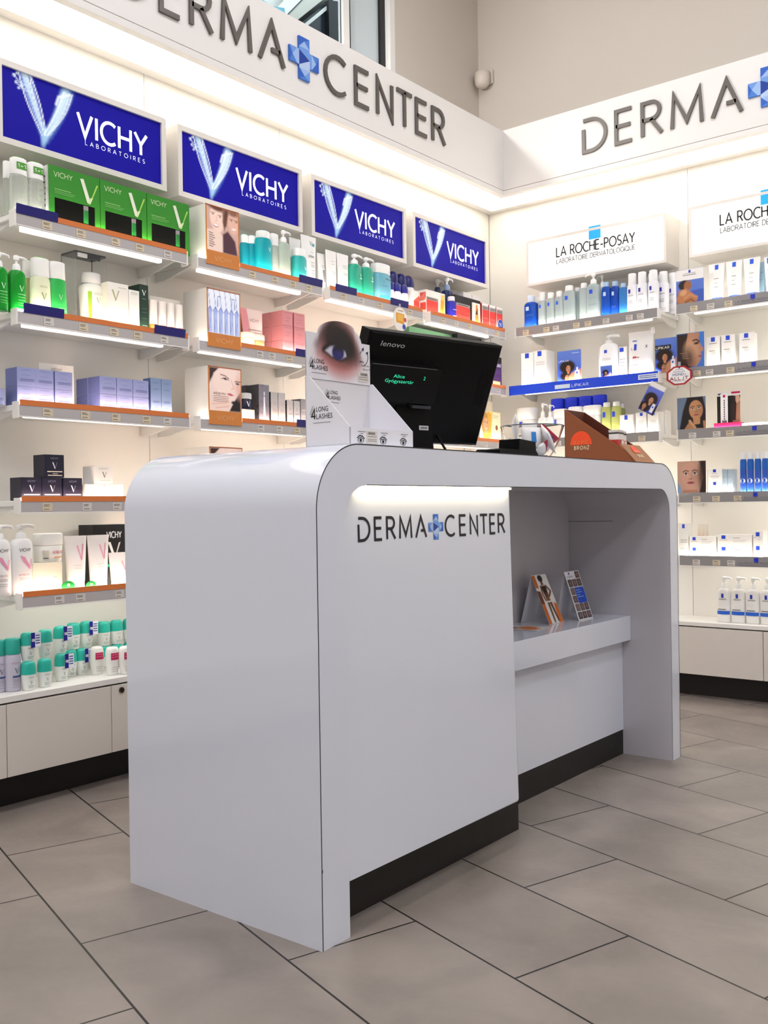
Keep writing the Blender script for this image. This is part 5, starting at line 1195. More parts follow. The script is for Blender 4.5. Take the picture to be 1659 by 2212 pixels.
goods('L', 'bottle', 'serum_vial', 2.0919, 0.0300, 1.4208, 0.0307, 0.1138, 0.0307, 'amber based vial with white top, third of four from left, second shelf, first blue sign', 'vial', 'amber serum vials', c='d98a3c', cap='f3ece2', caph=0.7, capw=0.94, e=2, neck=0.9, trans=0.2)
goods('L', 'bottle', 'serum_vial', 2.1271, 0.0300, 1.4208, 0.0307, 0.1138, 0.0307, 'amber based vial with white top, rightmost of four from left, second shelf, first blue sign', 'vial', 'amber serum vials', c='d98a3c', cap='f3ece2', caph=0.7, capw=0.94, e=2, neck=0.9, trans=0.2)
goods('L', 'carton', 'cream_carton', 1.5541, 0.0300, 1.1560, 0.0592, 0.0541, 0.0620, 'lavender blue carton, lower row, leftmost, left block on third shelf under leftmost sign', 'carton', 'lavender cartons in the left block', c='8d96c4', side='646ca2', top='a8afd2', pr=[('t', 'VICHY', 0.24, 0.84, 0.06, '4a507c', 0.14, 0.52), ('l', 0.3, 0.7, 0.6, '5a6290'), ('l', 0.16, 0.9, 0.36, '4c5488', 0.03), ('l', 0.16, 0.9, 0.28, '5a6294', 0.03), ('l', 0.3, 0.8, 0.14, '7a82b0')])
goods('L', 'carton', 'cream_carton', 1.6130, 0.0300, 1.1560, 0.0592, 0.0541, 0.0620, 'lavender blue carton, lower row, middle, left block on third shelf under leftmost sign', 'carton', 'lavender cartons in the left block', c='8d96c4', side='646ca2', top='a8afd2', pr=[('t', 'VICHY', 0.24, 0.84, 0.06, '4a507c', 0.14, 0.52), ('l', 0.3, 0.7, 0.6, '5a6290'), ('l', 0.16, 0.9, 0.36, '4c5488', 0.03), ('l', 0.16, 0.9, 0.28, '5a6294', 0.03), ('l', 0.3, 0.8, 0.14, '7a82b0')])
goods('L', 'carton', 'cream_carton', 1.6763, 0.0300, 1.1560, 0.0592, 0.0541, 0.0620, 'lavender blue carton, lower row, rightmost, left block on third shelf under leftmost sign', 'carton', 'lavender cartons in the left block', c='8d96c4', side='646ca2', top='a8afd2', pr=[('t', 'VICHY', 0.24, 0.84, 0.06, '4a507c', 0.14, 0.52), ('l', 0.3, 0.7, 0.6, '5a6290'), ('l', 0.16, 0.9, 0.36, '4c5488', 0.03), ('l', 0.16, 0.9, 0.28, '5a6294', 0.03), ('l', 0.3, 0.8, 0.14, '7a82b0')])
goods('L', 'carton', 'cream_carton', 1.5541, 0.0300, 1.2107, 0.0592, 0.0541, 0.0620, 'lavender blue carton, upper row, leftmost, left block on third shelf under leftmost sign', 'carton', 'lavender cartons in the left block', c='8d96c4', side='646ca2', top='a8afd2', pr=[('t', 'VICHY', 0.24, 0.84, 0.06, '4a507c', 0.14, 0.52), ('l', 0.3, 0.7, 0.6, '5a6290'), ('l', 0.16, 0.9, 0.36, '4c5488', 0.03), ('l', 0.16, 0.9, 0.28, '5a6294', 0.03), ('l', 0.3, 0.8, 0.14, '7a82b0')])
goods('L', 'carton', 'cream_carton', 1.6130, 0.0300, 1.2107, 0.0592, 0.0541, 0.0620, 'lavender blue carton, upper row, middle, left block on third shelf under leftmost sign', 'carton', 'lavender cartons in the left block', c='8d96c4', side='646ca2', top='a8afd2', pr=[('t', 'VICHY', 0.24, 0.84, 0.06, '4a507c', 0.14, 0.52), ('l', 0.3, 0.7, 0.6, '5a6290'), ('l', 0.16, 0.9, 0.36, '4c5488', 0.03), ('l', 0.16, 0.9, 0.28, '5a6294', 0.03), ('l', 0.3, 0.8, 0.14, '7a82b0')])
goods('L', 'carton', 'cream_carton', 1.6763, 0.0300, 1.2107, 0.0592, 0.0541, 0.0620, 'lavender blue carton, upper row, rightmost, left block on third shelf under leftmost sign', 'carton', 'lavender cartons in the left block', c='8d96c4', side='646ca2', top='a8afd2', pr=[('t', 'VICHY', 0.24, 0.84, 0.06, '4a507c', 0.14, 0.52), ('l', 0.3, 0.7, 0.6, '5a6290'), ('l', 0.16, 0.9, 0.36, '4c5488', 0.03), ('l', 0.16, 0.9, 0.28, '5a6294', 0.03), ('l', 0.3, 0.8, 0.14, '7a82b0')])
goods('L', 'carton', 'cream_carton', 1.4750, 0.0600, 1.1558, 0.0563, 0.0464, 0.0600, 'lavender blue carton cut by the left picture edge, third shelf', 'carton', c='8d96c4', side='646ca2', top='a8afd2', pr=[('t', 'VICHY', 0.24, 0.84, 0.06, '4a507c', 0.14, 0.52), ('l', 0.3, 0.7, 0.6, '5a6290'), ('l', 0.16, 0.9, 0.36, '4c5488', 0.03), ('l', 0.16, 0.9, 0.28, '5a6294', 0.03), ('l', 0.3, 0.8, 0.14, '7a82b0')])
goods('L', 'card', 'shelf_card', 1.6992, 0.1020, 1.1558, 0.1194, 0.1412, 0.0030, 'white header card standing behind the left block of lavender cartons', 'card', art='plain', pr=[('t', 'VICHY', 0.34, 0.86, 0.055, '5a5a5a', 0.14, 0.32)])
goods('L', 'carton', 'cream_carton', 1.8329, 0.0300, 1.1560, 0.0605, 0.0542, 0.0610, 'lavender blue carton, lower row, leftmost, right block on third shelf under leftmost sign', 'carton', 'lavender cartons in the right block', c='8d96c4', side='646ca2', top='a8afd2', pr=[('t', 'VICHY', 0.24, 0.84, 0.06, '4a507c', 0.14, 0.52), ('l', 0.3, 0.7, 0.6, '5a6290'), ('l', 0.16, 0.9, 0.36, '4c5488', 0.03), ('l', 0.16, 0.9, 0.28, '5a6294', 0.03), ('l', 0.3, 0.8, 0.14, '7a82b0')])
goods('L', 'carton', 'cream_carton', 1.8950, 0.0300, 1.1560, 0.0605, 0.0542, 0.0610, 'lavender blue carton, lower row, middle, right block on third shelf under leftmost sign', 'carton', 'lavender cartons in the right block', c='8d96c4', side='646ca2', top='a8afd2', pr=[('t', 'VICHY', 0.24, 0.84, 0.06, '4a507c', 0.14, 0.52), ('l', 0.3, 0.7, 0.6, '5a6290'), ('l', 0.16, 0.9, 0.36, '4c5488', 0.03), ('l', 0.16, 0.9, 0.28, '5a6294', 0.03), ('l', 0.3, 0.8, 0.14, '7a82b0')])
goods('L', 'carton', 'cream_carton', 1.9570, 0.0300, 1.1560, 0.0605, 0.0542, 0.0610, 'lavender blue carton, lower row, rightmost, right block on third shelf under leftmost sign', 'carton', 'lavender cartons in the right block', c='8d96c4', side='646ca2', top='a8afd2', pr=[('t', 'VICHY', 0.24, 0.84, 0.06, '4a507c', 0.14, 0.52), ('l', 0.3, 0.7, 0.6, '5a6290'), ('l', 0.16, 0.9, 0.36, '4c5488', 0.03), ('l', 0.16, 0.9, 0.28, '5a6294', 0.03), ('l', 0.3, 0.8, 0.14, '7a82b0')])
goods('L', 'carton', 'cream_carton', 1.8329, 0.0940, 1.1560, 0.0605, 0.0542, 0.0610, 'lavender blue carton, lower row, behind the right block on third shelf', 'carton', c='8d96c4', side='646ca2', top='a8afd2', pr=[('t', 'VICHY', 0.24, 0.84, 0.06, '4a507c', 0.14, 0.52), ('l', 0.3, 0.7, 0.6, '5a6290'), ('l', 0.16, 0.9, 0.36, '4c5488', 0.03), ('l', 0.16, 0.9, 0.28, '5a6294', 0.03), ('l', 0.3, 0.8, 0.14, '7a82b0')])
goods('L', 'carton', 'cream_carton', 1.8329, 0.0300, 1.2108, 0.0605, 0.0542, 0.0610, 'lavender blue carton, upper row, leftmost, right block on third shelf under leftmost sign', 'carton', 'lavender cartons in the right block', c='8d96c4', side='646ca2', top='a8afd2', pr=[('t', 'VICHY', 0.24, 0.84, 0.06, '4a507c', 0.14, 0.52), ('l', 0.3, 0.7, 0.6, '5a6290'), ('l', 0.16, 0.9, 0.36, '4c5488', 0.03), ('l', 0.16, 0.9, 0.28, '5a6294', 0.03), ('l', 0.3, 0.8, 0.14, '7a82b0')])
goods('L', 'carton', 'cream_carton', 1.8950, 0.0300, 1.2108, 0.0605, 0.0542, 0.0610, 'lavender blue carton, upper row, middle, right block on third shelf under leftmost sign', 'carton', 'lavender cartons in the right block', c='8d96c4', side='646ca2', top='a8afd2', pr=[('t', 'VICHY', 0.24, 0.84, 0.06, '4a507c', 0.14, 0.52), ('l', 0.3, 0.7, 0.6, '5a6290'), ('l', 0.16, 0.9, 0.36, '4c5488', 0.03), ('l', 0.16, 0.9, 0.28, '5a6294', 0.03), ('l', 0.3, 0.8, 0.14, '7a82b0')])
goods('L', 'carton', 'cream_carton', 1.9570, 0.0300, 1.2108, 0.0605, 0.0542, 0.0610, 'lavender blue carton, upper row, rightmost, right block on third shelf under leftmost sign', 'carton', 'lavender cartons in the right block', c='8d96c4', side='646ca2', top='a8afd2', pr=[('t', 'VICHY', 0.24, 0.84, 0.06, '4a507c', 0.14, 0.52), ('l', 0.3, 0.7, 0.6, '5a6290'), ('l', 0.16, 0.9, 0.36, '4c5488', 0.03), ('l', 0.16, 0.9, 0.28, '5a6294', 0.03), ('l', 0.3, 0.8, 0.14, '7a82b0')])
goods('L', 'carton', 'cream_carton', 1.8329, 0.0940, 1.2108, 0.0605, 0.0542, 0.0610, 'lavender blue carton, upper row, behind the right block on third shelf', 'carton', c='8d96c4', side='646ca2', top='a8afd2', pr=[('t', 'VICHY', 0.24, 0.84, 0.06, '4a507c', 0.14, 0.52), ('l', 0.3, 0.7, 0.6, '5a6290'), ('l', 0.16, 0.9, 0.36, '4c5488', 0.03), ('l', 0.16, 0.9, 0.28, '5a6294', 0.03), ('l', 0.3, 0.8, 0.14, '7a82b0')])
goods('L', 'carton', 'serum_carton', 2.0169, 0.0300, 1.1558, 0.0415, 0.1215, 0.0400, 'tall slim grey blue carton, left one of the pair, third shelf, first blue sign', 'carton', 'slim grey blue cartons', c='7d92b8', side='5a6f98', top='93a6c6', pr=[('t', 'VICHY', 0.18, 0.86, 0.035, '44587c', 0.14, 0.6), ('l', 0.2, 0.8, 0.7, '5a6e94'), ('l', 0.2, 0.8, 0.38, '4c6088'), ('l', 0.2, 0.8, 0.34, '5a6e94'), ('l', 0.25, 0.75, 0.2, '6c80a4')])
goods('L', 'carton', 'serum_carton', 2.0601, 0.0300, 1.1558, 0.0415, 0.1215, 0.0400, 'tall slim grey blue carton, right one of the pair, third shelf, first blue sign', 'carton', 'slim grey blue cartons', c='7d92b8', side='5a6f98', top='93a6c6', pr=[('t', 'VICHY', 0.18, 0.86, 0.035, '44587c', 0.14, 0.6), ('l', 0.2, 0.8, 0.7, '5a6e94'), ('l', 0.2, 0.8, 0.38, '4c6088'), ('l', 0.2, 0.8, 0.34, '5a6e94'), ('l', 0.25, 0.75, 0.2, '6c80a4')])
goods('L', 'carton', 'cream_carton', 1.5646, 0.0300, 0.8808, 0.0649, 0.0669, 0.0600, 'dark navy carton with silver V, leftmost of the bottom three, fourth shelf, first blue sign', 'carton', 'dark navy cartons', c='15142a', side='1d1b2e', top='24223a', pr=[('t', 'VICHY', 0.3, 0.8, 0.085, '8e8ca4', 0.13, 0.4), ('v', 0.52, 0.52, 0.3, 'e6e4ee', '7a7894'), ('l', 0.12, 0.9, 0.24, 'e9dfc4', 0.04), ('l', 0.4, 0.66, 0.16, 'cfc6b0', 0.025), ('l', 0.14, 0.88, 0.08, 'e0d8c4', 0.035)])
goods('L', 'carton', 'cream_carton', 1.6315, 0.0300, 0.8808, 0.0649, 0.0669, 0.0600, 'dark navy carton with silver V, middle of the bottom three, fourth shelf, first blue sign', 'carton', 'dark navy cartons', c='15142a', side='1d1b2e', top='24223a', pr=[('t', 'VICHY', 0.3, 0.8, 0.085, '8e8ca4', 0.13, 0.4), ('v', 0.52, 0.52, 0.3, 'e6e4ee', '7a7894'), ('l', 0.12, 0.9, 0.24, 'e9dfc4', 0.04), ('l', 0.4, 0.66, 0.16, 'cfc6b0', 0.025), ('l', 0.14, 0.88, 0.08, 'e0d8c4', 0.035)])
goods('L', 'carton', 'cream_carton', 1.7018, 0.0300, 0.8808, 0.0649, 0.0669, 0.0600, 'dark navy carton with silver V, rightmost of the bottom three, fourth shelf, first blue sign', 'carton', 'dark navy cartons', c='15142a', side='1d1b2e', top='24223a', pr=[('t', 'VICHY', 0.3, 0.8, 0.085, '8e8ca4', 0.13, 0.4), ('v', 0.52, 0.52, 0.3, 'e6e4ee', '7a7894'), ('l', 0.12, 0.9, 0.24, 'e9dfc4', 0.04), ('l', 0.4, 0.66, 0.16, 'cfc6b0', 0.025), ('l', 0.14, 0.88, 0.08, 'e0d8c4', 0.035)])
goods('L', 'carton', 'cream_carton', 1.6405, 0.0300, 0.9483, 0.0644, 0.0677, 0.0600, 'dark navy carton with silver V stacked on top of the other three, fourth shelf', 'carton', 'dark navy cartons', c='15142a', side='1d1b2e', top='24223a', pr=[('t', 'VICHY', 0.3, 0.8, 0.085, '8e8ca4', 0.13, 0.4), ('v', 0.52, 0.52, 0.3, 'e6e4ee', '7a7894'), ('l', 0.12, 0.9, 0.24, 'e9dfc4', 0.04), ('l', 0.4, 0.66, 0.16, 'cfc6b0', 0.025), ('l', 0.14, 0.88, 0.08, 'e0d8c4', 0.035)])
goods('L', 'carton', 'cream_carton', 1.7793, 0.0300, 0.8808, 0.0675, 0.0494, 0.0600, 'pale cream carton, left one in the bottom row beside dark navy cartons, fourth shelf', 'carton', 'pale cream cartons', c='f3efe2', side='eeece6', top='f8f6f0', pr=[('t', 'VICHY', 0.24, 0.82, 0.08, '7a766c', 0.14, 0.52), ('v', 0.52, 0.56, 0.26, '7a766c', '7a766c'), ('l', 0.28, 0.78, 0.32, 'c8bc94', 0.025)])
goods('L', 'carton', 'cream_carton', 1.8485, 0.0300, 0.8808, 0.0675, 0.0494, 0.0600, 'pale cream carton, right one in the bottom row beside dark navy cartons, fourth shelf', 'carton', 'pale cream cartons', c='f3efe2', side='eeece6', top='f8f6f0', pr=[('t', 'VICHY', 0.24, 0.82, 0.08, '7a766c', 0.14, 0.52), ('v', 0.52, 0.56, 0.26, '7a766c', '7a766c'), ('l', 0.28, 0.78, 0.32, 'c8bc94', 0.025)])
goods('L', 'carton', 'cream_carton', 1.8105, 0.0300, 0.9308, 0.0673, 0.0549, 0.0600, 'white carton with grey V stacked on the pale cream cartons, fourth shelf', 'carton', c='efede8', side='e6e4e2', top='f6f5f2', pr=[('t', 'VICHY', 0.24, 0.82, 0.09, '6c6a66', 0.14, 0.52), ('v', 0.55, 0.52, 0.34, '6c6a66', '6c6a66'), ('l', 0.3, 0.85, 0.2, 'b4b0a4', 0.02)])
goods('L', 'pump', 'pump_bottle', 1.4709, 0.0300, 0.6088, 0.0688, 0.2030, 0.0413, 'white body milk pump bottle with pink V, left one, lowest shelf, first blue sign', 'pump bottle', 'white pump bottles with pink V', c='f3f2f0', hb=0.8, side=1, pr=[('t', 'VICHY', 0.26, 0.9, 0.06, '3a3a40', 0.15, 0.52), ('p', [(0.3, 0.82), (0.5, 0.78), (0.78, 0.56), (0.72, 0.52), (0.4, 0.7)], 'e89cba'), ('p', [(0.7, 0.52), (0.78, 0.54), (0.84, 0.74), (0.78, 0.74)], 'f0bcd0'), ('t', 'NUTRIEXTRA', 0.22, 0.4, 0.035, 'b88a90', 0.15, 0.5), ('l', 0.24, 0.7, 0.34, 'a8a6a4'), ('l', 0.24, 0.7, 0.31, 'a8a6a4'), ('l', 0.24, 0.7, 0.24, 'a8a6a4'), ('l', 0.24, 0.7, 0.2, 'a8a6a4')])
goods('L', 'pump', 'pump_bottle', 1.5402, 0.0300, 0.6088, 0.0688, 0.2030, 0.0413, 'white body milk pump bottle with pink V, right one, lowest shelf, first blue sign', 'pump bottle', 'white pump bottles with pink V', c='f3f2f0', hb=0.8, side=1, pr=[('t', 'VICHY', 0.26, 0.9, 0.06, '3a3a40', 0.15, 0.52), ('p', [(0.3, 0.82), (0.5, 0.78), (0.78, 0.56), (0.72, 0.52), (0.4, 0.7)], 'e89cba'), ('p', [(0.7, 0.52), (0.78, 0.54), (0.84, 0.74), (0.78, 0.74)], 'f0bcd0'), ('t', 'NUTRIEXTRA', 0.22, 0.4, 0.035, 'b88a90', 0.15, 0.5), ('l', 0.24, 0.7, 0.34, 'a8a6a4'), ('l', 0.24, 0.7, 0.31, 'a8a6a4'), ('l', 0.24, 0.7, 0.24, 'a8a6a4'), ('l', 0.24, 0.7, 0.2, 'a8a6a4')])
goods('L', 'carton', 'balm_tub_carton', 1.6128, 0.0300, 0.6088, 0.0956, 0.0896, 0.0700, 'pale yellow carton below the round tub, lowest shelf, first blue sign', 'carton', c='f4f0da', side='efe9d0', pr=[('l', 0.7, 0.8, 0.5, 'b4aa90', 0.02), ('l', 0.1, 0.9, 0.1, 'e4dcc0', 0.02)])
goods('L', 'jar', 'balm_tub', 1.6347, 0.0300, 0.6990, 0.0900, 0.0849, 0.0660, 'round white balm tub with pink lettering stacked on a pale carton, lowest shelf', 'jar', c='f4f0e6', lid='f6f4ee', lidh=0.42, pr=[('r', 0.12, 0.1, 0.32, 0.7, 'd6d2c4'), ('l', 0.14, 0.3, 0.2, '5c5a54', 0.06), ('t', 'NUTRIEXTRA', 0.46, 0.5, 0.16, 'd0808c', 0.15, 0.46), ('l', 0.5, 0.9, 0.25, 'e2a878', 0.07)])
goods('L', 'tube', 'cream_tube', 1.7239, 0.0350, 0.6088, 0.0789, 0.1643, 0.0420, 'white cream tube with pink V standing on its cap, left one, lowest shelf left', 'tube', 'white tubes with pink V', c='f6f4f2', cap='f2f2ec', pr=[('p', [(0.5, 0.78), (0.58, 0.8), (0.72, 0.5), (0.68, 0.46)], 'f0b4c8'), ('p', [(0.68, 0.46), (0.74, 0.5), (0.84, 0.82), (0.78, 0.82)], 'e890b0'), ('l', 0.3, 0.7, 0.36, 'd8d4d0'), ('l', 0.3, 0.7, 0.3, 'd8d4d0')])
goods('L', 'tube', 'cream_tube', 1.8044, 0.0350, 0.6088, 0.0789, 0.1643, 0.0420, 'white cream tube with pink V standing on its cap, right one, lowest shelf left', 'tube', 'white tubes with pink V', c='f6f4f2', cap='f2f2ec', pr=[('p', [(0.5, 0.78), (0.58, 0.8), (0.72, 0.5), (0.68, 0.46)], 'f0b4c8'), ('p', [(0.68, 0.46), (0.74, 0.5), (0.84, 0.82), (0.78, 0.82)], 'e890b0'), ('l', 0.3, 0.7, 0.36, 'd8d4d0'), ('l', 0.3, 0.7, 0.3, 'd8d4d0')])
goods('L', 'disc', 'round_tag', 1.6730, 0.0180, 0.6088, 0.0454, 0.0315, 0.0020, 'round green paper tag leaning on the shelf lip before the left white tube', 'tag', 'round green tags', c='19a04c', rim='19a04c', bracket=False, pr=[('r', 0.4, 0.5, 0.6, 0.75, 'e4f4e8')])
goods('L', 'disc', 'round_tag', 1.7521, 0.0180, 0.6088, 0.0359, 0.0261, 0.0020, 'round green paper tag leaning on the shelf lip before the right white tube', 'tag', 'round green tags', c='19a04c', rim='19a04c', bracket=False, pr=[('r', 0.4, 0.5, 0.6, 0.75, 'e4f4e8')])
goods('L', 'tube', 'cream_tube', 1.8783, 0.0350, 0.6088, 0.0767, 0.1072, 0.0360, 'small white tube with pink V beside the counter, lowest shelf left', 'tube', c='f4f1ee', cap='f0efe9', pr=[('p', [(0.56, 0.7), (0.64, 0.72), (0.76, 0.42), (0.72, 0.38)], 'f0b4c8'), ('p', [(0.72, 0.38), (0.78, 0.42), (0.86, 0.74), (0.8, 0.74)], 'e890b0')])
goods('L', 'carton', 'product_carton', 1.9016, 0.1200, 0.6088, 0.1395, 0.1947, 0.0800, 'large black carton with white lettering and green line behind the tubes, lowest shelf', 'carton', c='101114', side='18191c', pr=[('t', 'VICHY', 0.36, 0.78, 0.1, 'f0f0f0', 0.15, 0.4), ('v', 0.56, 0.56, 0.3, 'f4f4f4', 'c8c8c8'), ('l', 0.3, 0.9, 0.3, '2cc07a', 0.05), ('l', 0.5, 1, 0.22, '8ce0b4', 0.03)])
goods('L', 'can', 'spray_can', 1.4836, 0.0670, 0.3318, 0.0440, 0.1492, 0.0440, 'lilac spray can with teal cap, left one, at the left picture edge', 'can', 'lilac spray cans', c='c6c3d4', cap='2fae9c', caph=0.3, pr=[('t', 'VICHY', 0.2, 0.82, 0.05, 'b07890', 0.14, 0.5), ('v', 0.52, 0.62, 0.16, '77757e', '77757e'), ('r', 0.25, 0.42, 0.85, 0.47, '3c4f86'), ('l', 0.25, 0.75, 0.36, '9a98a8'), ('l', 0.25, 0.75, 0.32, '9a98a8'), ('l', 0.25, 0.75, 0.27, '9a98a8'), ('l', 0.25, 0.75, 0.2, '9a98a8'), ('l', 0.25, 0.75, 0.12, '9a98a8')])
goods('L', 'can', 'spray_can', 1.5186, 0.0470, 0.3318, 0.0462, 0.1518, 0.0462, 'lilac spray can with teal cap, right one, beside the roll-on deodorants', 'can', 'lilac spray cans', c='c6c3d4', cap='2fae9c', caph=0.3, pr=[('t', 'VICHY', 0.2, 0.82, 0.05, 'b07890', 0.14, 0.5), ('v', 0.52, 0.62, 0.16, '77757e', '77757e'), ('r', 0.25, 0.42, 0.85, 0.47, '3c4f86'), ('l', 0.25, 0.75, 0.36, '9a98a8'), ('l', 0.25, 0.75, 0.32, '9a98a8'), ('l', 0.25, 0.75, 0.27, '9a98a8'), ('l', 0.25, 0.75, 0.2, '9a98a8'), ('l', 0.25, 0.75, 0.12, '9a98a8')])
goods('L', 'can', 'spray_can', 1.4520, 0.0850, 0.3318, 0.0500, 0.2050, 0.0500, 'lilac spray can with teal cap behind the two front cans, left edge', 'can', 'lilac spray cans', c='c6c3d4', cap='2fae9c', caph=0.3, pr=[('t', 'VICHY', 0.2, 0.82, 0.05, 'b07890', 0.14, 0.5), ('v', 0.52, 0.62, 0.16, '77757e', '77757e'), ('r', 0.25, 0.42, 0.85, 0.47, '3c4f86'), ('l', 0.25, 0.75, 0.36, '9a98a8'), ('l', 0.25, 0.75, 0.32, '9a98a8'), ('l', 0.25, 0.75, 0.27, '9a98a8'), ('l', 0.25, 0.75, 0.2, '9a98a8'), ('l', 0.25, 0.75, 0.12, '9a98a8')])
goods('L', 'rollon', 'roll_on_deodorant', 1.5536, 0.0273, 0.3318, 0.0440, 0.0820, 0.0352, 'turquoise capped roll-on, bottom row, leftmost, on the left worktop', 'deodorant', 'turquoise roll-ons in the front stack', tagged=False, c='f0f3ee', cap='2bb9a6', pr=[('t', 'VICHY', 0.3, 0.78, 0.09, '8a9a94', 0.14, 0.4), ('v', 0.52, 0.5, 0.24, '8a9a94', '8a9a94'), ('l', 0.25, 0.8, 0.26, '9ab0a8', 0.03), ('l', 0.25, 0.7, 0.16, '9ab0a8', 0.03)])
goods('L', 'rollon', 'roll_on_deodorant', 1.6104, 0.0344, 0.3318, 0.0440, 0.0820, 0.0352, 'turquoise capped roll-on, bottom row, second, on the left worktop', 'deodorant', 'turquoise roll-ons in the front stack', tagged=False, c='f0f3ee', cap='2bb9a6', pr=[('t', 'VICHY', 0.3, 0.78, 0.09, '8a9a94', 0.14, 0.4), ('v', 0.52, 0.5, 0.24, '8a9a94', '8a9a94'), ('l', 0.25, 0.8, 0.26, '9ab0a8', 0.03), ('l', 0.25, 0.7, 0.16, '9ab0a8', 0.03)])
goods('L', 'rollon', 'roll_on_deodorant', 1.6980, 0.0826, 0.3318, 0.0440, 0.0820, 0.0352, 'turquoise capped roll-on with a -50% tag, bottom row, third, on the left worktop', 'deodorant', 'turquoise roll-ons in the front stack', tagged=True, c='f0f3ee', cap='2bb9a6', pr=[('t', 'VICHY', 0.3, 0.78, 0.09, '8a9a94', 0.14, 0.4), ('v', 0.52, 0.5, 0.24, '8a9a94', '8a9a94'), ('l', 0.25, 0.8, 0.26, '9ab0a8', 0.03), ('l', 0.25, 0.7, 0.16, '9ab0a8', 0.03)])
goods('L', 'rollon', 'roll_on_deodorant', 1.7566, 0.1262, 0.3318, 0.0440, 0.0820, 0.0352, 'turquoise capped roll-on, bottom row, fourth, on the left worktop', 'deodorant', 'turquoise roll-ons in the front stack', tagged=False, c='f0f3ee', cap='2bb9a6', pr=[('t', 'VICHY', 0.3, 0.78, 0.09, '8a9a94', 0.14, 0.4), ('v', 0.52, 0.5, 0.24, '8a9a94', '8a9a94'), ('l', 0.25, 0.8, 0.26, '9ab0a8', 0.03), ('l', 0.25, 0.7, 0.16, '9ab0a8', 0.03)])
goods('L', 'rollon', 'roll_on_deodorant', 1.7999, 0.1298, 0.3318, 0.0440, 0.0820, 0.0352, 'turquoise capped roll-on with a -50% tag, bottom row, rightmost, on the left worktop', 'deodorant', 'turquoise roll-ons in the front stack', tagged=True, c='f0f3ee', cap='2bb9a6', pr=[('t', 'VICHY', 0.3, 0.78, 0.09, '8a9a94', 0.14, 0.4), ('v', 0.52, 0.5, 0.24, '8a9a94', '8a9a94'), ('l', 0.25, 0.8, 0.26, '9ab0a8', 0.03), ('l', 0.25, 0.7, 0.16, '9ab0a8', 0.03)])
goods('L', 'rollon', 'roll_on_deodorant', 1.5598, 0.0393, 0.4144, 0.0440, 0.0820, 0.0352, 'turquoise capped roll-on with a -50% tag, upper row, leftmost, on the left worktop', 'deodorant', 'turquoise roll-ons in the front stack', tagged=True, c='f0f3ee', cap='2bb9a6', pr=[('t', 'VICHY', 0.3, 0.78, 0.09, '8a9a94', 0.14, 0.4), ('v', 0.52, 0.5, 0.24, '8a9a94', '8a9a94'), ('l', 0.25, 0.8, 0.26, '9ab0a8', 0.03), ('l', 0.25, 0.7, 0.16, '9ab0a8', 0.03)])
goods('L', 'rollon', 'roll_on_deodorant', 1.6269, 0.0564, 0.4144, 0.0440, 0.0820, 0.0352, 'turquoise capped roll-on, upper row, second, on the left worktop', 'deodorant', 'turquoise roll-ons in the front stack', tagged=False, c='f0f3ee', cap='2bb9a6', pr=[('t', 'VICHY', 0.3, 0.78, 0.09, '8a9a94', 0.14, 0.4), ('v', 0.52, 0.5, 0.24, '8a9a94', '8a9a94'), ('l', 0.25, 0.8, 0.26, '9ab0a8', 0.03), ('l', 0.25, 0.7, 0.16, '9ab0a8', 0.03)])
goods('L', 'rollon', 'roll_on_deodorant', 1.7027, 0.0946, 0.4144, 0.0440, 0.0820, 0.0352, 'turquoise capped roll-on with a -50% tag, upper row, third, on the left worktop', 'deodorant', 'turquoise roll-ons in the front stack', tagged=True, c='f0f3ee', cap='2bb9a6', pr=[('t', 'VICHY', 0.3, 0.78, 0.09, '8a9a94', 0.14, 0.4), ('v', 0.52, 0.5, 0.24, '8a9a94', '8a9a94'), ('l', 0.25, 0.8, 0.26, '9ab0a8', 0.03), ('l', 0.25, 0.7, 0.16, '9ab0a8', 0.03)])
goods('L', 'rollon', 'roll_on_deodorant', 1.7776, 0.1382, 0.4144, 0.0440, 0.0820, 0.0352, 'turquoise capped roll-on, upper row, fourth, on the left worktop', 'deodorant', 'turquoise roll-ons in the front stack', tagged=False, c='f0f3ee', cap='2bb9a6', pr=[('t', 'VICHY', 0.3, 0.78, 0.09, '8a9a94', 0.14, 0.4), ('v', 0.52, 0.5, 0.24, '8a9a94', '8a9a94'), ('l', 0.25, 0.8, 0.26, '9ab0a8', 0.03), ('l', 0.25, 0.7, 0.16, '9ab0a8', 0.03)])
goods('L', 'rollon', 'roll_on_deodorant', 1.8263, 0.1418, 0.4144, 0.0440, 0.0820, 0.0352, 'turquoise capped roll-on with a -50% tag, upper row, rightmost, on the left worktop', 'deodorant', 'turquoise roll-ons in the front stack', tagged=True, c='f0f3ee', cap='2bb9a6', pr=[('t', 'VICHY', 0.3, 0.78, 0.09, '8a9a94', 0.14, 0.4), ('v', 0.52, 0.5, 0.24, '8a9a94', '8a9a94'), ('l', 0.25, 0.8, 0.26, '9ab0a8', 0.03), ('l', 0.25, 0.7, 0.16, '9ab0a8', 0.03)])
goods('L', 'rollon', 'roll_on_deodorant', 1.8940, 0.1450, 0.3318, 0.0460, 0.0780, 0.0360, 'turquoise capped roll-on in the rear cluster by the counter, lower row, leftmost', 'deodorant', 'turquoise roll-ons in the rear cluster', c='f0f3ee', cap='2bb9a6', pr=[('t', 'VICHY', 0.3, 0.78, 0.09, '8a9a94', 0.14, 0.4), ('v', 0.52, 0.5, 0.24, '8a9a94', '8a9a94'), ('l', 0.25, 0.8, 0.26, '9ab0a8', 0.03), ('l', 0.25, 0.7, 0.16, '9ab0a8', 0.03)])
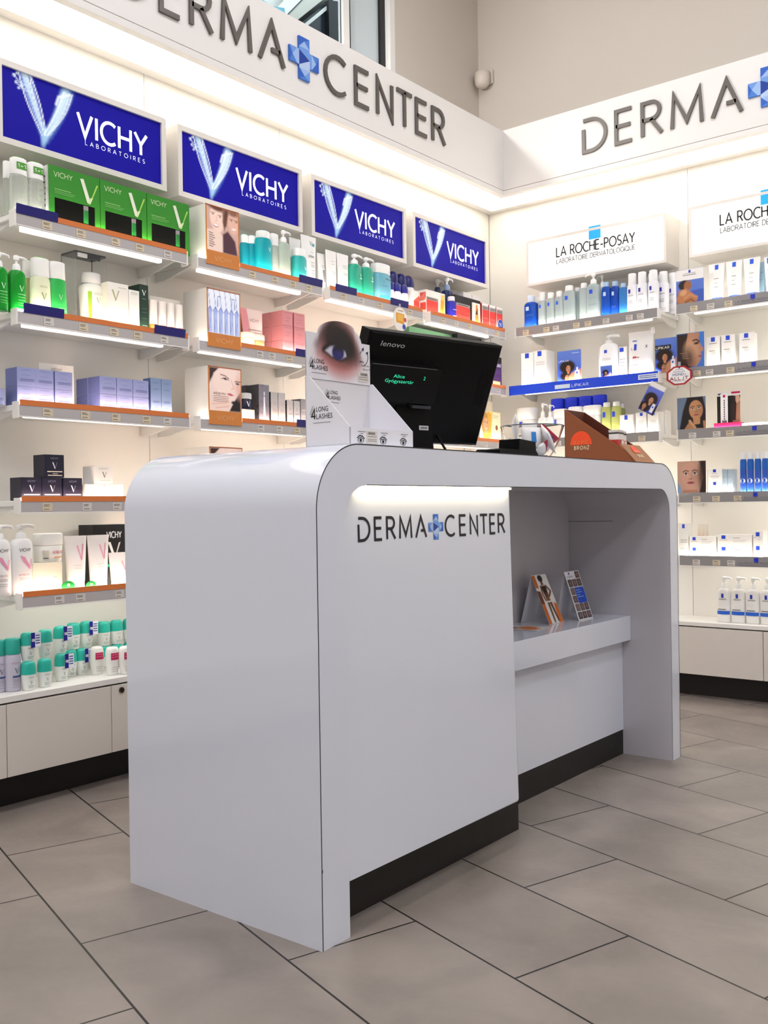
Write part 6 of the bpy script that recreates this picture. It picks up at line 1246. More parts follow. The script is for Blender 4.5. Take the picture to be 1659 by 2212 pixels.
goods('L', 'rollon', 'roll_on_deodorant', 1.9430, 0.1450, 0.3318, 0.0460, 0.0780, 0.0360, 'turquoise capped roll-on in the rear cluster by the counter, lower row, middle', 'deodorant', 'turquoise roll-ons in the rear cluster', c='f0f3ee', cap='2bb9a6', pr=[('t', 'VICHY', 0.3, 0.78, 0.09, '8a9a94', 0.14, 0.4), ('v', 0.52, 0.5, 0.24, '8a9a94', '8a9a94'), ('l', 0.25, 0.8, 0.26, '9ab0a8', 0.03), ('l', 0.25, 0.7, 0.16, '9ab0a8', 0.03)])
goods('L', 'rollon', 'roll_on_deodorant', 1.9942, 0.1450, 0.3318, 0.0460, 0.0780, 0.0360, 'turquoise capped roll-on in the rear cluster by the counter, lower row, rightmost', 'deodorant', 'turquoise roll-ons in the rear cluster', c='f0f3ee', cap='2bb9a6', pr=[('t', 'VICHY', 0.3, 0.78, 0.09, '8a9a94', 0.14, 0.4), ('v', 0.52, 0.5, 0.24, '8a9a94', '8a9a94'), ('l', 0.25, 0.8, 0.26, '9ab0a8', 0.03), ('l', 0.25, 0.7, 0.16, '9ab0a8', 0.03)])
goods('L', 'rollon', 'roll_on_deodorant', 1.8940, 0.1450, 0.4108, 0.0460, 0.0780, 0.0360, 'turquoise capped roll-on in the rear cluster by the counter, upper row, leftmost', 'deodorant', 'turquoise roll-ons in the rear cluster', c='f0f3ee', cap='2bb9a6', pr=[('t', 'VICHY', 0.3, 0.78, 0.09, '8a9a94', 0.14, 0.4), ('v', 0.52, 0.5, 0.24, '8a9a94', '8a9a94'), ('l', 0.25, 0.8, 0.26, '9ab0a8', 0.03), ('l', 0.25, 0.7, 0.16, '9ab0a8', 0.03)])
goods('L', 'rollon', 'roll_on_deodorant', 1.9430, 0.1450, 0.4108, 0.0460, 0.0780, 0.0360, 'turquoise capped roll-on in the rear cluster by the counter, upper row, middle', 'deodorant', 'turquoise roll-ons in the rear cluster', c='f0f3ee', cap='2bb9a6', pr=[('t', 'VICHY', 0.3, 0.78, 0.09, '8a9a94', 0.14, 0.4), ('v', 0.52, 0.5, 0.24, '8a9a94', '8a9a94'), ('l', 0.25, 0.8, 0.26, '9ab0a8', 0.03), ('l', 0.25, 0.7, 0.16, '9ab0a8', 0.03)])
goods('L', 'rollon', 'roll_on_deodorant', 1.9942, 0.1450, 0.4108, 0.0460, 0.0780, 0.0360, 'turquoise capped roll-on in the rear cluster by the counter, upper row, rightmost', 'deodorant', 'turquoise roll-ons in the rear cluster', c='f0f3ee', cap='2bb9a6', pr=[('t', 'VICHY', 0.3, 0.78, 0.09, '8a9a94', 0.14, 0.4), ('v', 0.52, 0.5, 0.24, '8a9a94', '8a9a94'), ('l', 0.25, 0.8, 0.26, '9ab0a8', 0.03), ('l', 0.25, 0.7, 0.16, '9ab0a8', 0.03)])
goods('L', 'rollon', 'roll_on_deodorant', 1.8306, 0.0917, 0.3318, 0.0449, 0.0870, 0.0361, 'white roll-on with a crimson label by the counter on the left worktop, leftmost', 'deodorant', 'white roll-ons with crimson labels', band='c8205a', c='f4f2ee', cap='f5f3ee', pr=[('l', 0.2, 0.8, 0.5, 'b0aca4', 0.03), ('l', 0.2, 0.8, 0.36, 'c0bcb4', 0.03), ('l', 0.2, 0.8, 0.22, 'c0bcb4', 0.03)])
goods('L', 'rollon', 'roll_on_deodorant', 1.8534, 0.0426, 0.3318, 0.0449, 0.0870, 0.0361, 'white roll-on with a crimson label by the counter on the left worktop, middle', 'deodorant', 'white roll-ons with crimson labels', band='c8205a', c='f4f2ee', cap='f5f3ee', pr=[('l', 0.2, 0.8, 0.5, 'b0aca4', 0.03), ('l', 0.2, 0.8, 0.36, 'c0bcb4', 0.03), ('l', 0.2, 0.8, 0.22, 'c0bcb4', 0.03)])
goods('L', 'rollon', 'roll_on_deodorant', 1.8879, 0.0218, 0.3318, 0.0449, 0.0870, 0.0361, 'white roll-on with a crimson label by the counter on the left worktop, rightmost', 'deodorant', 'white roll-ons with crimson labels', band='c8205a', c='f4f2ee', cap='f5f3ee', pr=[('l', 0.2, 0.8, 0.5, 'b0aca4', 0.03), ('l', 0.2, 0.8, 0.36, 'c0bcb4', 0.03), ('l', 0.2, 0.8, 0.22, 'c0bcb4', 0.03)])
goods('L', 'lightbox', 'light_box', 2.2865, -0.0040, 1.6835, 0.1500, 0.2030, 0.1250, 'light box with a smiling couple picture, top one under the second blue sign', 'light box', 'picture light boxes', art='lb_smile')
goods('L', 'lightbox', 'light_box', 2.2865, -0.0040, 1.4035, 0.1500, 0.1980, 0.1250, 'light box with a picture of glass ampoules under the second blue sign', 'light box', 'picture light boxes', art='lb_amp')
goods('L', 'lightbox', 'light_box', 2.2865, -0.0040, 1.1385, 0.1500, 0.1980, 0.1250, 'light box with a woman resting her chin, third shelf under second sign', 'light box', 'picture light boxes', art='lb_face')
goods('L', 'lightbox', 'light_box', 2.2865, -0.0040, 0.8635, 0.1500, 0.1980, 0.1250, 'light box mostly hidden behind the counter, fourth shelf under second sign', 'light box', 'picture light boxes', art='lb_face')
goods('L', 'bottle', 'lotion_bottle', 2.4684, 0.0700, 1.7008, 0.0404, 0.1450, 0.0250, 'dark turquoise bottle with white cap, left one, just right of the smiling light box', 'bottle', 'dark turquoise bottles', c='1596aa', trans=0.2, cap='f3f6f4', captop='7fd0cc', caph=0.2, capw=0.82, e=2.8, neck=0.8)
goods('L', 'bottle', 'lotion_bottle', 2.4966, 0.0600, 1.7008, 0.0404, 0.1450, 0.0250, 'dark turquoise bottle with white cap, right one, just right of the smiling light box', 'bottle', 'dark turquoise bottles', c='1596aa', trans=0.2, cap='f3f6f4', captop='7fd0cc', caph=0.2, capw=0.82, e=2.8, neck=0.8)
goods('L', 'bottle', 'lotion_bottle', 2.5319, 0.0300, 1.7008, 0.0732, 0.1649, 0.0454, 'large bright turquoise bottle with white V, top shelf, second blue sign', 'bottle', c='16b0bd', trans=0.2, pr=[('v', 0.66, 0.8, 0.13, 'd6f2f2', 'd6f2f2')], cap='f3f6f4', captop='7fd0cc', caph=0.16, capw=0.82, e=2.8, neck=0.8)
goods('L', 'bottle', 'lotion_bottle', 2.5936, 0.0450, 1.7008, 0.0436, 0.1704, 0.0270, 'clear pale bottle with white cap, top shelf, second blue sign', 'bottle', c='dcebe4', trans=0.6, cap='f3f6f4', caph=0.26, capw=0.9, e=2.8, neck=0.85)
goods('L', 'pump', 'pump_bottle', 2.6339, 0.0300, 1.7008, 0.0567, 0.1907, 0.0369, 'clear pale green pump bottle with white pump, top shelf, second blue sign', 'pump bottle', c='d6e8dc', trans=0.55, hb=0.76, side=1, pr=[('v', 0.75, 0.6, 0.12, '8ab0a4', '8ab0a4'), ('l', 0.3, 0.7, 0.3, 'a8c4b8')])
goods('L', 'tube', 'cream_tube', 2.7650, 0.1000, 1.7008, 0.0649, 0.2002, 0.0300, 'white tube behind the small turquoise bottle, top shelf, second blue sign', 'tube', c='eef0ee')
goods('L', 'bottle', 'lotion_bottle', 2.6979, 0.0600, 1.7008, 0.0278, 0.1325, 0.0223, 'narrow clear bottle behind small turquoise bottle, top shelf, second blue sign', 'bottle', c='d2e6dc', trans=0.6, cap='e8f0ec', caph=0.2)
goods('L', 'bottle', 'lotion_bottle', 2.7159, 0.0280, 1.7008, 0.0663, 0.1371, 0.0398, 'small turquoise bottle with white cap, beside the white tube, top shelf, second blue sign', 'bottle', c='3fc4c0', trans=0.25, pr=[('v', 0.74, 0.66, 0.16, 'e0f6f4', 'e0f6f4'), ('l', 0.5, 0.84, 0.4, 'a0e0dc')], cap='f3f6f4', caph=0.22, capw=0.9, e=2.8, neck=0.85)
goods('L', 'tube', 'cream_tube', 2.7810, 0.0400, 1.7008, 0.0864, 0.2019, 0.0360, 'tall white tube with grey V, last on top shelf, second blue sign', 'tube', c='f1f1ef', pr=[('v', 0.62, 0.84, 0.1, '7a8c8c', '7a8c8c'), ('r', 0.7, 0.78, 0.86, 0.85, '4aa8bc'), ('t', 'TX', 0.56, 0.62, 0.03, '6a6a6a', 0.14, 0.2), ('l', 0.36, 0.8, 0.55, '5a5a5a'), ('l', 0.36, 0.8, 0.52, '5a5a5a'), ('l', 0.5, 0.8, 0.4, '9a9a98'), ('l', 0.5, 0.8, 0.34, '9a9a98'), ('l', 0.5, 0.8, 0.3, '9a9a98'), ('l', 0.5, 0.8, 0.22, '9a9a98'), ('l', 0.5, 0.8, 0.16, '9a9a98'), ('l', 0.5, 0.8, 0.1, '9a9a98')])
goods('L', 'card', 'shelf_card', 2.4989, 0.0850, 1.4208, 0.1093, 0.1603, 0.0030, 'pink and white folded card beside the ampoule light box', 'card', art='pinkv', pr=[('t', 'VICHY', 0.42, 0.72, 0.06, '8a7470', 0.13, 0.42), ('l', 0.36, 0.94, 0.52, 'a88a84', 0.02), ('l', 0.36, 0.94, 0.46, 'a88a84', 0.02), ('l', 0.4, 0.66, 0.32, 'a88a84', 0.02)])
goods('L', 'jar', 'cream_jar', 2.4482, 0.0300, 1.4208, 0.0592, 0.0639, 0.0592, 'cream jar with a pale lid beside the ampoule light box', 'jar', c='efe4cc', lid='f2ead8', lidh=0.3)
goods('L', 'jar', 'cream_jar', 2.4995, 0.0300, 1.4208, 0.0489, 0.0614, 0.0489, 'small pinkish brown jar before the pink folded card', 'jar', c='e09a68', lid='e8d8cc', lidh=0.35)
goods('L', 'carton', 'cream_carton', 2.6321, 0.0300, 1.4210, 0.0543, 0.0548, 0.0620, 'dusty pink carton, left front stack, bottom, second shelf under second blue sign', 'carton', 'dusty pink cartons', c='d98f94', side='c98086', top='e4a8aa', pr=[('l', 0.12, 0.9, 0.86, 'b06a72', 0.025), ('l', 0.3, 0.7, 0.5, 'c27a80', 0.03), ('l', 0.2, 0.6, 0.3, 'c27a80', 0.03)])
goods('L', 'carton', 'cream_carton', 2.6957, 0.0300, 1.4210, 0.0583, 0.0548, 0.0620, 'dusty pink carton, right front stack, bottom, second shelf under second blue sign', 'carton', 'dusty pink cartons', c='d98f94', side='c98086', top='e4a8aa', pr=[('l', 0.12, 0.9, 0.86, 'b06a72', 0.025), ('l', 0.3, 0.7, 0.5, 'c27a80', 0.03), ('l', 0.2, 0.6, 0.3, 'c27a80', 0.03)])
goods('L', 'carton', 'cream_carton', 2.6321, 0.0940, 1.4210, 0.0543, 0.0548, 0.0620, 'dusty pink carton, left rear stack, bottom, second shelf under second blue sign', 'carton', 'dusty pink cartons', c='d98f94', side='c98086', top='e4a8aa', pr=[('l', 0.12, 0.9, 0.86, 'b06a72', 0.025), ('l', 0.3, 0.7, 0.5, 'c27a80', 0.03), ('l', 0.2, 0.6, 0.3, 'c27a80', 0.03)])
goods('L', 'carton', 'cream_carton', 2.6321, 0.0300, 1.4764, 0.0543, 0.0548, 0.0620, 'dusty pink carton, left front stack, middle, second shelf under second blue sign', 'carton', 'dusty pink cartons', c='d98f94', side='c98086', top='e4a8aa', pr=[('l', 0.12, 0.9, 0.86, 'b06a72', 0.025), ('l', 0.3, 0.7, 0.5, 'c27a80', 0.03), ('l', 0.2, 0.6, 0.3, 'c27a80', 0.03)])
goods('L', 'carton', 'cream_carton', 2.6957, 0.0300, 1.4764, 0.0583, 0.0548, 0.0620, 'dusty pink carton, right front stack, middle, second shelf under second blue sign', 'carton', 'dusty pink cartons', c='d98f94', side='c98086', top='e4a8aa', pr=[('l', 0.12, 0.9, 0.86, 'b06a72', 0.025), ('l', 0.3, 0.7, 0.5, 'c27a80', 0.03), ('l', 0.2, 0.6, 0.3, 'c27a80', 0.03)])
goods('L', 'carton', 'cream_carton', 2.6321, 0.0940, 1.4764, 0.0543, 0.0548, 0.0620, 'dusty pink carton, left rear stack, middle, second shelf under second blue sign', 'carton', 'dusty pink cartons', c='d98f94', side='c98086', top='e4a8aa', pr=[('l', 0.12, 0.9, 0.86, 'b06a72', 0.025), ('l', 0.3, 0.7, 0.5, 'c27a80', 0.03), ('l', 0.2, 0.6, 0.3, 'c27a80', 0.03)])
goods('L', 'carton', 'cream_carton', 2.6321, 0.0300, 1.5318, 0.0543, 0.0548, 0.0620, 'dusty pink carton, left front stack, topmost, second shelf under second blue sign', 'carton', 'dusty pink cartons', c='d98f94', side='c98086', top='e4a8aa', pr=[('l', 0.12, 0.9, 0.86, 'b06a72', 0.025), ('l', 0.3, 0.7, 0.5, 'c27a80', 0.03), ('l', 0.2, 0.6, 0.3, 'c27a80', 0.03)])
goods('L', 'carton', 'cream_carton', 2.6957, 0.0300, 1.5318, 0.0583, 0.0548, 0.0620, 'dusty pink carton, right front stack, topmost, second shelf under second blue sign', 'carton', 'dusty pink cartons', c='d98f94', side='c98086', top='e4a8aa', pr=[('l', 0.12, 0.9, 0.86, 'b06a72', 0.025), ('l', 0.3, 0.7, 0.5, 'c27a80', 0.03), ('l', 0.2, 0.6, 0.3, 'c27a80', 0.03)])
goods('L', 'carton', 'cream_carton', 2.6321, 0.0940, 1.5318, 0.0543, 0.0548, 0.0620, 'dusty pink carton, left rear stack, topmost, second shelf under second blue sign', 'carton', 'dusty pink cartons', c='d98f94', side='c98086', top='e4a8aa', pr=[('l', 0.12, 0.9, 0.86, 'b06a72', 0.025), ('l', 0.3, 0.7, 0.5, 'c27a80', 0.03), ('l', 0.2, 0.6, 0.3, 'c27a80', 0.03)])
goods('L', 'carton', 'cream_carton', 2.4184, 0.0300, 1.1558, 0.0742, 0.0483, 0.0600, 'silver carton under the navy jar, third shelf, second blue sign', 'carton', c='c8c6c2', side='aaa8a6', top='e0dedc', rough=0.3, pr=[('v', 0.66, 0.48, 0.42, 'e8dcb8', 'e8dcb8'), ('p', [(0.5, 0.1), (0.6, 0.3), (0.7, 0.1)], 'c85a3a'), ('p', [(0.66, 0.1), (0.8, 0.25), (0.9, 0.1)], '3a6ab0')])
goods('L', 'jar', 'cream_jar', 2.4331, 0.0320, 1.2047, 0.0441, 0.0592, 0.0441, 'navy jar with clear lid standing on a silver carton, third shelf', 'jar', c='131a3a', lid='c6ccd0', lidh=0.35, taper=0.98, pr=[('v', 0.4, 0.5, 0.5, 'c8ccd8', 'c8ccd8')])
goods('L', 'carton', 'serum_carton', 2.5148, 0.1100, 1.1558, 0.0421, 0.1484, 0.0500, 'tall dark grey carton behind the silver carton, third shelf, second blue sign', 'carton', c='6c6c74', side='58585e', top='8a8a90', rough=0.3)
goods('L', 'carton', 'serum_carton', 2.5038, 0.0300, 1.1558, 0.0514, 0.1436, 0.0700, 'tallest graphite carton with white stripe, third shelf, second blue sign', 'carton', c='7c7a86', side='3f3e42', top='9a989e', rough=0.28, pr=[('p', [(0.4, 0.14), (0.62, 0.14), (0.56, 0.82), (0.46, 0.82)], 'e4e6f4'), ('r', 0.02, 0.02, 0.98, 0.14, 'd8d49a'), ('l', 0.44, 0.58, 0.7, '5a5a90', 0.02)])
goods('L', 'carton', 'serum_carton', 2.5562, 0.0300, 1.1558, 0.0361, 0.1207, 0.0450, 'slim silver carton, left one of the taller pair, third shelf, second blue sign', 'carton', 'taller slim silver cartons', c='b6b4b4', side='3a383a', top='d0cecc', rough=0.28, pr=[('t', 'V', 0.36, 0.6, 0.06, '8a888a', 0.14, 0.3), ('l', 0.2, 0.8, 0.46, '8a888a'), ('l', 0.2, 0.8, 0.4, '9a989a'), ('r', 0.02, 0.02, 0.2, 0.16, 'c8d070')])
goods('L', 'carton', 'serum_carton', 2.5947, 0.0300, 1.1558, 0.0361, 0.1207, 0.0450, 'slim silver carton, right one of the taller pair, third shelf, second blue sign', 'carton', 'taller slim silver cartons', c='b6b4b4', side='3a383a', top='d0cecc', rough=0.28, pr=[('t', 'V', 0.36, 0.6, 0.06, '8a888a', 0.14, 0.3), ('l', 0.2, 0.8, 0.46, '8a888a'), ('l', 0.2, 0.8, 0.4, '9a989a'), ('r', 0.02, 0.02, 0.2, 0.16, 'c8d070')])
goods('L', 'carton', 'serum_carton', 2.6382, 0.0300, 1.1558, 0.0330, 0.0969, 0.0450, 'slim silver carton, left one of the shorter pair, third shelf, second blue sign', 'carton', 'shorter slim silver cartons', c='b8b6b6', side='2a282a', top='d0cecc', rough=0.28, pr=[('v', 0.5, 0.66, 0.12, '7c7a7c', '7c7a7c'), ('l', 0.2, 0.8, 0.46, '7a787a', 0.02), ('l', 0.2, 0.8, 0.3, '9a989a')])
goods('L', 'carton', 'serum_carton', 2.6749, 0.0300, 1.1558, 0.0330, 0.0969, 0.0450, 'slim silver carton, right one of the shorter pair, third shelf, second blue sign', 'carton', 'shorter slim silver cartons', c='b8b6b6', side='2a282a', top='d0cecc', rough=0.28, pr=[('v', 0.5, 0.66, 0.12, '7c7a7c', '7c7a7c'), ('l', 0.2, 0.8, 0.46, '7a787a', 0.02), ('l', 0.2, 0.8, 0.3, '9a989a')])
goods('L', 'carton', 'serum_carton', 2.7328, 0.0500, 1.1558, 0.0321, 0.1105, 0.0500, 'slim grey carton at the right end, third shelf, second blue sign', 'carton', c='8c8a8e', side='77757a', rough=0.3, pr=[('l', 0.2, 0.8, 0.6, 'c8c8cc', 0.02), ('l', 0.2, 0.8, 0.4, 'c8c8cc', 0.02)])
goods('L', 'tube', 'cream_tube', 2.8610, 0.0500, 1.7008, 0.0487, 0.1506, 0.0320, 'short white tube with dark print, leftmost on top shelf under third blue sign', 'tube', c='ecece8', cap='9fd8cc', pr=[('r', 0.5, 0.12, 0.8, 0.5, '8a8a88'), ('l', 0.4, 0.8, 0.62, '6a6a6a'), ('l', 0.4, 0.8, 0.56, '6a6a6a')])
goods('L', 'tube', 'cream_tube', 2.9039, 0.0350, 1.7008, 0.0647, 0.1674, 0.0340, 'white tube, left of the taller pair, top shelf, third blue sign', 'tube', c='f2f1ee', cap='f2f1ee', pr=[('l', 0.4, 0.76, 0.7, 'a8a8a4'), ('l', 0.4, 0.76, 0.62, 'a8a8a4'), ('l', 0.4, 0.8, 0.4, 'b4b4b0'), ('l', 0.4, 0.8, 0.34, 'b4b4b0'), ('l', 0.4, 0.8, 0.2, 'b4b4b0'), ('l', 0.4, 0.8, 0.14, 'b4b4b0')])
goods('L', 'tube', 'cream_tube', 2.9734, 0.0350, 1.7008, 0.0722, 0.1678, 0.0340, 'white tube, right of the taller pair, top shelf, third blue sign', 'tube', c='f1f0ee', cap='f2f1ee', pr=[('l', 0.4, 0.76, 0.66, '8a8a88'), ('l', 0.4, 0.76, 0.6, '8a8a88'), ('l', 0.4, 0.8, 0.44, 'b4b4b0'), ('l', 0.4, 0.8, 0.4, 'b4b4b0'), ('l', 0.4, 0.8, 0.26, 'b4b4b0'), ('l', 0.4, 0.8, 0.2, 'b4b4b0')])
goods('L', 'pump', 'pump_bottle', 3.0466, 0.0300, 1.7008, 0.0724, 0.1814, 0.0449, 'mint green pump bottle with white pump, left one, top shelf, third blue sign', 'pump bottle', 'mint green pump bottles', c='35bfa0', trans=0.35, hb=0.77, side=1, pr=[('v', 0.74, 0.78, 0.11, 'e4f8f0', 'e4f8f0'), ('r', 0.62, 0.66, 0.86, 0.7, 'b8eadc')])
goods('L', 'pump', 'pump_bottle', 3.1209, 0.0300, 1.7008, 0.0724, 0.1814, 0.0449, 'mint green pump bottle with white pump, right one, top shelf, third blue sign', 'pump bottle', 'mint green pump bottles', c='35bfa0', trans=0.35, hb=0.77, side=1, pr=[('v', 0.74, 0.78, 0.11, 'e4f8f0', 'e4f8f0'), ('r', 0.62, 0.66, 0.86, 0.7, 'b8eadc')])
goods('L', 'bottle', 'lotion_bottle', 3.2235, 0.0300, 1.7008, 0.1059, 0.1719, 0.0583, 'two tone pale blue bottle with wide white cap, top shelf, third blue sign', 'bottle', c='7cc8de', trans=0.3, cap='f2f4f4', caph=0.24, capw=0.95, e=3, neck=0.9, pr=[('v', 0.4, 0.8, 0.1, '3a6c90', '3a6c90'), ('l', 0.25, 0.6, 0.66, '4a7c98', 0.02), ('r', 0.02, 0.02, 0.98, 0.3, '38b4cc'), ('l', 0.5, 0.9, 0.92, '3a3a4a', 0.02)])
goods('L', 'can', 'deodorant', 3.3910, 0.1000, 1.7008, 0.0571, 0.1857, 0.0571, 'white deodorant with navy dome cap, taller rear row, leftmost, top shelf, third blue sign', 'deodorant', 'taller navy capped deodorants', pr=[('r', 0.2, 0.84, 0.8, 0.88, '3a3a5a'), ('v', 0.5, 0.5, 0.2, '6a7a9a', '6a7a9a')], c='f0f1f4', cap='1a1a66', dome=True, caph=0.3, rough=0.3)
goods('L', 'can', 'deodorant', 3.4509, 0.1000, 1.7008, 0.0571, 0.1857, 0.0571, 'white deodorant with navy dome cap, taller rear row, middle, top shelf, third blue sign', 'deodorant', 'taller navy capped deodorants', pr=[('r', 0.2, 0.84, 0.8, 0.88, '3a3a5a'), ('v', 0.5, 0.5, 0.2, '6a7a9a', '6a7a9a')], c='f0f1f4', cap='1a1a66', dome=True, caph=0.3, rough=0.3)
goods('L', 'can', 'deodorant', 3.5048, 0.1000, 1.7008, 0.0571, 0.1857, 0.0571, 'white deodorant with navy dome cap, taller rear row, rightmost, top shelf, third blue sign', 'deodorant', 'taller navy capped deodorants', pr=[('r', 0.2, 0.84, 0.8, 0.88, '3a3a5a'), ('v', 0.5, 0.5, 0.2, '6a7a9a', '6a7a9a')], c='f0f1f4', cap='1a1a66', dome=True, caph=0.3, rough=0.3)
goods('L', 'can', 'deodorant', 3.2805, 0.0350, 1.7008, 0.0400, 0.1141, 0.0400, 'white deodorant with navy dome cap, shorter front row, leftmost, top shelf, third blue sign', 'deodorant', 'shorter navy capped deodorants', caph=0.36, c='eef0f2', cap='20207c', dome=True, rough=0.3, pr=[('v', 0.5, 0.5, 0.3, '7a8aa0', '7a8aa0')])
goods('L', 'can', 'deodorant', 3.3272, 0.0350, 1.7008, 0.0400, 0.1141, 0.0400, 'white deodorant with navy dome cap, shorter front row, middle, top shelf, third blue sign', 'deodorant', 'shorter navy capped deodorants', caph=0.36, c='eef0f2', cap='20207c', dome=True, rough=0.3, pr=[('v', 0.5, 0.5, 0.3, '7a8aa0', '7a8aa0')])
goods('L', 'can', 'deodorant', 3.3773, 0.0350, 1.7008, 0.0400, 0.1141, 0.0400, 'white deodorant with navy dome cap, shorter front row, rightmost, top shelf, third blue sign', 'deodorant', 'shorter navy capped deodorants', caph=0.36, c='eef0f2', cap='20207c', dome=True, rough=0.3, pr=[('v', 0.5, 0.5, 0.3, '7a8aa0', '7a8aa0')])
goods('L', 'disc', 'shelf_wobbler', 3.2573, -0.0200, 1.5850, 0.0969, 0.1016, 0.0030, 'round white shelf wobbler with an orange picture hanging at the third blue sign shelf', 'sign', c='f6f2ea', rim='e9e4dc', pr=[('p', [(0.2, 0.36), (0.74, 0.32), (0.76, 0.74), (0.18, 0.76)], 'eaa024'), ('p', [(0.3, 0.45), (0.7, 0.42), (0.66, 0.7), (0.3, 0.7)], 'f2bc50'), ('d', 0.82, 0.52, 0.09, 'c8503c'), ('d', 0.74, 0.22, 0.11, '2a3cb0'), ('l', 0.3, 0.7, 0.85, 'c8a070', 0.03)])
goods('L', 'carton', 'gift_carton', 3.5828, 0.0300, 1.7008, 0.1424, 0.1121, 0.0700, 'red and white gift carton with a yellow panel, on top shelf nearest the room corner', 'carton', c='f0ece8', side='efe9e4', pr=[('r', 0.0, 0.22, 0.62, 0.6, 'd8342c'), ('r', 0, 0.6, 0.62, 0.72, '8e8a88'), ('l', 0.06, 0.5, 0.64, '4a4a4a', 0.03), ('r', 0, 0.02, 0.62, 0.22, 'c22c28'), ('p', [(0.66, 0.05), (0.98, 0.05), (0.95, 0.95), (0.8, 0.9)], 'efc860'), ('p', [(0.74, 0.3), (0.9, 0.2), (0.92, 0.7), (0.78, 0.72)], 'e09a28')], ps=[('r', 0.5, 0.2, 0.95, 0.5, 'e0483c'), ('r', 0.5, 0.66, 0.95, 0.9, 'd84a3c'), ('p', [(0, 0.55), (0.9, 0.9), (0.9, 0.6)], 'e07a6a')])
goods('L', 'carton', 'gift_carton', 3.4364, 0.0300, 1.7008, 0.0405, 0.0926, 0.0700, 'narrow red and white carton at the right end of third blue sign shelf', 'carton', c='f0ece8', pr=[('r', 0, 0.1, 1, 0.5, 'd8342c'), ('p', [(0, 0.5), (1, 0.8), (1, 0.5)], 'e05a4c')])
goods('L', 'pump', 'pump_bottle', 3.7887, 0.1400, 1.7008, 0.0678, 0.2255, 0.0543, 'dark navy pump bottle behind the red gift carton, on top shelf nearest the room corner', 'pump bottle', c='1c2852', hb=0.7, coll='2a3a6a', side=1)
goods('L', 'pump', 'pump_bottle', 3.7829, 0.0820, 1.7008, 0.0681, 0.2241, 0.0545, 'navy pump bottle with white head right of the red gift carton', 'pump bottle', c='1a2a5a', hb=0.72, coll='8aa0c4', side=1, pr=[('t', 'VO', 0.6, 0.86, 0.04, 'dfe6f4', 0.15, 0.3)])
goods('L', 'bottle', 'lotion_bottle', 3.7315, 0.0280, 1.7008, 0.0486, 0.1158, 0.0438, 'small royal blue bottle with white cap, before the navy pump bottle', 'bottle', c='2a2aa0', cap='e8ecf4', caph=0.18, capw=0.7, e=2.2, pr=[('r', 0.2, 0.2, 0.8, 0.3, 'c8cce8'), ('r', 0.2, 0.6, 0.8, 0.66, '8a90d0')])
goods('L', 'carton', 'gift_carton', 3.8472, 0.0350, 1.7008, 0.2104, 0.1272, 0.0420, 'wide black carton with a red front panel, on top shelf nearest the room corner', 'carton', c='17151a', side='242024', pr=[('r', 0.04, 0.14, 0.58, 0.62, 'd83a34'), ('r', 0.04, 0.62, 0.58, 0.72, '8e8a8a'), ('l', 0.1, 0.5, 0.65, '4a4444', 0.03), ('l', 0.08, 0.5, 0.3, 'a02824', 0.03)])
goods('L', 'carton', 'gift_carton', 3.9651, 0.1150, 1.7008, 0.0732, 0.1808, 0.0500, 'white carton with crimson band behind the wide black carton, left one', 'carton', 'crimson banded cartons', c='ece8e6', pr=[('r', 0, 0.75, 1, 0.86, 'a02c34'), ('l', 0.1, 0.9, 0.66, '8a8684', 0.02)])
goods('L', 'carton', 'gift_carton', 4.0422, 0.1150, 1.7008, 0.0732, 0.1808, 0.0500, 'white carton with crimson band behind the wide black carton, right one', 'carton', 'crimson banded cartons', c='ece8e6', pr=[('r', 0, 0.75, 1, 0.86, 'a02c34'), ('l', 0.1, 0.9, 0.66, '8a8684', 0.02)])
goods('L', 'carton', 'gift_carton', 3.9066, 0.0250, 1.7008, 0.0597, 0.1090, 0.0080, 'small white carton with an orange figure before the black carton', 'carton', c='ece6de', pr=[('p', [(0.2, 0.05), (0.8, 0.05), (0.6, 0.95), (0.4, 0.9)], 'd88a3c'), ('p', [(0.3, 0.5), (0.6, 0.8), (0.6, 0.5)], '3a2a20')])
goods('L', 'carton', 'serum_carton', 3.9889, 0.0300, 1.7008, 0.0556, 0.1207, 0.0500, 'red carton with grey top band, leftmost of three, corner end of top shelf', 'carton', 'red cartons at the corner end', c='f0ecea', side='b03430', pr=[('r', 0.03, 0.2, 0.97, 0.74, 'd23a36'), ('r', 0.03, 0.74, 0.97, 0.9, '8e8a8a'), ('l', 0.15, 0.8, 0.8, '4a4646', 0.02), ('r', 0.03, 0.04, 0.97, 0.2, 'a82c2c'), ('l', 0.2, 0.8, 0.4, 'e88a80', 0.02), ('d', 0.5, 0.12, 0.06, 'f0ece8')])
goods('L', 'carton', 'serum_carton', 4.0536, 0.0300, 1.7008, 0.0556, 0.1207, 0.0500, 'red carton with grey top band, middle of three, corner end of top shelf', 'carton', 'red cartons at the corner end', c='f0ecea', side='b03430', pr=[('r', 0.03, 0.2, 0.97, 0.74, 'd23a36'), ('r', 0.03, 0.74, 0.97, 0.9, '8e8a8a'), ('l', 0.15, 0.8, 0.8, '4a4646', 0.02), ('r', 0.03, 0.04, 0.97, 0.2, 'a82c2c'), ('l', 0.2, 0.8, 0.4, 'e88a80', 0.02), ('d', 0.5, 0.12, 0.06, 'f0ece8')])
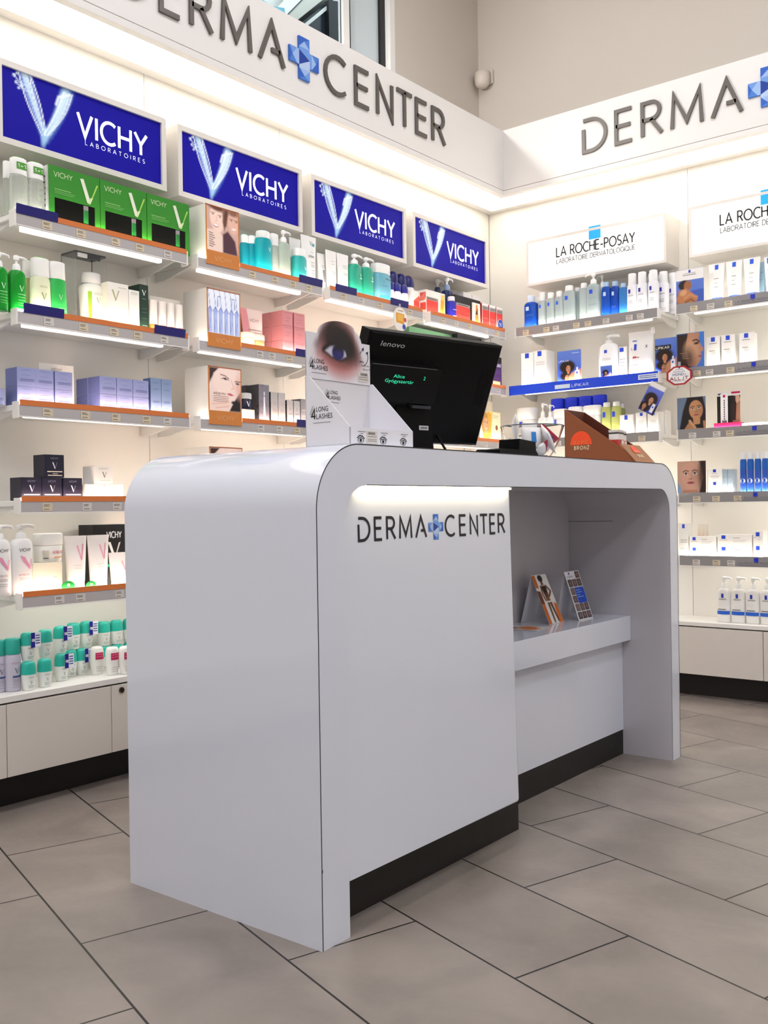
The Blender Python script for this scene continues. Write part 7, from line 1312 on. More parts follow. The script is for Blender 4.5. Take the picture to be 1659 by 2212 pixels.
goods('L', 'carton', 'serum_carton', 4.1166, 0.0300, 1.7008, 0.0556, 0.1207, 0.0500, 'red carton with grey top band, rightmost of three, corner end of top shelf', 'carton', 'red cartons at the corner end', c='f0ecea', side='b03430', pr=[('r', 0.03, 0.2, 0.97, 0.74, 'd23a36'), ('r', 0.03, 0.74, 0.97, 0.9, '8e8a8a'), ('l', 0.15, 0.8, 0.8, '4a4646', 0.02), ('r', 0.03, 0.04, 0.97, 0.2, 'a82c2c'), ('l', 0.2, 0.8, 0.4, 'e88a80', 0.02), ('d', 0.5, 0.12, 0.06, 'f0ece8')])
goods('L', 'disc', 'round_tag', 4.0831, 0.0040, 1.7008, 0.0465, 0.0539, 0.0030, 'round blue 50 tag at the corner end of the top left wall shelf', 'tag', c='2348b4', rim='e6ecf6', bracket=False, pr=[('t', '50', 0.26, 0.36, 0.3, 'eef2fa', 0.16, 0.48)])
goods('L', 'carton', 'product_carton', 3.0647, 0.0300, 1.4208, 0.0853, 0.1191, 0.0500, 'brown and orange carton seen between eye display and till monitor', 'carton', c='e8935c', pr=[('r', 0, 0, 0.4, 1, '4a3036'), ('l', 0.5, 0.9, 0.6, 'f2c8a0', 0.1)])
goods('L', 'carton', 'product_carton', 3.7001, 0.1300, 1.4208, 0.3742, 0.2424, 0.0500, 'large green carton on the shelf behind the till monitor', 'carton', c='6fa882', side='5c9470', pr=[('r', 0.52, 0.72, 0.72, 0.88, 'e8f0e8')])
goods('L', 'carton', 'product_carton', 3.9490, 0.0960, 1.4208, 0.2082, 0.2466, 0.0300, 'black carton on the shelf above the right edge of the till monitor', 'carton', c='121316')
goods('L', 'carton', 'product_carton', 4.0469, 0.0300, 1.4208, 0.1626, 0.1542, 0.0600, 'dark purple carton peeping out right of the till monitor', 'carton', c='3c2060', side='201430', pr=[('r', 0.0, 0.82, 1, 1, '17121c'), ('r', 0.7, 0.68, 0.95, 0.78, 'a8a0c0'), ('l', 0.3, 0.9, 0.55, '6a4a94', 0.02), ('l', 0.3, 0.9, 0.48, '6a4a94', 0.02), ('r', 0.5, 0.03, 0.9, 0.22, 'e0a070')])
goods('L', 'card', 'shelf_card', 4.0213, 0.0300, 1.1558, 0.1819, 0.1470, 0.0030, 'yellow card with a blonde smiling woman, right of the till monitor', 'card', art='yellow', nu=56, nv=64, pr=[('l', 0.62, 0.9, 0.86, 'a8a080', 0.015), ('l', 0.62, 0.84, 0.8, 'a8a080', 0.015), ('l', 0.7, 0.86, 0.16, 'a89c6c', 0.02)])
goods('L', 'bottle', 'lotion_bottle', 4.1356, 0.0900, 1.1558, 0.0679, 0.2097, 0.0543, 'pale yellow bottle behind the yellow card with a woman', 'bottle', c='f0d890', cap='f6f0dc', caph=0.3)
goods('R', 'bottle', 'cleansing_bottle', -2.4331, 0.0300, 1.7008, 0.0697, 0.1660, 0.0488, 'royal blue bottle at the corner end, top shelf, left white sign', 'bottle', c='1446a8', cap='cfdcee', caph=0.2, capw=0.55, e=2.8, coll='8ab0dc', pr=[('r', 0.25, 0.78, 0.5, 0.94, 'c8d8f0'), ('l', 0.25, 0.8, 0.6, '5a80c8'), ('l', 0.25, 0.8, 0.55, '5a80c8')])
goods('R', 'bottle', 'cleansing_bottle', -2.4240, 0.1000, 1.7008, 0.0311, 0.1671, 0.0249, 'slim clear bottle behind the royal blue bottle by the corner', 'bottle', c='d5e4e6', trans=0.55, cap='f2f4f4', capw=0.66, e=2.8, neck=0.66, rough=0.15)
goods('R', 'bottle', 'cleansing_bottle', -2.3692, 0.0350, 1.7008, 0.0419, 0.1718, 0.0335, 'slim clear bottle with blue square beside royal blue bottle, top shelf, left white sign', 'bottle', caph=0.24, pr=[('r', 0.24, 0.82, 0.5, 0.96, '2a5ad8'), ('l', 0.2, 0.85, 0.62, '8aa0a8'), ('l', 0.2, 0.85, 0.58, '8aa0a8'), ('l', 0.2, 0.85, 0.36, '8aa0a8'), ('l', 0.2, 0.85, 0.32, '8aa0a8')], c='d5e4e6', trans=0.55, cap='f2f4f4', capw=0.66, e=2.8, neck=0.66, rough=0.15)
goods('R', 'bottle', 'cleansing_bottle', -2.3199, 0.0300, 1.7008, 0.0442, 0.1622, 0.0309, 'medium clear bottle with blue square, left one of the pair, top shelf, left white sign', 'bottle', 'medium clear bottles', caph=0.17, pr=[('r', 0.24, 0.82, 0.5, 0.96, '2a5ad8'), ('l', 0.2, 0.85, 0.62, '8aa0a8'), ('l', 0.2, 0.85, 0.58, '8aa0a8'), ('l', 0.2, 0.85, 0.36, '8aa0a8'), ('l', 0.2, 0.85, 0.32, '8aa0a8')], c='d5e4e6', trans=0.55, cap='f2f4f4', capw=0.66, e=2.8, neck=0.66, rough=0.15)
goods('R', 'bottle', 'cleansing_bottle', -2.2740, 0.0300, 1.7008, 0.0442, 0.1622, 0.0309, 'medium clear bottle with blue square, right one of the pair, top shelf, left white sign', 'bottle', 'medium clear bottles', caph=0.17, pr=[('r', 0.24, 0.82, 0.5, 0.96, '2a5ad8'), ('l', 0.2, 0.85, 0.62, '8aa0a8'), ('l', 0.2, 0.85, 0.58, '8aa0a8'), ('l', 0.2, 0.85, 0.36, '8aa0a8'), ('l', 0.2, 0.85, 0.32, '8aa0a8')], c='d5e4e6', trans=0.55, cap='f2f4f4', capw=0.66, e=2.8, neck=0.66, rough=0.15)
goods('R', 'bottle', 'cleansing_bottle', -2.2223, 0.0300, 1.7008, 0.0598, 0.1810, 0.0359, 'broad clear bottle with blue square, third clear size, top shelf, left white sign', 'bottle', caph=0.14, pr=[('r', 0.24, 0.82, 0.5, 0.96, '2a5ad8'), ('l', 0.2, 0.85, 0.62, '8aa0a8'), ('l', 0.2, 0.85, 0.58, '8aa0a8'), ('l', 0.2, 0.85, 0.36, '8aa0a8'), ('l', 0.2, 0.85, 0.32, '8aa0a8')], c='d5e4e6', trans=0.55, cap='f2f4f4', capw=0.66, e=2.8, neck=0.66, rough=0.15)
goods('R', 'bottle', 'cleansing_bottle', -2.2011, 0.0750, 1.7008, 0.0365, 0.1748, 0.0292, 'clear bottle half hidden between the broad ones, top shelf, left white sign', 'bottle', caph=0.1, pr=[('r', 0.2, 0.84, 0.5, 0.98, '2a66d0'), ('l', 0.2, 0.8, 0.5, '8a9a9a'), ('l', 0.2, 0.8, 0.3, '8a9a9a')], c='c4d4d4', trans=0.55, cap='f2f4f4', capw=0.66, e=2.8, neck=0.66, rough=0.15)
goods('R', 'bottle', 'cleansing_bottle', -2.1521, 0.0450, 1.7008, 0.0455, 0.1843, 0.0319, 'tall clear bottle left of the clear pump bottle, top shelf, left white sign', 'bottle', caph=0.13, pr=[('l', 0.2, 0.85, 0.55, '8aa0a8'), ('l', 0.2, 0.85, 0.3, '8aa0a8')], c='d5e4e6', trans=0.55, cap='f2f4f4', capw=0.66, e=2.8, neck=0.66, rough=0.15)
goods('R', 'pump', 'pump_bottle', -2.0974, 0.0300, 1.7008, 0.0660, 0.2214, 0.0409, 'large clear pump bottle with blue square, top shelf, left white sign', 'pump bottle', c='cfe0e2', trans=0.5, hb=0.77, side=-1, pr=[('r', 0.3, 0.84, 0.56, 0.97, '2a50d8'), ('l', 0.25, 0.85, 0.7, '7a9098'), ('l', 0.25, 0.85, 0.5, '7a9098'), ('l', 0.25, 0.85, 0.47, '7a9098'), ('d', 0.34, 0.3, 0.03, '9ab0b4')])
goods('R', 'pump', 'pump_bottle', -2.0895, 0.1100, 1.7008, 0.0427, 0.2268, 0.0299, 'clear pump bottle behind the blue bottles, top shelf, left white sign', 'pump bottle', c='d8e2e6', trans=0.4, hb=0.74, side=-1)
goods('R', 'bottle', 'cleansing_bottle', -2.0311, 0.0300, 1.7008, 0.0451, 0.1669, 0.0280, 'deep blue bottle with pale square, left of three, top shelf, left white sign', 'bottle', c='1a4fb8', trans=0.2, caph=0.13, pr=[('r', 0.3, 0.8, 0.6, 0.94, 'b8d0f0')], cap='a8c8e8', capw=0.6, e=2.8, neck=0.62, rough=0.15)
goods('R', 'bottle', 'cleansing_bottle', -1.9889, 0.0350, 1.7008, 0.0435, 0.1653, 0.0270, 'deep blue bottle with pale square, middle of three, top shelf, left white sign', 'bottle', c='1a48b0', trans=0.2, caph=0.14, pr=[('r', 0.25, 0.8, 0.5, 0.94, 'b8d0f0'), ('l', 0.2, 0.7, 0.4, '4a78c8'), ('l', 0.2, 0.7, 0.36, '4a78c8')], cap='a8c8e8', capw=0.6, e=2.8, neck=0.62, rough=0.15)
goods('R', 'bottle', 'cleansing_bottle', -1.9457, 0.0300, 1.7008, 0.0395, 0.1490, 0.0245, 'lighter blue bottle, right of three, top shelf, left white sign', 'bottle', c='3c86d0', trans=0.3, caph=0.13, cap='a8c8e8', capw=0.6, e=2.8, neck=0.62, rough=0.15)
goods('R', 'bottle', 'milk_bottle', -1.9039, 0.0300, 1.7008, 0.0473, 0.1860, 0.0355, 'white bottle with navy square and tall cap, front row, leftmost, top shelf, left white sign', 'bottle', 'white bottles in the front row', c='eeeef4', cap='f4f4f6', caph=0.27, capw=0.78, e=2.8, neck=0.8, rough=0.3, pr=[('r', 0.24, 0.8, 0.46, 0.95, '2a2a9a'), ('l', 0.2, 0.75, 0.72, '8a8a9a'), ('l', 0.2, 0.75, 0.69, '8a8a9a'), ('l', 0.2, 0.66, 0.5, '5a5a6a'), ('l', 0.2, 0.66, 0.44, '5a5a6a'), ('l', 0.2, 0.66, 0.4, '5a5a6a'), ('l', 0.2, 0.8, 0.16, '8a9ab0'), ('l', 0.2, 0.8, 0.1, '8a9ab0')])
goods('R', 'bottle', 'milk_bottle', -1.8560, 0.0300, 1.7008, 0.0473, 0.1860, 0.0355, 'white bottle with navy square and tall cap, front row, middle, top shelf, left white sign', 'bottle', 'white bottles in the front row', c='eeeef4', cap='f4f4f6', caph=0.27, capw=0.78, e=2.8, neck=0.8, rough=0.3, pr=[('r', 0.24, 0.8, 0.46, 0.95, '2a2a9a'), ('l', 0.2, 0.75, 0.72, '8a8a9a'), ('l', 0.2, 0.75, 0.69, '8a8a9a'), ('l', 0.2, 0.66, 0.5, '5a5a6a'), ('l', 0.2, 0.66, 0.44, '5a5a6a'), ('l', 0.2, 0.66, 0.4, '5a5a6a'), ('l', 0.2, 0.8, 0.16, '8a9ab0'), ('l', 0.2, 0.8, 0.1, '8a9ab0')])
goods('R', 'bottle', 'milk_bottle', -1.8033, 0.0300, 1.7008, 0.0473, 0.1860, 0.0355, 'white bottle with navy square and tall cap, front row, rightmost, top shelf, left white sign', 'bottle', 'white bottles in the front row', c='eeeef4', cap='f4f4f6', caph=0.27, capw=0.78, e=2.8, neck=0.8, rough=0.3, pr=[('r', 0.24, 0.8, 0.46, 0.95, '2a2a9a'), ('l', 0.2, 0.75, 0.72, '8a8a9a'), ('l', 0.2, 0.75, 0.69, '8a8a9a'), ('l', 0.2, 0.66, 0.5, '5a5a6a'), ('l', 0.2, 0.66, 0.44, '5a5a6a'), ('l', 0.2, 0.66, 0.4, '5a5a6a'), ('l', 0.2, 0.8, 0.16, '8a9ab0'), ('l', 0.2, 0.8, 0.1, '8a9ab0')])
goods('R', 'bottle', 'milk_bottle', -1.8797, 0.0850, 1.7008, 0.0473, 0.1855, 0.0355, 'white bottle with tall cap, middle row, leftmost, top shelf, left white sign', 'bottle', 'white bottles in the middle row', c='eeeef4', cap='f4f4f6', caph=0.27, capw=0.78, e=2.8, neck=0.8, rough=0.3, pr=[('r', 0.24, 0.8, 0.46, 0.95, '2a2a9a'), ('l', 0.2, 0.75, 0.72, '8a8a9a'), ('l', 0.2, 0.75, 0.69, '8a8a9a'), ('l', 0.2, 0.66, 0.5, '5a5a6a'), ('l', 0.2, 0.66, 0.44, '5a5a6a'), ('l', 0.2, 0.66, 0.4, '5a5a6a'), ('l', 0.2, 0.8, 0.16, '8a9ab0'), ('l', 0.2, 0.8, 0.1, '8a9ab0')])
goods('R', 'bottle', 'milk_bottle', -1.8318, 0.0850, 1.7008, 0.0473, 0.1855, 0.0355, 'white bottle with tall cap, middle row, middle, top shelf, left white sign', 'bottle', 'white bottles in the middle row', c='eeeef4', cap='f4f4f6', caph=0.27, capw=0.78, e=2.8, neck=0.8, rough=0.3, pr=[('r', 0.24, 0.8, 0.46, 0.95, '2a2a9a'), ('l', 0.2, 0.75, 0.72, '8a8a9a'), ('l', 0.2, 0.75, 0.69, '8a8a9a'), ('l', 0.2, 0.66, 0.5, '5a5a6a'), ('l', 0.2, 0.66, 0.44, '5a5a6a'), ('l', 0.2, 0.66, 0.4, '5a5a6a'), ('l', 0.2, 0.8, 0.16, '8a9ab0'), ('l', 0.2, 0.8, 0.1, '8a9ab0')])
goods('R', 'bottle', 'milk_bottle', -1.7791, 0.0850, 1.7008, 0.0473, 0.1855, 0.0355, 'white bottle with tall cap, middle row, rightmost, top shelf, left white sign', 'bottle', 'white bottles in the middle row', c='eeeef4', cap='f4f4f6', caph=0.27, capw=0.78, e=2.8, neck=0.8, rough=0.3, pr=[('r', 0.24, 0.8, 0.46, 0.95, '2a2a9a'), ('l', 0.2, 0.75, 0.72, '8a8a9a'), ('l', 0.2, 0.75, 0.69, '8a8a9a'), ('l', 0.2, 0.66, 0.5, '5a5a6a'), ('l', 0.2, 0.66, 0.44, '5a5a6a'), ('l', 0.2, 0.66, 0.4, '5a5a6a'), ('l', 0.2, 0.8, 0.16, '8a9ab0'), ('l', 0.2, 0.8, 0.1, '8a9ab0')])
goods('R', 'bottle', 'milk_bottle', -1.8593, 0.1400, 1.7008, 0.0473, 0.1856, 0.0355, 'white bottle with tall cap, rear row, leftmost, top shelf, left white sign', 'bottle', 'white bottles in the rear row', c='eeeef4', cap='f4f4f6', caph=0.27, capw=0.78, e=2.8, neck=0.8, rough=0.3, pr=[('r', 0.24, 0.8, 0.46, 0.95, '2a2a9a'), ('l', 0.2, 0.75, 0.72, '8a8a9a'), ('l', 0.2, 0.75, 0.69, '8a8a9a'), ('l', 0.2, 0.66, 0.5, '5a5a6a'), ('l', 0.2, 0.66, 0.44, '5a5a6a'), ('l', 0.2, 0.66, 0.4, '5a5a6a'), ('l', 0.2, 0.8, 0.16, '8a9ab0'), ('l', 0.2, 0.8, 0.1, '8a9ab0')])
goods('R', 'bottle', 'milk_bottle', -1.8114, 0.1400, 1.7008, 0.0473, 0.1856, 0.0355, 'white bottle with tall cap, rear row, middle, top shelf, left white sign', 'bottle', 'white bottles in the rear row', c='eeeef4', cap='f4f4f6', caph=0.27, capw=0.78, e=2.8, neck=0.8, rough=0.3, pr=[('r', 0.24, 0.8, 0.46, 0.95, '2a2a9a'), ('l', 0.2, 0.75, 0.72, '8a8a9a'), ('l', 0.2, 0.75, 0.69, '8a8a9a'), ('l', 0.2, 0.66, 0.5, '5a5a6a'), ('l', 0.2, 0.66, 0.44, '5a5a6a'), ('l', 0.2, 0.66, 0.4, '5a5a6a'), ('l', 0.2, 0.8, 0.16, '8a9ab0'), ('l', 0.2, 0.8, 0.1, '8a9ab0')])
goods('R', 'bottle', 'milk_bottle', -1.7587, 0.1400, 1.7008, 0.0473, 0.1856, 0.0355, 'white bottle with tall cap, rear row, rightmost, top shelf, left white sign', 'bottle', 'white bottles in the rear row', c='eeeef4', cap='f4f4f6', caph=0.27, capw=0.78, e=2.8, neck=0.8, rough=0.3, pr=[('r', 0.24, 0.8, 0.46, 0.95, '2a2a9a'), ('l', 0.2, 0.75, 0.72, '8a8a9a'), ('l', 0.2, 0.75, 0.69, '8a8a9a'), ('l', 0.2, 0.66, 0.5, '5a5a6a'), ('l', 0.2, 0.66, 0.44, '5a5a6a'), ('l', 0.2, 0.66, 0.4, '5a5a6a'), ('l', 0.2, 0.8, 0.16, '8a9ab0'), ('l', 0.2, 0.8, 0.1, '8a9ab0')])
goods('R', 'carton', 'milk_carton', -2.4460, 0.0300, 1.4208, 0.0683, 0.1671, 0.0600, 'white carton with blue square, left of the pair, on the blue banner shelf', 'carton', c='f4f3f0', pr=[('r', 0.32, 0.84, 0.64, 0.98, '2346c8'), ('l', 0.12, 0.9, 0.5, 'd8d4cc'), ('l', 0.12, 0.9, 0.3, 'd8d4cc'), ('r', 0.05, 0.04, 0.9, 0.2, 'dfeaf4')])
goods('R', 'carton', 'milk_carton', -2.3748, 0.0300, 1.4208, 0.0685, 0.1704, 0.0800, 'white carton with blue square, right of the pair, on the blue banner shelf', 'carton', c='f4f3f0', pr=[('r', 0.3, 0.84, 0.62, 0.98, '2346c8'), ('l', 0.15, 0.85, 0.66, 'a8a49c'), ('l', 0.15, 0.85, 0.6, 'a8a49c'), ('r', 0.3, 0.04, 0.8, 0.2, 'e8e4c4')])
goods('R', 'card', 'poster_card', -2.2192, 0.0300, 1.4208, 0.1254, 0.1528, 0.0030, 'blue poster card of two people with a white bottle, middle of the blue banner shelf', 'poster', art='couple', nu=60, nv=74, pr=[('t', 'LIPIKAR', 0.06, 0.66, 0.05, 'dfe4f6', 0.16, 0.42), ('l', 0.62, 0.92, 0.9, 'c8d4f2', 0.018)])
goods('R', 'carton', 'milk_carton', -2.0881, 0.0900, 1.4208, 0.0165, 0.1602, 0.0500, 'white carton edge behind the large white pump bottle', 'carton', c='f2f0ec')
goods('R', 'pump', 'pump_bottle', -2.0294, 0.0400, 1.4208, 0.0904, 0.2043, 0.0543, 'large white pump bottle with blue square, on the blue banner shelf', 'pump bottle', c='f4f4f4', hb=0.82, side=1, pr=[('r', 0.34, 0.84, 0.5, 0.94, '2346c8'), ('l', 0.2, 0.7, 0.66, 'a8a6a4'), ('l', 0.2, 0.7, 0.62, 'a8a6a4')], taper=1.03)
goods('R', 'card', 'price_card', -2.0227, 0.0160, 1.4208, 0.0576, 0.0591, 0.0020, 'small picture card leaning before the large white pump bottle', 'card', art='couple', nu=30, nv=30)
goods('R', 'carton', 'milk_carton', -1.9606, 0.0600, 1.4208, 0.0398, 0.1442, 0.0600, 'narrow white carton between pump bottle and refill pouch', 'carton', c='eeeeec', pr=[('r', 0.1, 0.84, 0.6, 0.97, '2346c8'), ('l', 0.1, 0.8, 0.6, '8a8a88'), ('l', 0.1, 0.8, 0.5, '8a8a88'), ('l', 0.1, 0.8, 0.4, '8a8a88'), ('r', 0.0, 0.0, 1, 0.1, '2a2430')])
goods('R', 'pouch', 'refill_pouch', -1.8686, 0.0300, 1.4208, 0.1195, 0.2019, 0.0500, 'white refill pouch with corner spout, on the blue banner shelf', 'pouch', pr=[('r', 0.24, 0.58, 0.36, 0.72, '2346c8'), ('t', 'X', 0.75, 0.62, 0.06, '3a3a3a', 0.18, 0.08), ('t', 'L', 0.12, 0.6, 0.05, '3a3a3a', 0.18, 0.05), ('l', 0.16, 0.36, 0.78, '4a7ad0', 0.025), ('r', 0.2, 0.4, 0.38, 0.44, 'b8383a'), ('l', 0.4, 0.5, 0.4, '5a5a5a', 0.02), ('l', 0.1, 0.5, 0.24, 'c4c0bc', 0.015), ('r', 0.14, 0.02, 0.94, 0.14, 'cfd0dc'), ('t', 'LIPIKAR', 0.2, 0.04, 0.07, '26265a', 0.18, 0.6)])
goods('R', 'card', 'poster_card', -1.7393, 0.0200, 1.4208, 0.0988, 0.1527, 0.0030, 'blue poster card of two people at the right end of the blue banner shelf', 'poster', art='couple', nu=56, nv=74, pr=[('r', 0.0, 0.66, 0.75, 0.8, '17120f'), ('t', 'LIPIKAR', 0.05, 0.69, 0.07, 'e8e6e2', 0.16, 0.62)])
goods('R', 'jar', 'balm_jar', -2.4830, 0.0400, 1.1558, 0.1076, 0.1686, 0.0969, 'wide white jar with blue square at the corner end, third shelf', 'jar', c='f3f1ec', lid='f6f5f2', lidh=0.35, pr=[('r', 0.3, 0.6, 0.5, 1.0, '2346c8')], taper=1.0)
goods('R', 'pump', 'pump_bottle', -2.3774, 0.0350, 1.1558, 0.0484, 0.1830, 0.0387, 'small white pump bottle with blue square above the glass bowl', 'pump bottle', c='f3f3f1', hb=0.62, side=1, pr=[('r', 0.3, 0.5, 0.66, 0.8, '2346c8')])
goods('R', 'pump', 'pump_bottle', -2.3393, 0.0400, 1.1558, 0.0403, 0.1734, 0.0323, 'small white pump bottle beside the blue lidded tubs', 'pump bottle', c='f3f3f1', hb=0.66, side=1, pr=[('r', 0.3, 0.5, 0.66, 0.8, '2346c8')])
goods('R', 'jar', 'balm_tub', -2.3438, 0.1200, 1.1558, 0.0722, 0.2080, 0.0450, 'white tub with bright blue lid, rear row, leftmost from left, third shelf, left white sign', 'jar', 'blue lidded tubs', c='f2f2f2', lid='1a35d8', lidh=0.28, taper=0.96, pr=[('d', 0.4, 0.5, 0.05, '7fb0d0')])
goods('R', 'jar', 'balm_tub', -2.2669, 0.1200, 1.1558, 0.0722, 0.2080, 0.0450, 'white tub with bright blue lid, rear row, second from left, third shelf, left white sign', 'jar', 'blue lidded tubs', c='f2f2f2', lid='1a35d8', lidh=0.28, taper=0.96, pr=[('d', 0.4, 0.5, 0.05, '7fb0d0')])
goods('R', 'jar', 'balm_tub', -2.1928, 0.1200, 1.1558, 0.0722, 0.2080, 0.0450, 'white tub with bright blue lid, rear row, third from left, third shelf, left white sign', 'jar', 'blue lidded tubs', c='f2f2f2', lid='1a35d8', lidh=0.28, taper=0.96, pr=[('d', 0.4, 0.5, 0.05, '7fb0d0')])
goods('R', 'jar', 'balm_tub', -2.1202, 0.1200, 1.1558, 0.0722, 0.2080, 0.0450, 'white tub with bright blue lid, rear row, rightmost from left, third shelf, left white sign', 'jar', 'blue lidded tubs', c='f2f2f2', lid='1a35d8', lidh=0.28, taper=0.96, pr=[('d', 0.4, 0.5, 0.05, '7fb0d0')])
goods('R', 'jar', 'balm_tub', -2.2899, 0.0450, 1.1558, 0.0723, 0.1485, 0.0550, 'white tub with white lid and blue square, front row, leftmost, third shelf, left white sign', 'jar', 'white tubs in front', c='f3f2ee', lid='f7f6f4', lidh=0.3, taper=0.98, pr=[('r', 0.16, 0.5, 0.34, 0.95, '2346c8')])
goods('R', 'jar', 'balm_tub', -2.2097, 0.0450, 1.1558, 0.0732, 0.1535, 0.0550, 'white tub with white lid and blue square, front row, middle, third shelf, left white sign', 'jar', 'white tubs in front', c='f3f2ee', lid='f7f6f4', lidh=0.3, taper=0.98, pr=[('r', 0.16, 0.5, 0.34, 0.95, '2346c8')])
goods('R', 'jar', 'balm_tub', -2.1229, 0.0450, 1.1558, 0.0905, 0.1534, 0.0550, 'white tub with white lid and blue square, front row, rightmost, third shelf, left white sign', 'jar', 'white tubs in front', c='f3f2ee', lid='f7f6f4', lidh=0.3, taper=0.98, pr=[('r', 0.16, 0.5, 0.34, 0.95, '2346c8')])
goods('R', 'bottle', 'oil_bottle', -2.0471, 0.0500, 1.1558, 0.0463, 0.1608, 0.0324, 'yellow green oil bottle with white cap and blue square, left one', 'bottle', 'yellow green oil bottles', c='c6cc7c', trans=0.25, cap='f3f4ec', caph=0.13, capw=0.7, e=3, neck=0.7, pr=[('r', 0.18, 0.74, 0.5, 0.94, '2346c8'), ('l', 0.2, 0.7, 0.4, '8a9048'), ('l', 0.2, 0.7, 0.3, '8a9048')])
goods('R', 'bottle', 'oil_bottle', -1.9991, 0.0500, 1.1558, 0.0463, 0.1608, 0.0324, 'yellow green oil bottle with white cap and blue square, right one', 'bottle', 'yellow green oil bottles', c='c6cc7c', trans=0.25, cap='f3f4ec', caph=0.13, capw=0.7, e=3, neck=0.7, pr=[('r', 0.18, 0.74, 0.5, 0.94, '2346c8'), ('l', 0.2, 0.7, 0.4, '8a9048'), ('l', 0.2, 0.7, 0.3, '8a9048')])
goods('R', 'bottle', 'oil_bottle', -1.9961, 0.1100, 1.1558, 0.0277, 0.1557, 0.0222, 'yellow green oil bottle behind the front pair', 'bottle', c='aab070', trans=0.2, cap='eff0e6', caph=0.13, capw=0.7, e=3)
goods('R', 'carton', 'cream_carton', -1.9343, 0.0300, 1.1558, 0.0641, 0.0938, 0.0600, 'short white carton with blue square right of the oil bottles', 'carton', c='f1eeea', pr=[('r', 0.36, 0.76, 0.6, 0.98, '2346c8'), ('l', 0.3, 0.7, 0.5, 'a8a49c'), ('l', 0.3, 0.7, 0.44, 'a8a49c'), ('l', 0.3, 0.7, 0.38, 'a8a49c'), ('l', 0.3, 0.7, 0.3, 'a8a49c')])
goods('R', 'carton', 'cream_carton', -1.8634, 0.0300, 1.1558, 0.0503, 0.0991, 0.0600, 'white carton with blue square under the hanging leaflet, left one, third shelf', 'carton', 'white cartons under the leaflet', c='f0eeec', pr=[('r', 0.4, 0.84, 0.66, 0.98, '2346c8'), ('l', 0.24, 0.8, 0.6, '8a8886'), ('l', 0.24, 0.8, 0.54, '8a8886'), ('l', 0.24, 0.8, 0.48, '8a8886'), ('l', 0.24, 0.8, 0.4, '8a8886'), ('l', 0.24, 0.8, 0.3, '8a8886')])
goods('R', 'carton', 'cream_carton', -1.8065, 0.0300, 1.1558, 0.0503, 0.0991, 0.0600, 'white carton with blue square under the hanging leaflet, right one, third shelf', 'carton', 'white cartons under the leaflet', c='f0eeec', pr=[('r', 0.4, 0.84, 0.66, 0.98, '2346c8'), ('l', 0.24, 0.8, 0.6, '8a8886'), ('l', 0.24, 0.8, 0.54, '8a8886'), ('l', 0.24, 0.8, 0.48, '8a8886'), ('l', 0.24, 0.8, 0.4, '8a8886'), ('l', 0.24, 0.8, 0.3, '8a8886')])
goods('R', 'carton', 'cream_carton', -1.7919, 0.1000, 1.1558, 0.0305, 0.1090, 0.0600, 'white carton behind the pair under the hanging leaflet', 'carton', c='f0f0ee')
goods('R', 'card', 'poster_card', -1.6198, 0.0040, 1.6990, 0.1228, 0.1555, 0.0030, 'poster card of a tanned bather before the sea, top shelf, right white sign', 'poster', art='back', nu=64, nv=80, pr=[('t', 'LA ROCHE POSAY', 0.26, 0.87, 0.026, '3a3a5a', 0.14, 0.46), ('l', 0.24, 0.72, 0.835, '5a5a6a', 0.012)])
goods('R', 'tube', 'cream_tube', -1.5177, 0.0300, 1.7008, 0.0719, 0.1672, 0.0340, 'white tube with blue cap and blue square, leftmost of three, top shelf, right white sign', 'tube', 'white tubes with blue caps', c='f1efec', cap='1f46b4', caph=0.12, pr=[('r', 0.4, 0.82, 0.62, 0.96, '1a56d8'), ('l', 0.36, 0.66, 0.55, '4a4846'), ('l', 0.36, 0.66, 0.3, '4a4846'), ('l', 0.36, 0.62, 0.42, 'a8a6a4'), ('l', 0.36, 0.62, 0.2, 'a8a6a4')])
goods('R', 'tube', 'cream_tube', -1.4431, 0.0300, 1.7008, 0.0719, 0.1672, 0.0340, 'white tube with blue cap and blue square, middle of three, top shelf, right white sign', 'tube', 'white tubes with blue caps', c='f1efec', cap='1f46b4', caph=0.12, pr=[('r', 0.4, 0.82, 0.62, 0.96, '1a56d8'), ('l', 0.36, 0.66, 0.55, '4a4846'), ('l', 0.36, 0.66, 0.3, '4a4846'), ('l', 0.36, 0.62, 0.42, 'a8a6a4'), ('l', 0.36, 0.62, 0.2, 'a8a6a4')])
goods('R', 'tube', 'cream_tube', -1.3696, 0.0300, 1.7008, 0.0719, 0.1672, 0.0340, 'white tube with blue cap and blue square, rightmost of three, top shelf, right white sign', 'tube', 'white tubes with blue caps', c='f1efec', cap='1f46b4', caph=0.12, pr=[('r', 0.4, 0.82, 0.62, 0.96, '1a56d8'), ('l', 0.36, 0.66, 0.55, '4a4846'), ('l', 0.36, 0.66, 0.3, '4a4846'), ('l', 0.36, 0.62, 0.42, 'a8a6a4'), ('l', 0.36, 0.62, 0.2, 'a8a6a4')])
goods('R', 'carton', 'cream_carton', -1.3403, 0.0800, 1.7008, 0.0190, 0.1505, 0.0600, 'blue grey carton between the white tubes at the right picture edge', 'carton', c='8fb0c4', pr=[('l', 0.2, 0.8, 0.7, '5a7c94'), ('l', 0.2, 0.8, 0.5, '5a7c94')])
goods('R', 'tube', 'cream_tube', -1.2866, 0.0300, 1.7008, 0.0670, 0.1601, 0.0340, 'white tube with blue cap cut by the right picture edge, top shelf', 'tube', c='e4ecf2', cap='1f46b4', caph=0.1, pr=[('r', 0.2, 0.8, 0.5, 0.96, '1a56d8'), ('l', 0.2, 0.7, 0.6, '4a4846'), ('l', 0.2, 0.7, 0.4, '4a4846')])
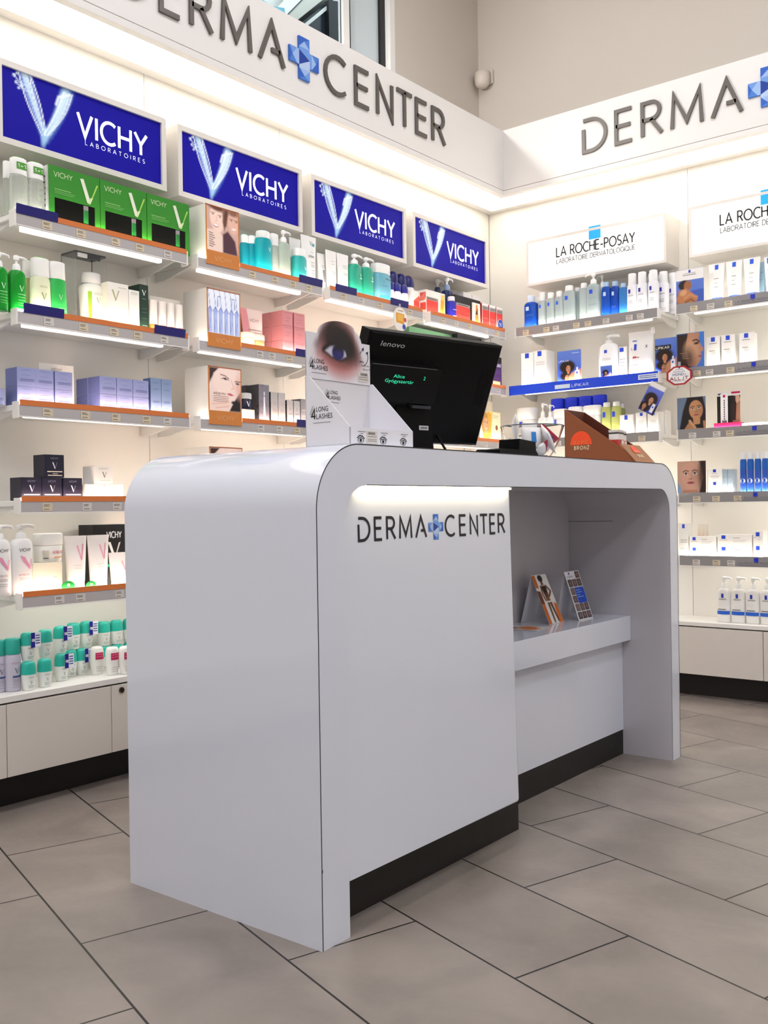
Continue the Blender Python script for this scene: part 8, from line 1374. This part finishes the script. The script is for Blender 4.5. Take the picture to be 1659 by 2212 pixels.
goods('R', 'card', 'poster_card', -1.6220, 0.0050, 1.4208, 0.1229, 0.1586, 0.0030, 'poster card of a face in profile on blue, second shelf, right white sign', 'poster', art='profile', nu=64, nv=84, pr=[('l', 0.12, 0.4, 0.46, 'c8a890', 0.008), ('l', 0.2, 0.44, 0.41, 'c8a890', 0.008), ('l', 0.2, 0.4, 0.36, 'c8a890', 0.008), ('l', 0.22, 0.44, 0.31, 'c8a890', 0.008)])
goods('R', 'carton', 'cream_carton', -1.5316, 0.0300, 1.4208, 0.0575, 0.1344, 0.0500, 'white carton with blue square, leftmost of three, second shelf, right white sign', 'carton', 'white cartons with blue squares', c='f0edea', pr=[('r', 0.34, 0.84, 0.64, 0.98, '2346c8'), ('l', 0.2, 0.76, 0.78, '9a9894'), ('l', 0.2, 0.76, 0.77, '9a9894'), ('l', 0.2, 0.62, 0.54, '3a3836', 0.014), ('l', 0.34, 0.7, 0.48, 'a8a6a4'), ('l', 0.34, 0.7, 0.43, 'a8a6a4'), ('l', 0.32, 0.7, 0.28, 'c0bebc'), ('l', 0.32, 0.7, 0.22, 'c0bebc'), ('l', 0.32, 0.7, 0.16, 'c0bebc')])
goods('R', 'carton', 'cream_carton', -1.4681, 0.0300, 1.4208, 0.0575, 0.1344, 0.0500, 'white carton with blue square, middle of three, second shelf, right white sign', 'carton', 'white cartons with blue squares', c='f0edea', pr=[('r', 0.34, 0.84, 0.64, 0.98, '2346c8'), ('l', 0.2, 0.76, 0.78, '9a9894'), ('l', 0.2, 0.76, 0.77, '9a9894'), ('l', 0.2, 0.62, 0.54, '3a3836', 0.014), ('l', 0.34, 0.7, 0.48, 'a8a6a4'), ('l', 0.34, 0.7, 0.43, 'a8a6a4'), ('l', 0.32, 0.7, 0.28, 'c0bebc'), ('l', 0.32, 0.7, 0.22, 'c0bebc'), ('l', 0.32, 0.7, 0.16, 'c0bebc')])
goods('R', 'carton', 'cream_carton', -1.3909, 0.0300, 1.4208, 0.0575, 0.1344, 0.0500, 'white carton with blue square, rightmost of three, second shelf, right white sign', 'carton', 'white cartons with blue squares', c='f0edea', pr=[('r', 0.34, 0.84, 0.64, 0.98, '2346c8'), ('l', 0.2, 0.76, 0.78, '9a9894'), ('l', 0.2, 0.76, 0.77, '9a9894'), ('l', 0.2, 0.62, 0.54, '3a3836', 0.014), ('l', 0.34, 0.7, 0.48, 'a8a6a4'), ('l', 0.34, 0.7, 0.43, 'a8a6a4'), ('l', 0.32, 0.7, 0.28, 'c0bebc'), ('l', 0.32, 0.7, 0.22, 'c0bebc'), ('l', 0.32, 0.7, 0.16, 'c0bebc')])
goods('R', 'disc', 'shelf_wobbler', -1.6593, -0.0300, 1.3520, 0.1237, 0.0878, 0.0030, 'red rimmed octagonal wobbler sign hanging between the white sign shelves', 'sign', c='f2f0f2', rim='a81e24', edges=8, pr=[('r', 0.48, 0.84, 0.53, 0.9, '22264a'), ('l', 0.36, 0.64, 0.79, '8a8a90', 0.02), ('t', 'EFFACLAR', 0.3, 0.66, 0.05, '2a2a2e', 0.16, 0.4), ('t', 'MONDJ', 0.26, 0.5, 0.1, '2f4f86', 0.16, 0.46), ('t', 'ALLJT', 0.16, 0.28, 0.15, '8e1a20', 0.17, 0.66), ('t', 'A PATTANASOKNAK', 0.24, 0.2, 0.035, '3a3a3e', 0.15, 0.5)])
goods('R', 'card', 'poster_card', -1.6213, 0.0050, 1.1558, 0.1260, 0.1458, 0.0030, 'poster card of a dark haired woman touching her chin, third shelf, right white sign', 'poster', art='dark', nu=64, nv=84)
goods('R', 'redcard', 'sample_stand', -1.4745, 0.0200, 1.1558, 0.1100, 0.1623, 0.0500, 'crimson based sample stand with a dark picture, third shelf, right white sign', 'display stand')
goods('R', 'carton', 'sample_carton', -1.4006, 0.0300, 1.1558, 0.0288, 0.0208, 0.0500, 'low white carton, leftmost, right of the crimson based stand', 'carton', 'low white cartons', c='f4f2ee', pr=[('l', 0.4, 0.9, 0.85, '4a4a8a', 0.05)])
goods('R', 'carton', 'sample_carton', -1.3553, 0.0300, 1.1558, 0.0559, 0.0217, 0.0500, 'low white carton, middle, right of the crimson based stand', 'carton', 'low white cartons', c='f4f2ee', pr=[('l', 0.4, 0.9, 0.85, '4a4a8a', 0.05)])
goods('R', 'carton', 'sample_carton', -1.3035, 0.0300, 1.1558, 0.0420, 0.0201, 0.0500, 'low white carton, rightmost, right of the crimson based stand', 'carton', 'low white cartons', c='f4f2ee', pr=[('l', 0.4, 0.9, 0.85, '4a4a8a', 0.05)])
goods('R', 'card', 'poster_card', -1.6241, 0.0050, 0.8808, 0.1261, 0.1450, 0.0030, 'poster card with a close female face, fourth shelf, right white sign', 'poster', art='pale', nu=66, nv=84)
goods('R', 'carton', 'cream_carton', -1.5313, 0.0300, 0.8810, 0.0590, 0.0540, 0.0550, 'white carton with blue square, lower of a stack of two, fourth shelf, right white sign', 'carton', 'stacked white cartons', c='f1eeea', pr=[('r', 0.36, 0.72, 0.58, 0.96, '2336a8'), ('l', 0.26, 0.7, 0.62, '8a8886'), ('l', 0.26, 0.7, 0.6, '8a8886'), ('l', 0.16, 0.8, 0.4, '5a5a58', 0.025), ('l', 0.24, 0.76, 0.28, 'a8a6a4', 0.02)])
goods('R', 'carton', 'cream_carton', -1.5313, 0.0300, 0.9355, 0.0590, 0.0540, 0.0550, 'white carton with blue square, upper of a stack of two, fourth shelf, right white sign', 'carton', 'stacked white cartons', c='f1eeea', pr=[('r', 0.36, 0.72, 0.58, 0.96, '2336a8'), ('l', 0.26, 0.7, 0.62, '8a8886'), ('l', 0.26, 0.7, 0.6, '8a8886'), ('l', 0.16, 0.8, 0.4, '5a5a58', 0.025), ('l', 0.24, 0.76, 0.28, 'a8a6a4', 0.02)])
goods('R', 'carton', 'cream_carton', -1.4908, 0.0350, 0.8808, 0.0219, 0.1044, 0.0500, 'slim blue grey carton, left one, between white cartons and blue sets, fourth shelf', 'carton', 'slim blue grey cartons', c='9aaab8', side='b4c0ca', pr=[('l', 0.2, 0.8, 0.8, 'b8c6d0'), ('l', 0.2, 0.8, 0.6, 'b8c6d0'), ('l', 0.2, 0.8, 0.4, 'b8c6d0'), ('l', 0.2, 0.8, 0.2, 'b8c6d0')])
goods('R', 'carton', 'cream_carton', -1.4673, 0.0350, 0.8808, 0.0219, 0.1044, 0.0500, 'slim blue grey carton, right one, between white cartons and blue sets, fourth shelf', 'carton', 'slim blue grey cartons', c='9aaab8', side='b4c0ca', pr=[('l', 0.2, 0.8, 0.8, 'b8c6d0'), ('l', 0.2, 0.8, 0.6, 'b8c6d0'), ('l', 0.2, 0.8, 0.4, 'b8c6d0'), ('l', 0.2, 0.8, 0.2, 'b8c6d0')])
goods('R', 'bottle', 'cleansing_bottle', -1.4134, 0.0300, 0.8808, 0.0262, 0.1722, 0.0210, 'blue bottle with white cap in the gift set, leftmost, fourth shelf', 'bottle', 'blue gift set bottles', c='2a66c0', trans=0.2, cap='eceef2', caph=0.16, capw=0.75, e=3, neck=0.8, pr=[('r', 0.05, 0.0, 0.95, 0.78, '1d48a4'), ('d', 0.5, 0.42, 0.08, 'd4d6e0')])
goods('R', 'bottle', 'cleansing_bottle', -1.3837, 0.0300, 0.8808, 0.0262, 0.1722, 0.0210, 'blue bottle with white cap in the gift set, second, fourth shelf', 'bottle', 'blue gift set bottles', c='2a66c0', trans=0.2, cap='eceef2', caph=0.16, capw=0.75, e=3, neck=0.8, pr=[('r', 0.05, 0.0, 0.95, 0.78, '1d48a4'), ('d', 0.5, 0.42, 0.08, 'd4d6e0')])
goods('R', 'bottle', 'cleansing_bottle', -1.3532, 0.0300, 0.8808, 0.0262, 0.1722, 0.0210, 'blue bottle with white cap in the gift set, third, fourth shelf', 'bottle', 'blue gift set bottles', c='2a66c0', trans=0.2, cap='eceef2', caph=0.16, capw=0.75, e=3, neck=0.8, pr=[('r', 0.05, 0.0, 0.95, 0.78, '1d48a4'), ('d', 0.5, 0.42, 0.08, 'd4d6e0')])
goods('R', 'bottle', 'cleansing_bottle', -1.3229, 0.0300, 0.8808, 0.0262, 0.1722, 0.0210, 'blue bottle with white cap in the gift set, rightmost, fourth shelf', 'bottle', 'blue gift set bottles', c='2a66c0', trans=0.2, cap='eceef2', caph=0.16, capw=0.75, e=3, neck=0.8, pr=[('r', 0.05, 0.0, 0.95, 0.78, '1d48a4'), ('d', 0.5, 0.42, 0.08, 'd4d6e0')])
goods('R', 'carton', 'cream_carton', -1.6741, 0.0300, 0.6088, 0.0439, 0.1464, 0.0500, 'tall white carton with blue square next to the counter leg, lowest shelf', 'carton', c='f0eee8', pr=[('r', 0.38, 0.86, 0.64, 0.98, '2346c8'), ('l', 0.2, 0.9, 0.5, '6a6866'), ('l', 0.2, 0.9, 0.44, '6a6866'), ('l', 0.2, 0.8, 0.26, 'a8a6a4'), ('l', 0.2, 0.8, 0.22, 'a8a6a4')])
goods('R', 'carton', 'cream_carton', -1.5887, 0.0300, 0.6090, 0.1181, 0.0450, 0.0600, 'flat white carton in the left stack, lower of two, lowest shelf, right white sign', 'carton', 'stacked flat cartons', c='f0ece8', pr=[('r', 0.12, 0.62, 0.24, 0.92, '2346c8'), ('l', 0.06, 0.3, 0.5, 'a89a9a', 0.03), ('l', 0.46, 0.66, 0.7, '4a4846', 0.03), ('l', 0.46, 0.86, 0.5, 'a8a6a4', 0.025), ('l', 0.46, 0.8, 0.36, 'a8a6a4', 0.025)])
goods('R', 'carton', 'cream_carton', -1.5887, 0.0300, 0.6545, 0.1181, 0.0450, 0.0600, 'flat white carton in the left stack, upper of two, lowest shelf, right white sign', 'carton', 'stacked flat cartons', c='f0ece8', pr=[('r', 0.12, 0.62, 0.24, 0.92, '2346c8'), ('l', 0.06, 0.3, 0.5, 'a89a9a', 0.03), ('l', 0.46, 0.66, 0.7, '4a4846', 0.03), ('l', 0.46, 0.86, 0.5, 'a8a6a4', 0.025), ('l', 0.46, 0.8, 0.36, 'a8a6a4', 0.025)])
goods('R', 'carton', 'cream_carton', -1.4517, 0.0300, 0.6090, 0.1456, 0.0494, 0.0600, 'wide flat white carton in the middle stack, lower of two, lowest shelf, right white sign', 'carton', 'stacked flat cartons', c='f0ece8', pr=[('r', 0.12, 0.62, 0.24, 0.92, '2346c8'), ('l', 0.06, 0.3, 0.5, 'a89a9a', 0.03), ('l', 0.46, 0.66, 0.7, '4a4846', 0.03), ('l', 0.46, 0.86, 0.5, 'a8a6a4', 0.025), ('l', 0.46, 0.8, 0.36, 'a8a6a4', 0.025)])
goods('R', 'carton', 'cream_carton', -1.4517, 0.0300, 0.6589, 0.1456, 0.0494, 0.0600, 'wide flat white carton in the middle stack, upper of two, lowest shelf, right white sign', 'carton', 'stacked flat cartons', c='f0ece8', pr=[('r', 0.12, 0.62, 0.24, 0.92, '2346c8'), ('l', 0.06, 0.3, 0.5, 'a89a9a', 0.03), ('l', 0.46, 0.66, 0.7, '4a4846', 0.03), ('l', 0.46, 0.86, 0.5, 'a8a6a4', 0.025), ('l', 0.46, 0.8, 0.36, 'a8a6a4', 0.025)])
goods('R', 'carton', 'cream_carton', -1.3536, 0.0300, 0.6090, 0.0408, 0.0574, 0.0600, 'small white carton in the right stack, lower of two, lowest shelf, right white sign', 'carton', 'stacked flat cartons', c='f0ece8', pr=[('r', 0.28, 0.6, 0.66, 0.9, '2346c8'), ('l', 0.06, 0.3, 0.5, 'a89a9a', 0.03), ('l', 0.46, 0.66, 0.7, '4a4846', 0.03), ('l', 0.46, 0.86, 0.5, 'a8a6a4', 0.025), ('l', 0.46, 0.8, 0.36, 'a8a6a4', 0.025)])
goods('R', 'carton', 'cream_carton', -1.3536, 0.0300, 0.6669, 0.0408, 0.0574, 0.0600, 'small white carton in the right stack, upper of two, lowest shelf, right white sign', 'carton', 'stacked flat cartons', c='f0ece8', pr=[('r', 0.28, 0.6, 0.66, 0.9, '2346c8'), ('l', 0.06, 0.3, 0.5, 'a89a9a', 0.03), ('l', 0.46, 0.66, 0.7, '4a4846', 0.03), ('l', 0.46, 0.86, 0.5, 'a8a6a4', 0.025), ('l', 0.46, 0.8, 0.36, 'a8a6a4', 0.025)])
goods('R', 'card', 'thin_card', -1.6502, 0.1500, 0.6088, 0.0126, 0.1416, 0.0030, 'thin white card standing upright behind the flat carton stacks, leftmost', 'card', 'thin upright cards', art='plain', nu=6, nv=10)
goods('R', 'card', 'thin_card', -1.6333, 0.1500, 0.6088, 0.0126, 0.1416, 0.0030, 'thin white card standing upright behind the flat carton stacks, middle', 'card', 'thin upright cards', art='plain', nu=6, nv=10)
goods('R', 'card', 'thin_card', -1.6166, 0.1500, 0.6088, 0.0126, 0.1416, 0.0030, 'thin white card standing upright behind the flat carton stacks, rightmost', 'card', 'thin upright cards', art='plain', nu=6, nv=10)
goods('R', 'pump', 'pump_bottle', -1.5119, 0.0500, 0.3318, 0.0569, 0.1953, 0.0342, 'white pump bottle with a blue band, leftmost of four, on the right worktop', 'pump bottle', 'white pump bottles with blue bands', side=1, c='f2f0ec', hb=0.74, pr=[('r', 0.38, 0.82, 0.56, 0.96, '2338b0'), ('l', 0.2, 0.76, 0.78, '8a8886'), ('l', 0.2, 0.76, 0.76, '8a8886'), ('l', 0.12, 0.72, 0.42, '3a3a4a', 0.022), ('r', 0.03, 0.26, 0.97, 0.38, '2a66d0')], shoulder=0.12, taper=1.02)
goods('R', 'pump', 'pump_bottle', -1.4500, 0.0500, 0.3318, 0.0569, 0.1953, 0.0342, 'white pump bottle with a blue band, second of four, on the right worktop', 'pump bottle', 'white pump bottles with blue bands', side=1, c='f2f0ec', hb=0.74, pr=[('r', 0.38, 0.82, 0.56, 0.96, '2338b0'), ('l', 0.2, 0.76, 0.78, '8a8886'), ('l', 0.2, 0.76, 0.76, '8a8886'), ('l', 0.12, 0.72, 0.42, '3a3a4a', 0.022), ('r', 0.03, 0.26, 0.97, 0.38, '2a66d0')], shoulder=0.12, taper=1.02)
goods('R', 'pump', 'pump_bottle', -1.3900, 0.0500, 0.3318, 0.0569, 0.1953, 0.0342, 'white pump bottle with a blue band, third of four, on the right worktop', 'pump bottle', 'white pump bottles with blue bands', side=1, c='f2f0ec', hb=0.74, pr=[('r', 0.38, 0.82, 0.56, 0.96, '2338b0'), ('l', 0.2, 0.76, 0.78, '8a8886'), ('l', 0.2, 0.76, 0.76, '8a8886'), ('l', 0.12, 0.72, 0.42, '3a3a4a', 0.022), ('r', 0.03, 0.26, 0.97, 0.38, '2a66d0')], shoulder=0.12, taper=1.02)
goods('R', 'pump', 'pump_bottle', -1.3295, 0.0500, 0.3318, 0.0569, 0.1953, 0.0342, 'white pump bottle with a blue band, rightmost of four, on the right worktop', 'pump bottle', 'white pump bottles with blue bands', side=1, c='f2f0ec', hb=0.74, pr=[('r', 0.38, 0.82, 0.56, 0.96, '2338b0'), ('l', 0.2, 0.76, 0.78, '8a8886'), ('l', 0.2, 0.76, 0.76, '8a8886'), ('l', 0.12, 0.72, 0.42, '3a3a4a', 0.022), ('r', 0.03, 0.26, 0.97, 0.38, '2a66d0')], shoulder=0.12, taper=1.02)
# leaflet hanging aslant from the banner shelf
b = MB(); w_, h_ = .079, .135
picture(b, lambda u, v: (-w_/2+u*w_, -.0012, -h_+v*h_), lambda a: [('grad', '3a4ab0', '6f80d8', 'v', .3, 1), ('poly', [(0,.84),(a,.84),(a,1),(0,1)], 'eceae6', .01), ('ell', .46*a, .46, .24, .22, 0, '2a1c16', .05), ('ell', .28*a, .16, .2, .16, 0, '241712', .05)]+face_of(.50*a, .42, .15, 'c08a68', '2a1c16')+face_of(.26*a, .17, .13, 'b07c5c', '241712')+[('poly', [(.66*a,.06),(.86*a,.06),(.86*a,.36),(.68*a,.36)], 'eef0f4', .02), ('poly', [(.72*a,.22),(.8*a,.22),(.8*a,.28),(.72*a,.28)], '2440b0', .01), ('poly', [(.88*a,0),(1*a,0),(1*a,.4),(.9*a,.3)], '1d1418', .02)], 44, 64)
b.box((-w_/2, -.001, -h_), (w_/2, .0005, 0), mat('e8e4dc', .55))
o = b.build('hanging_leaflet'); o.location = (-1.7575, YF-.012, 1.3685); o.rotation_euler = (0, R(29), 0)
tag(o, 'picture leaflet of two people hanging aslant from the blue banner shelf', 'leaflet')
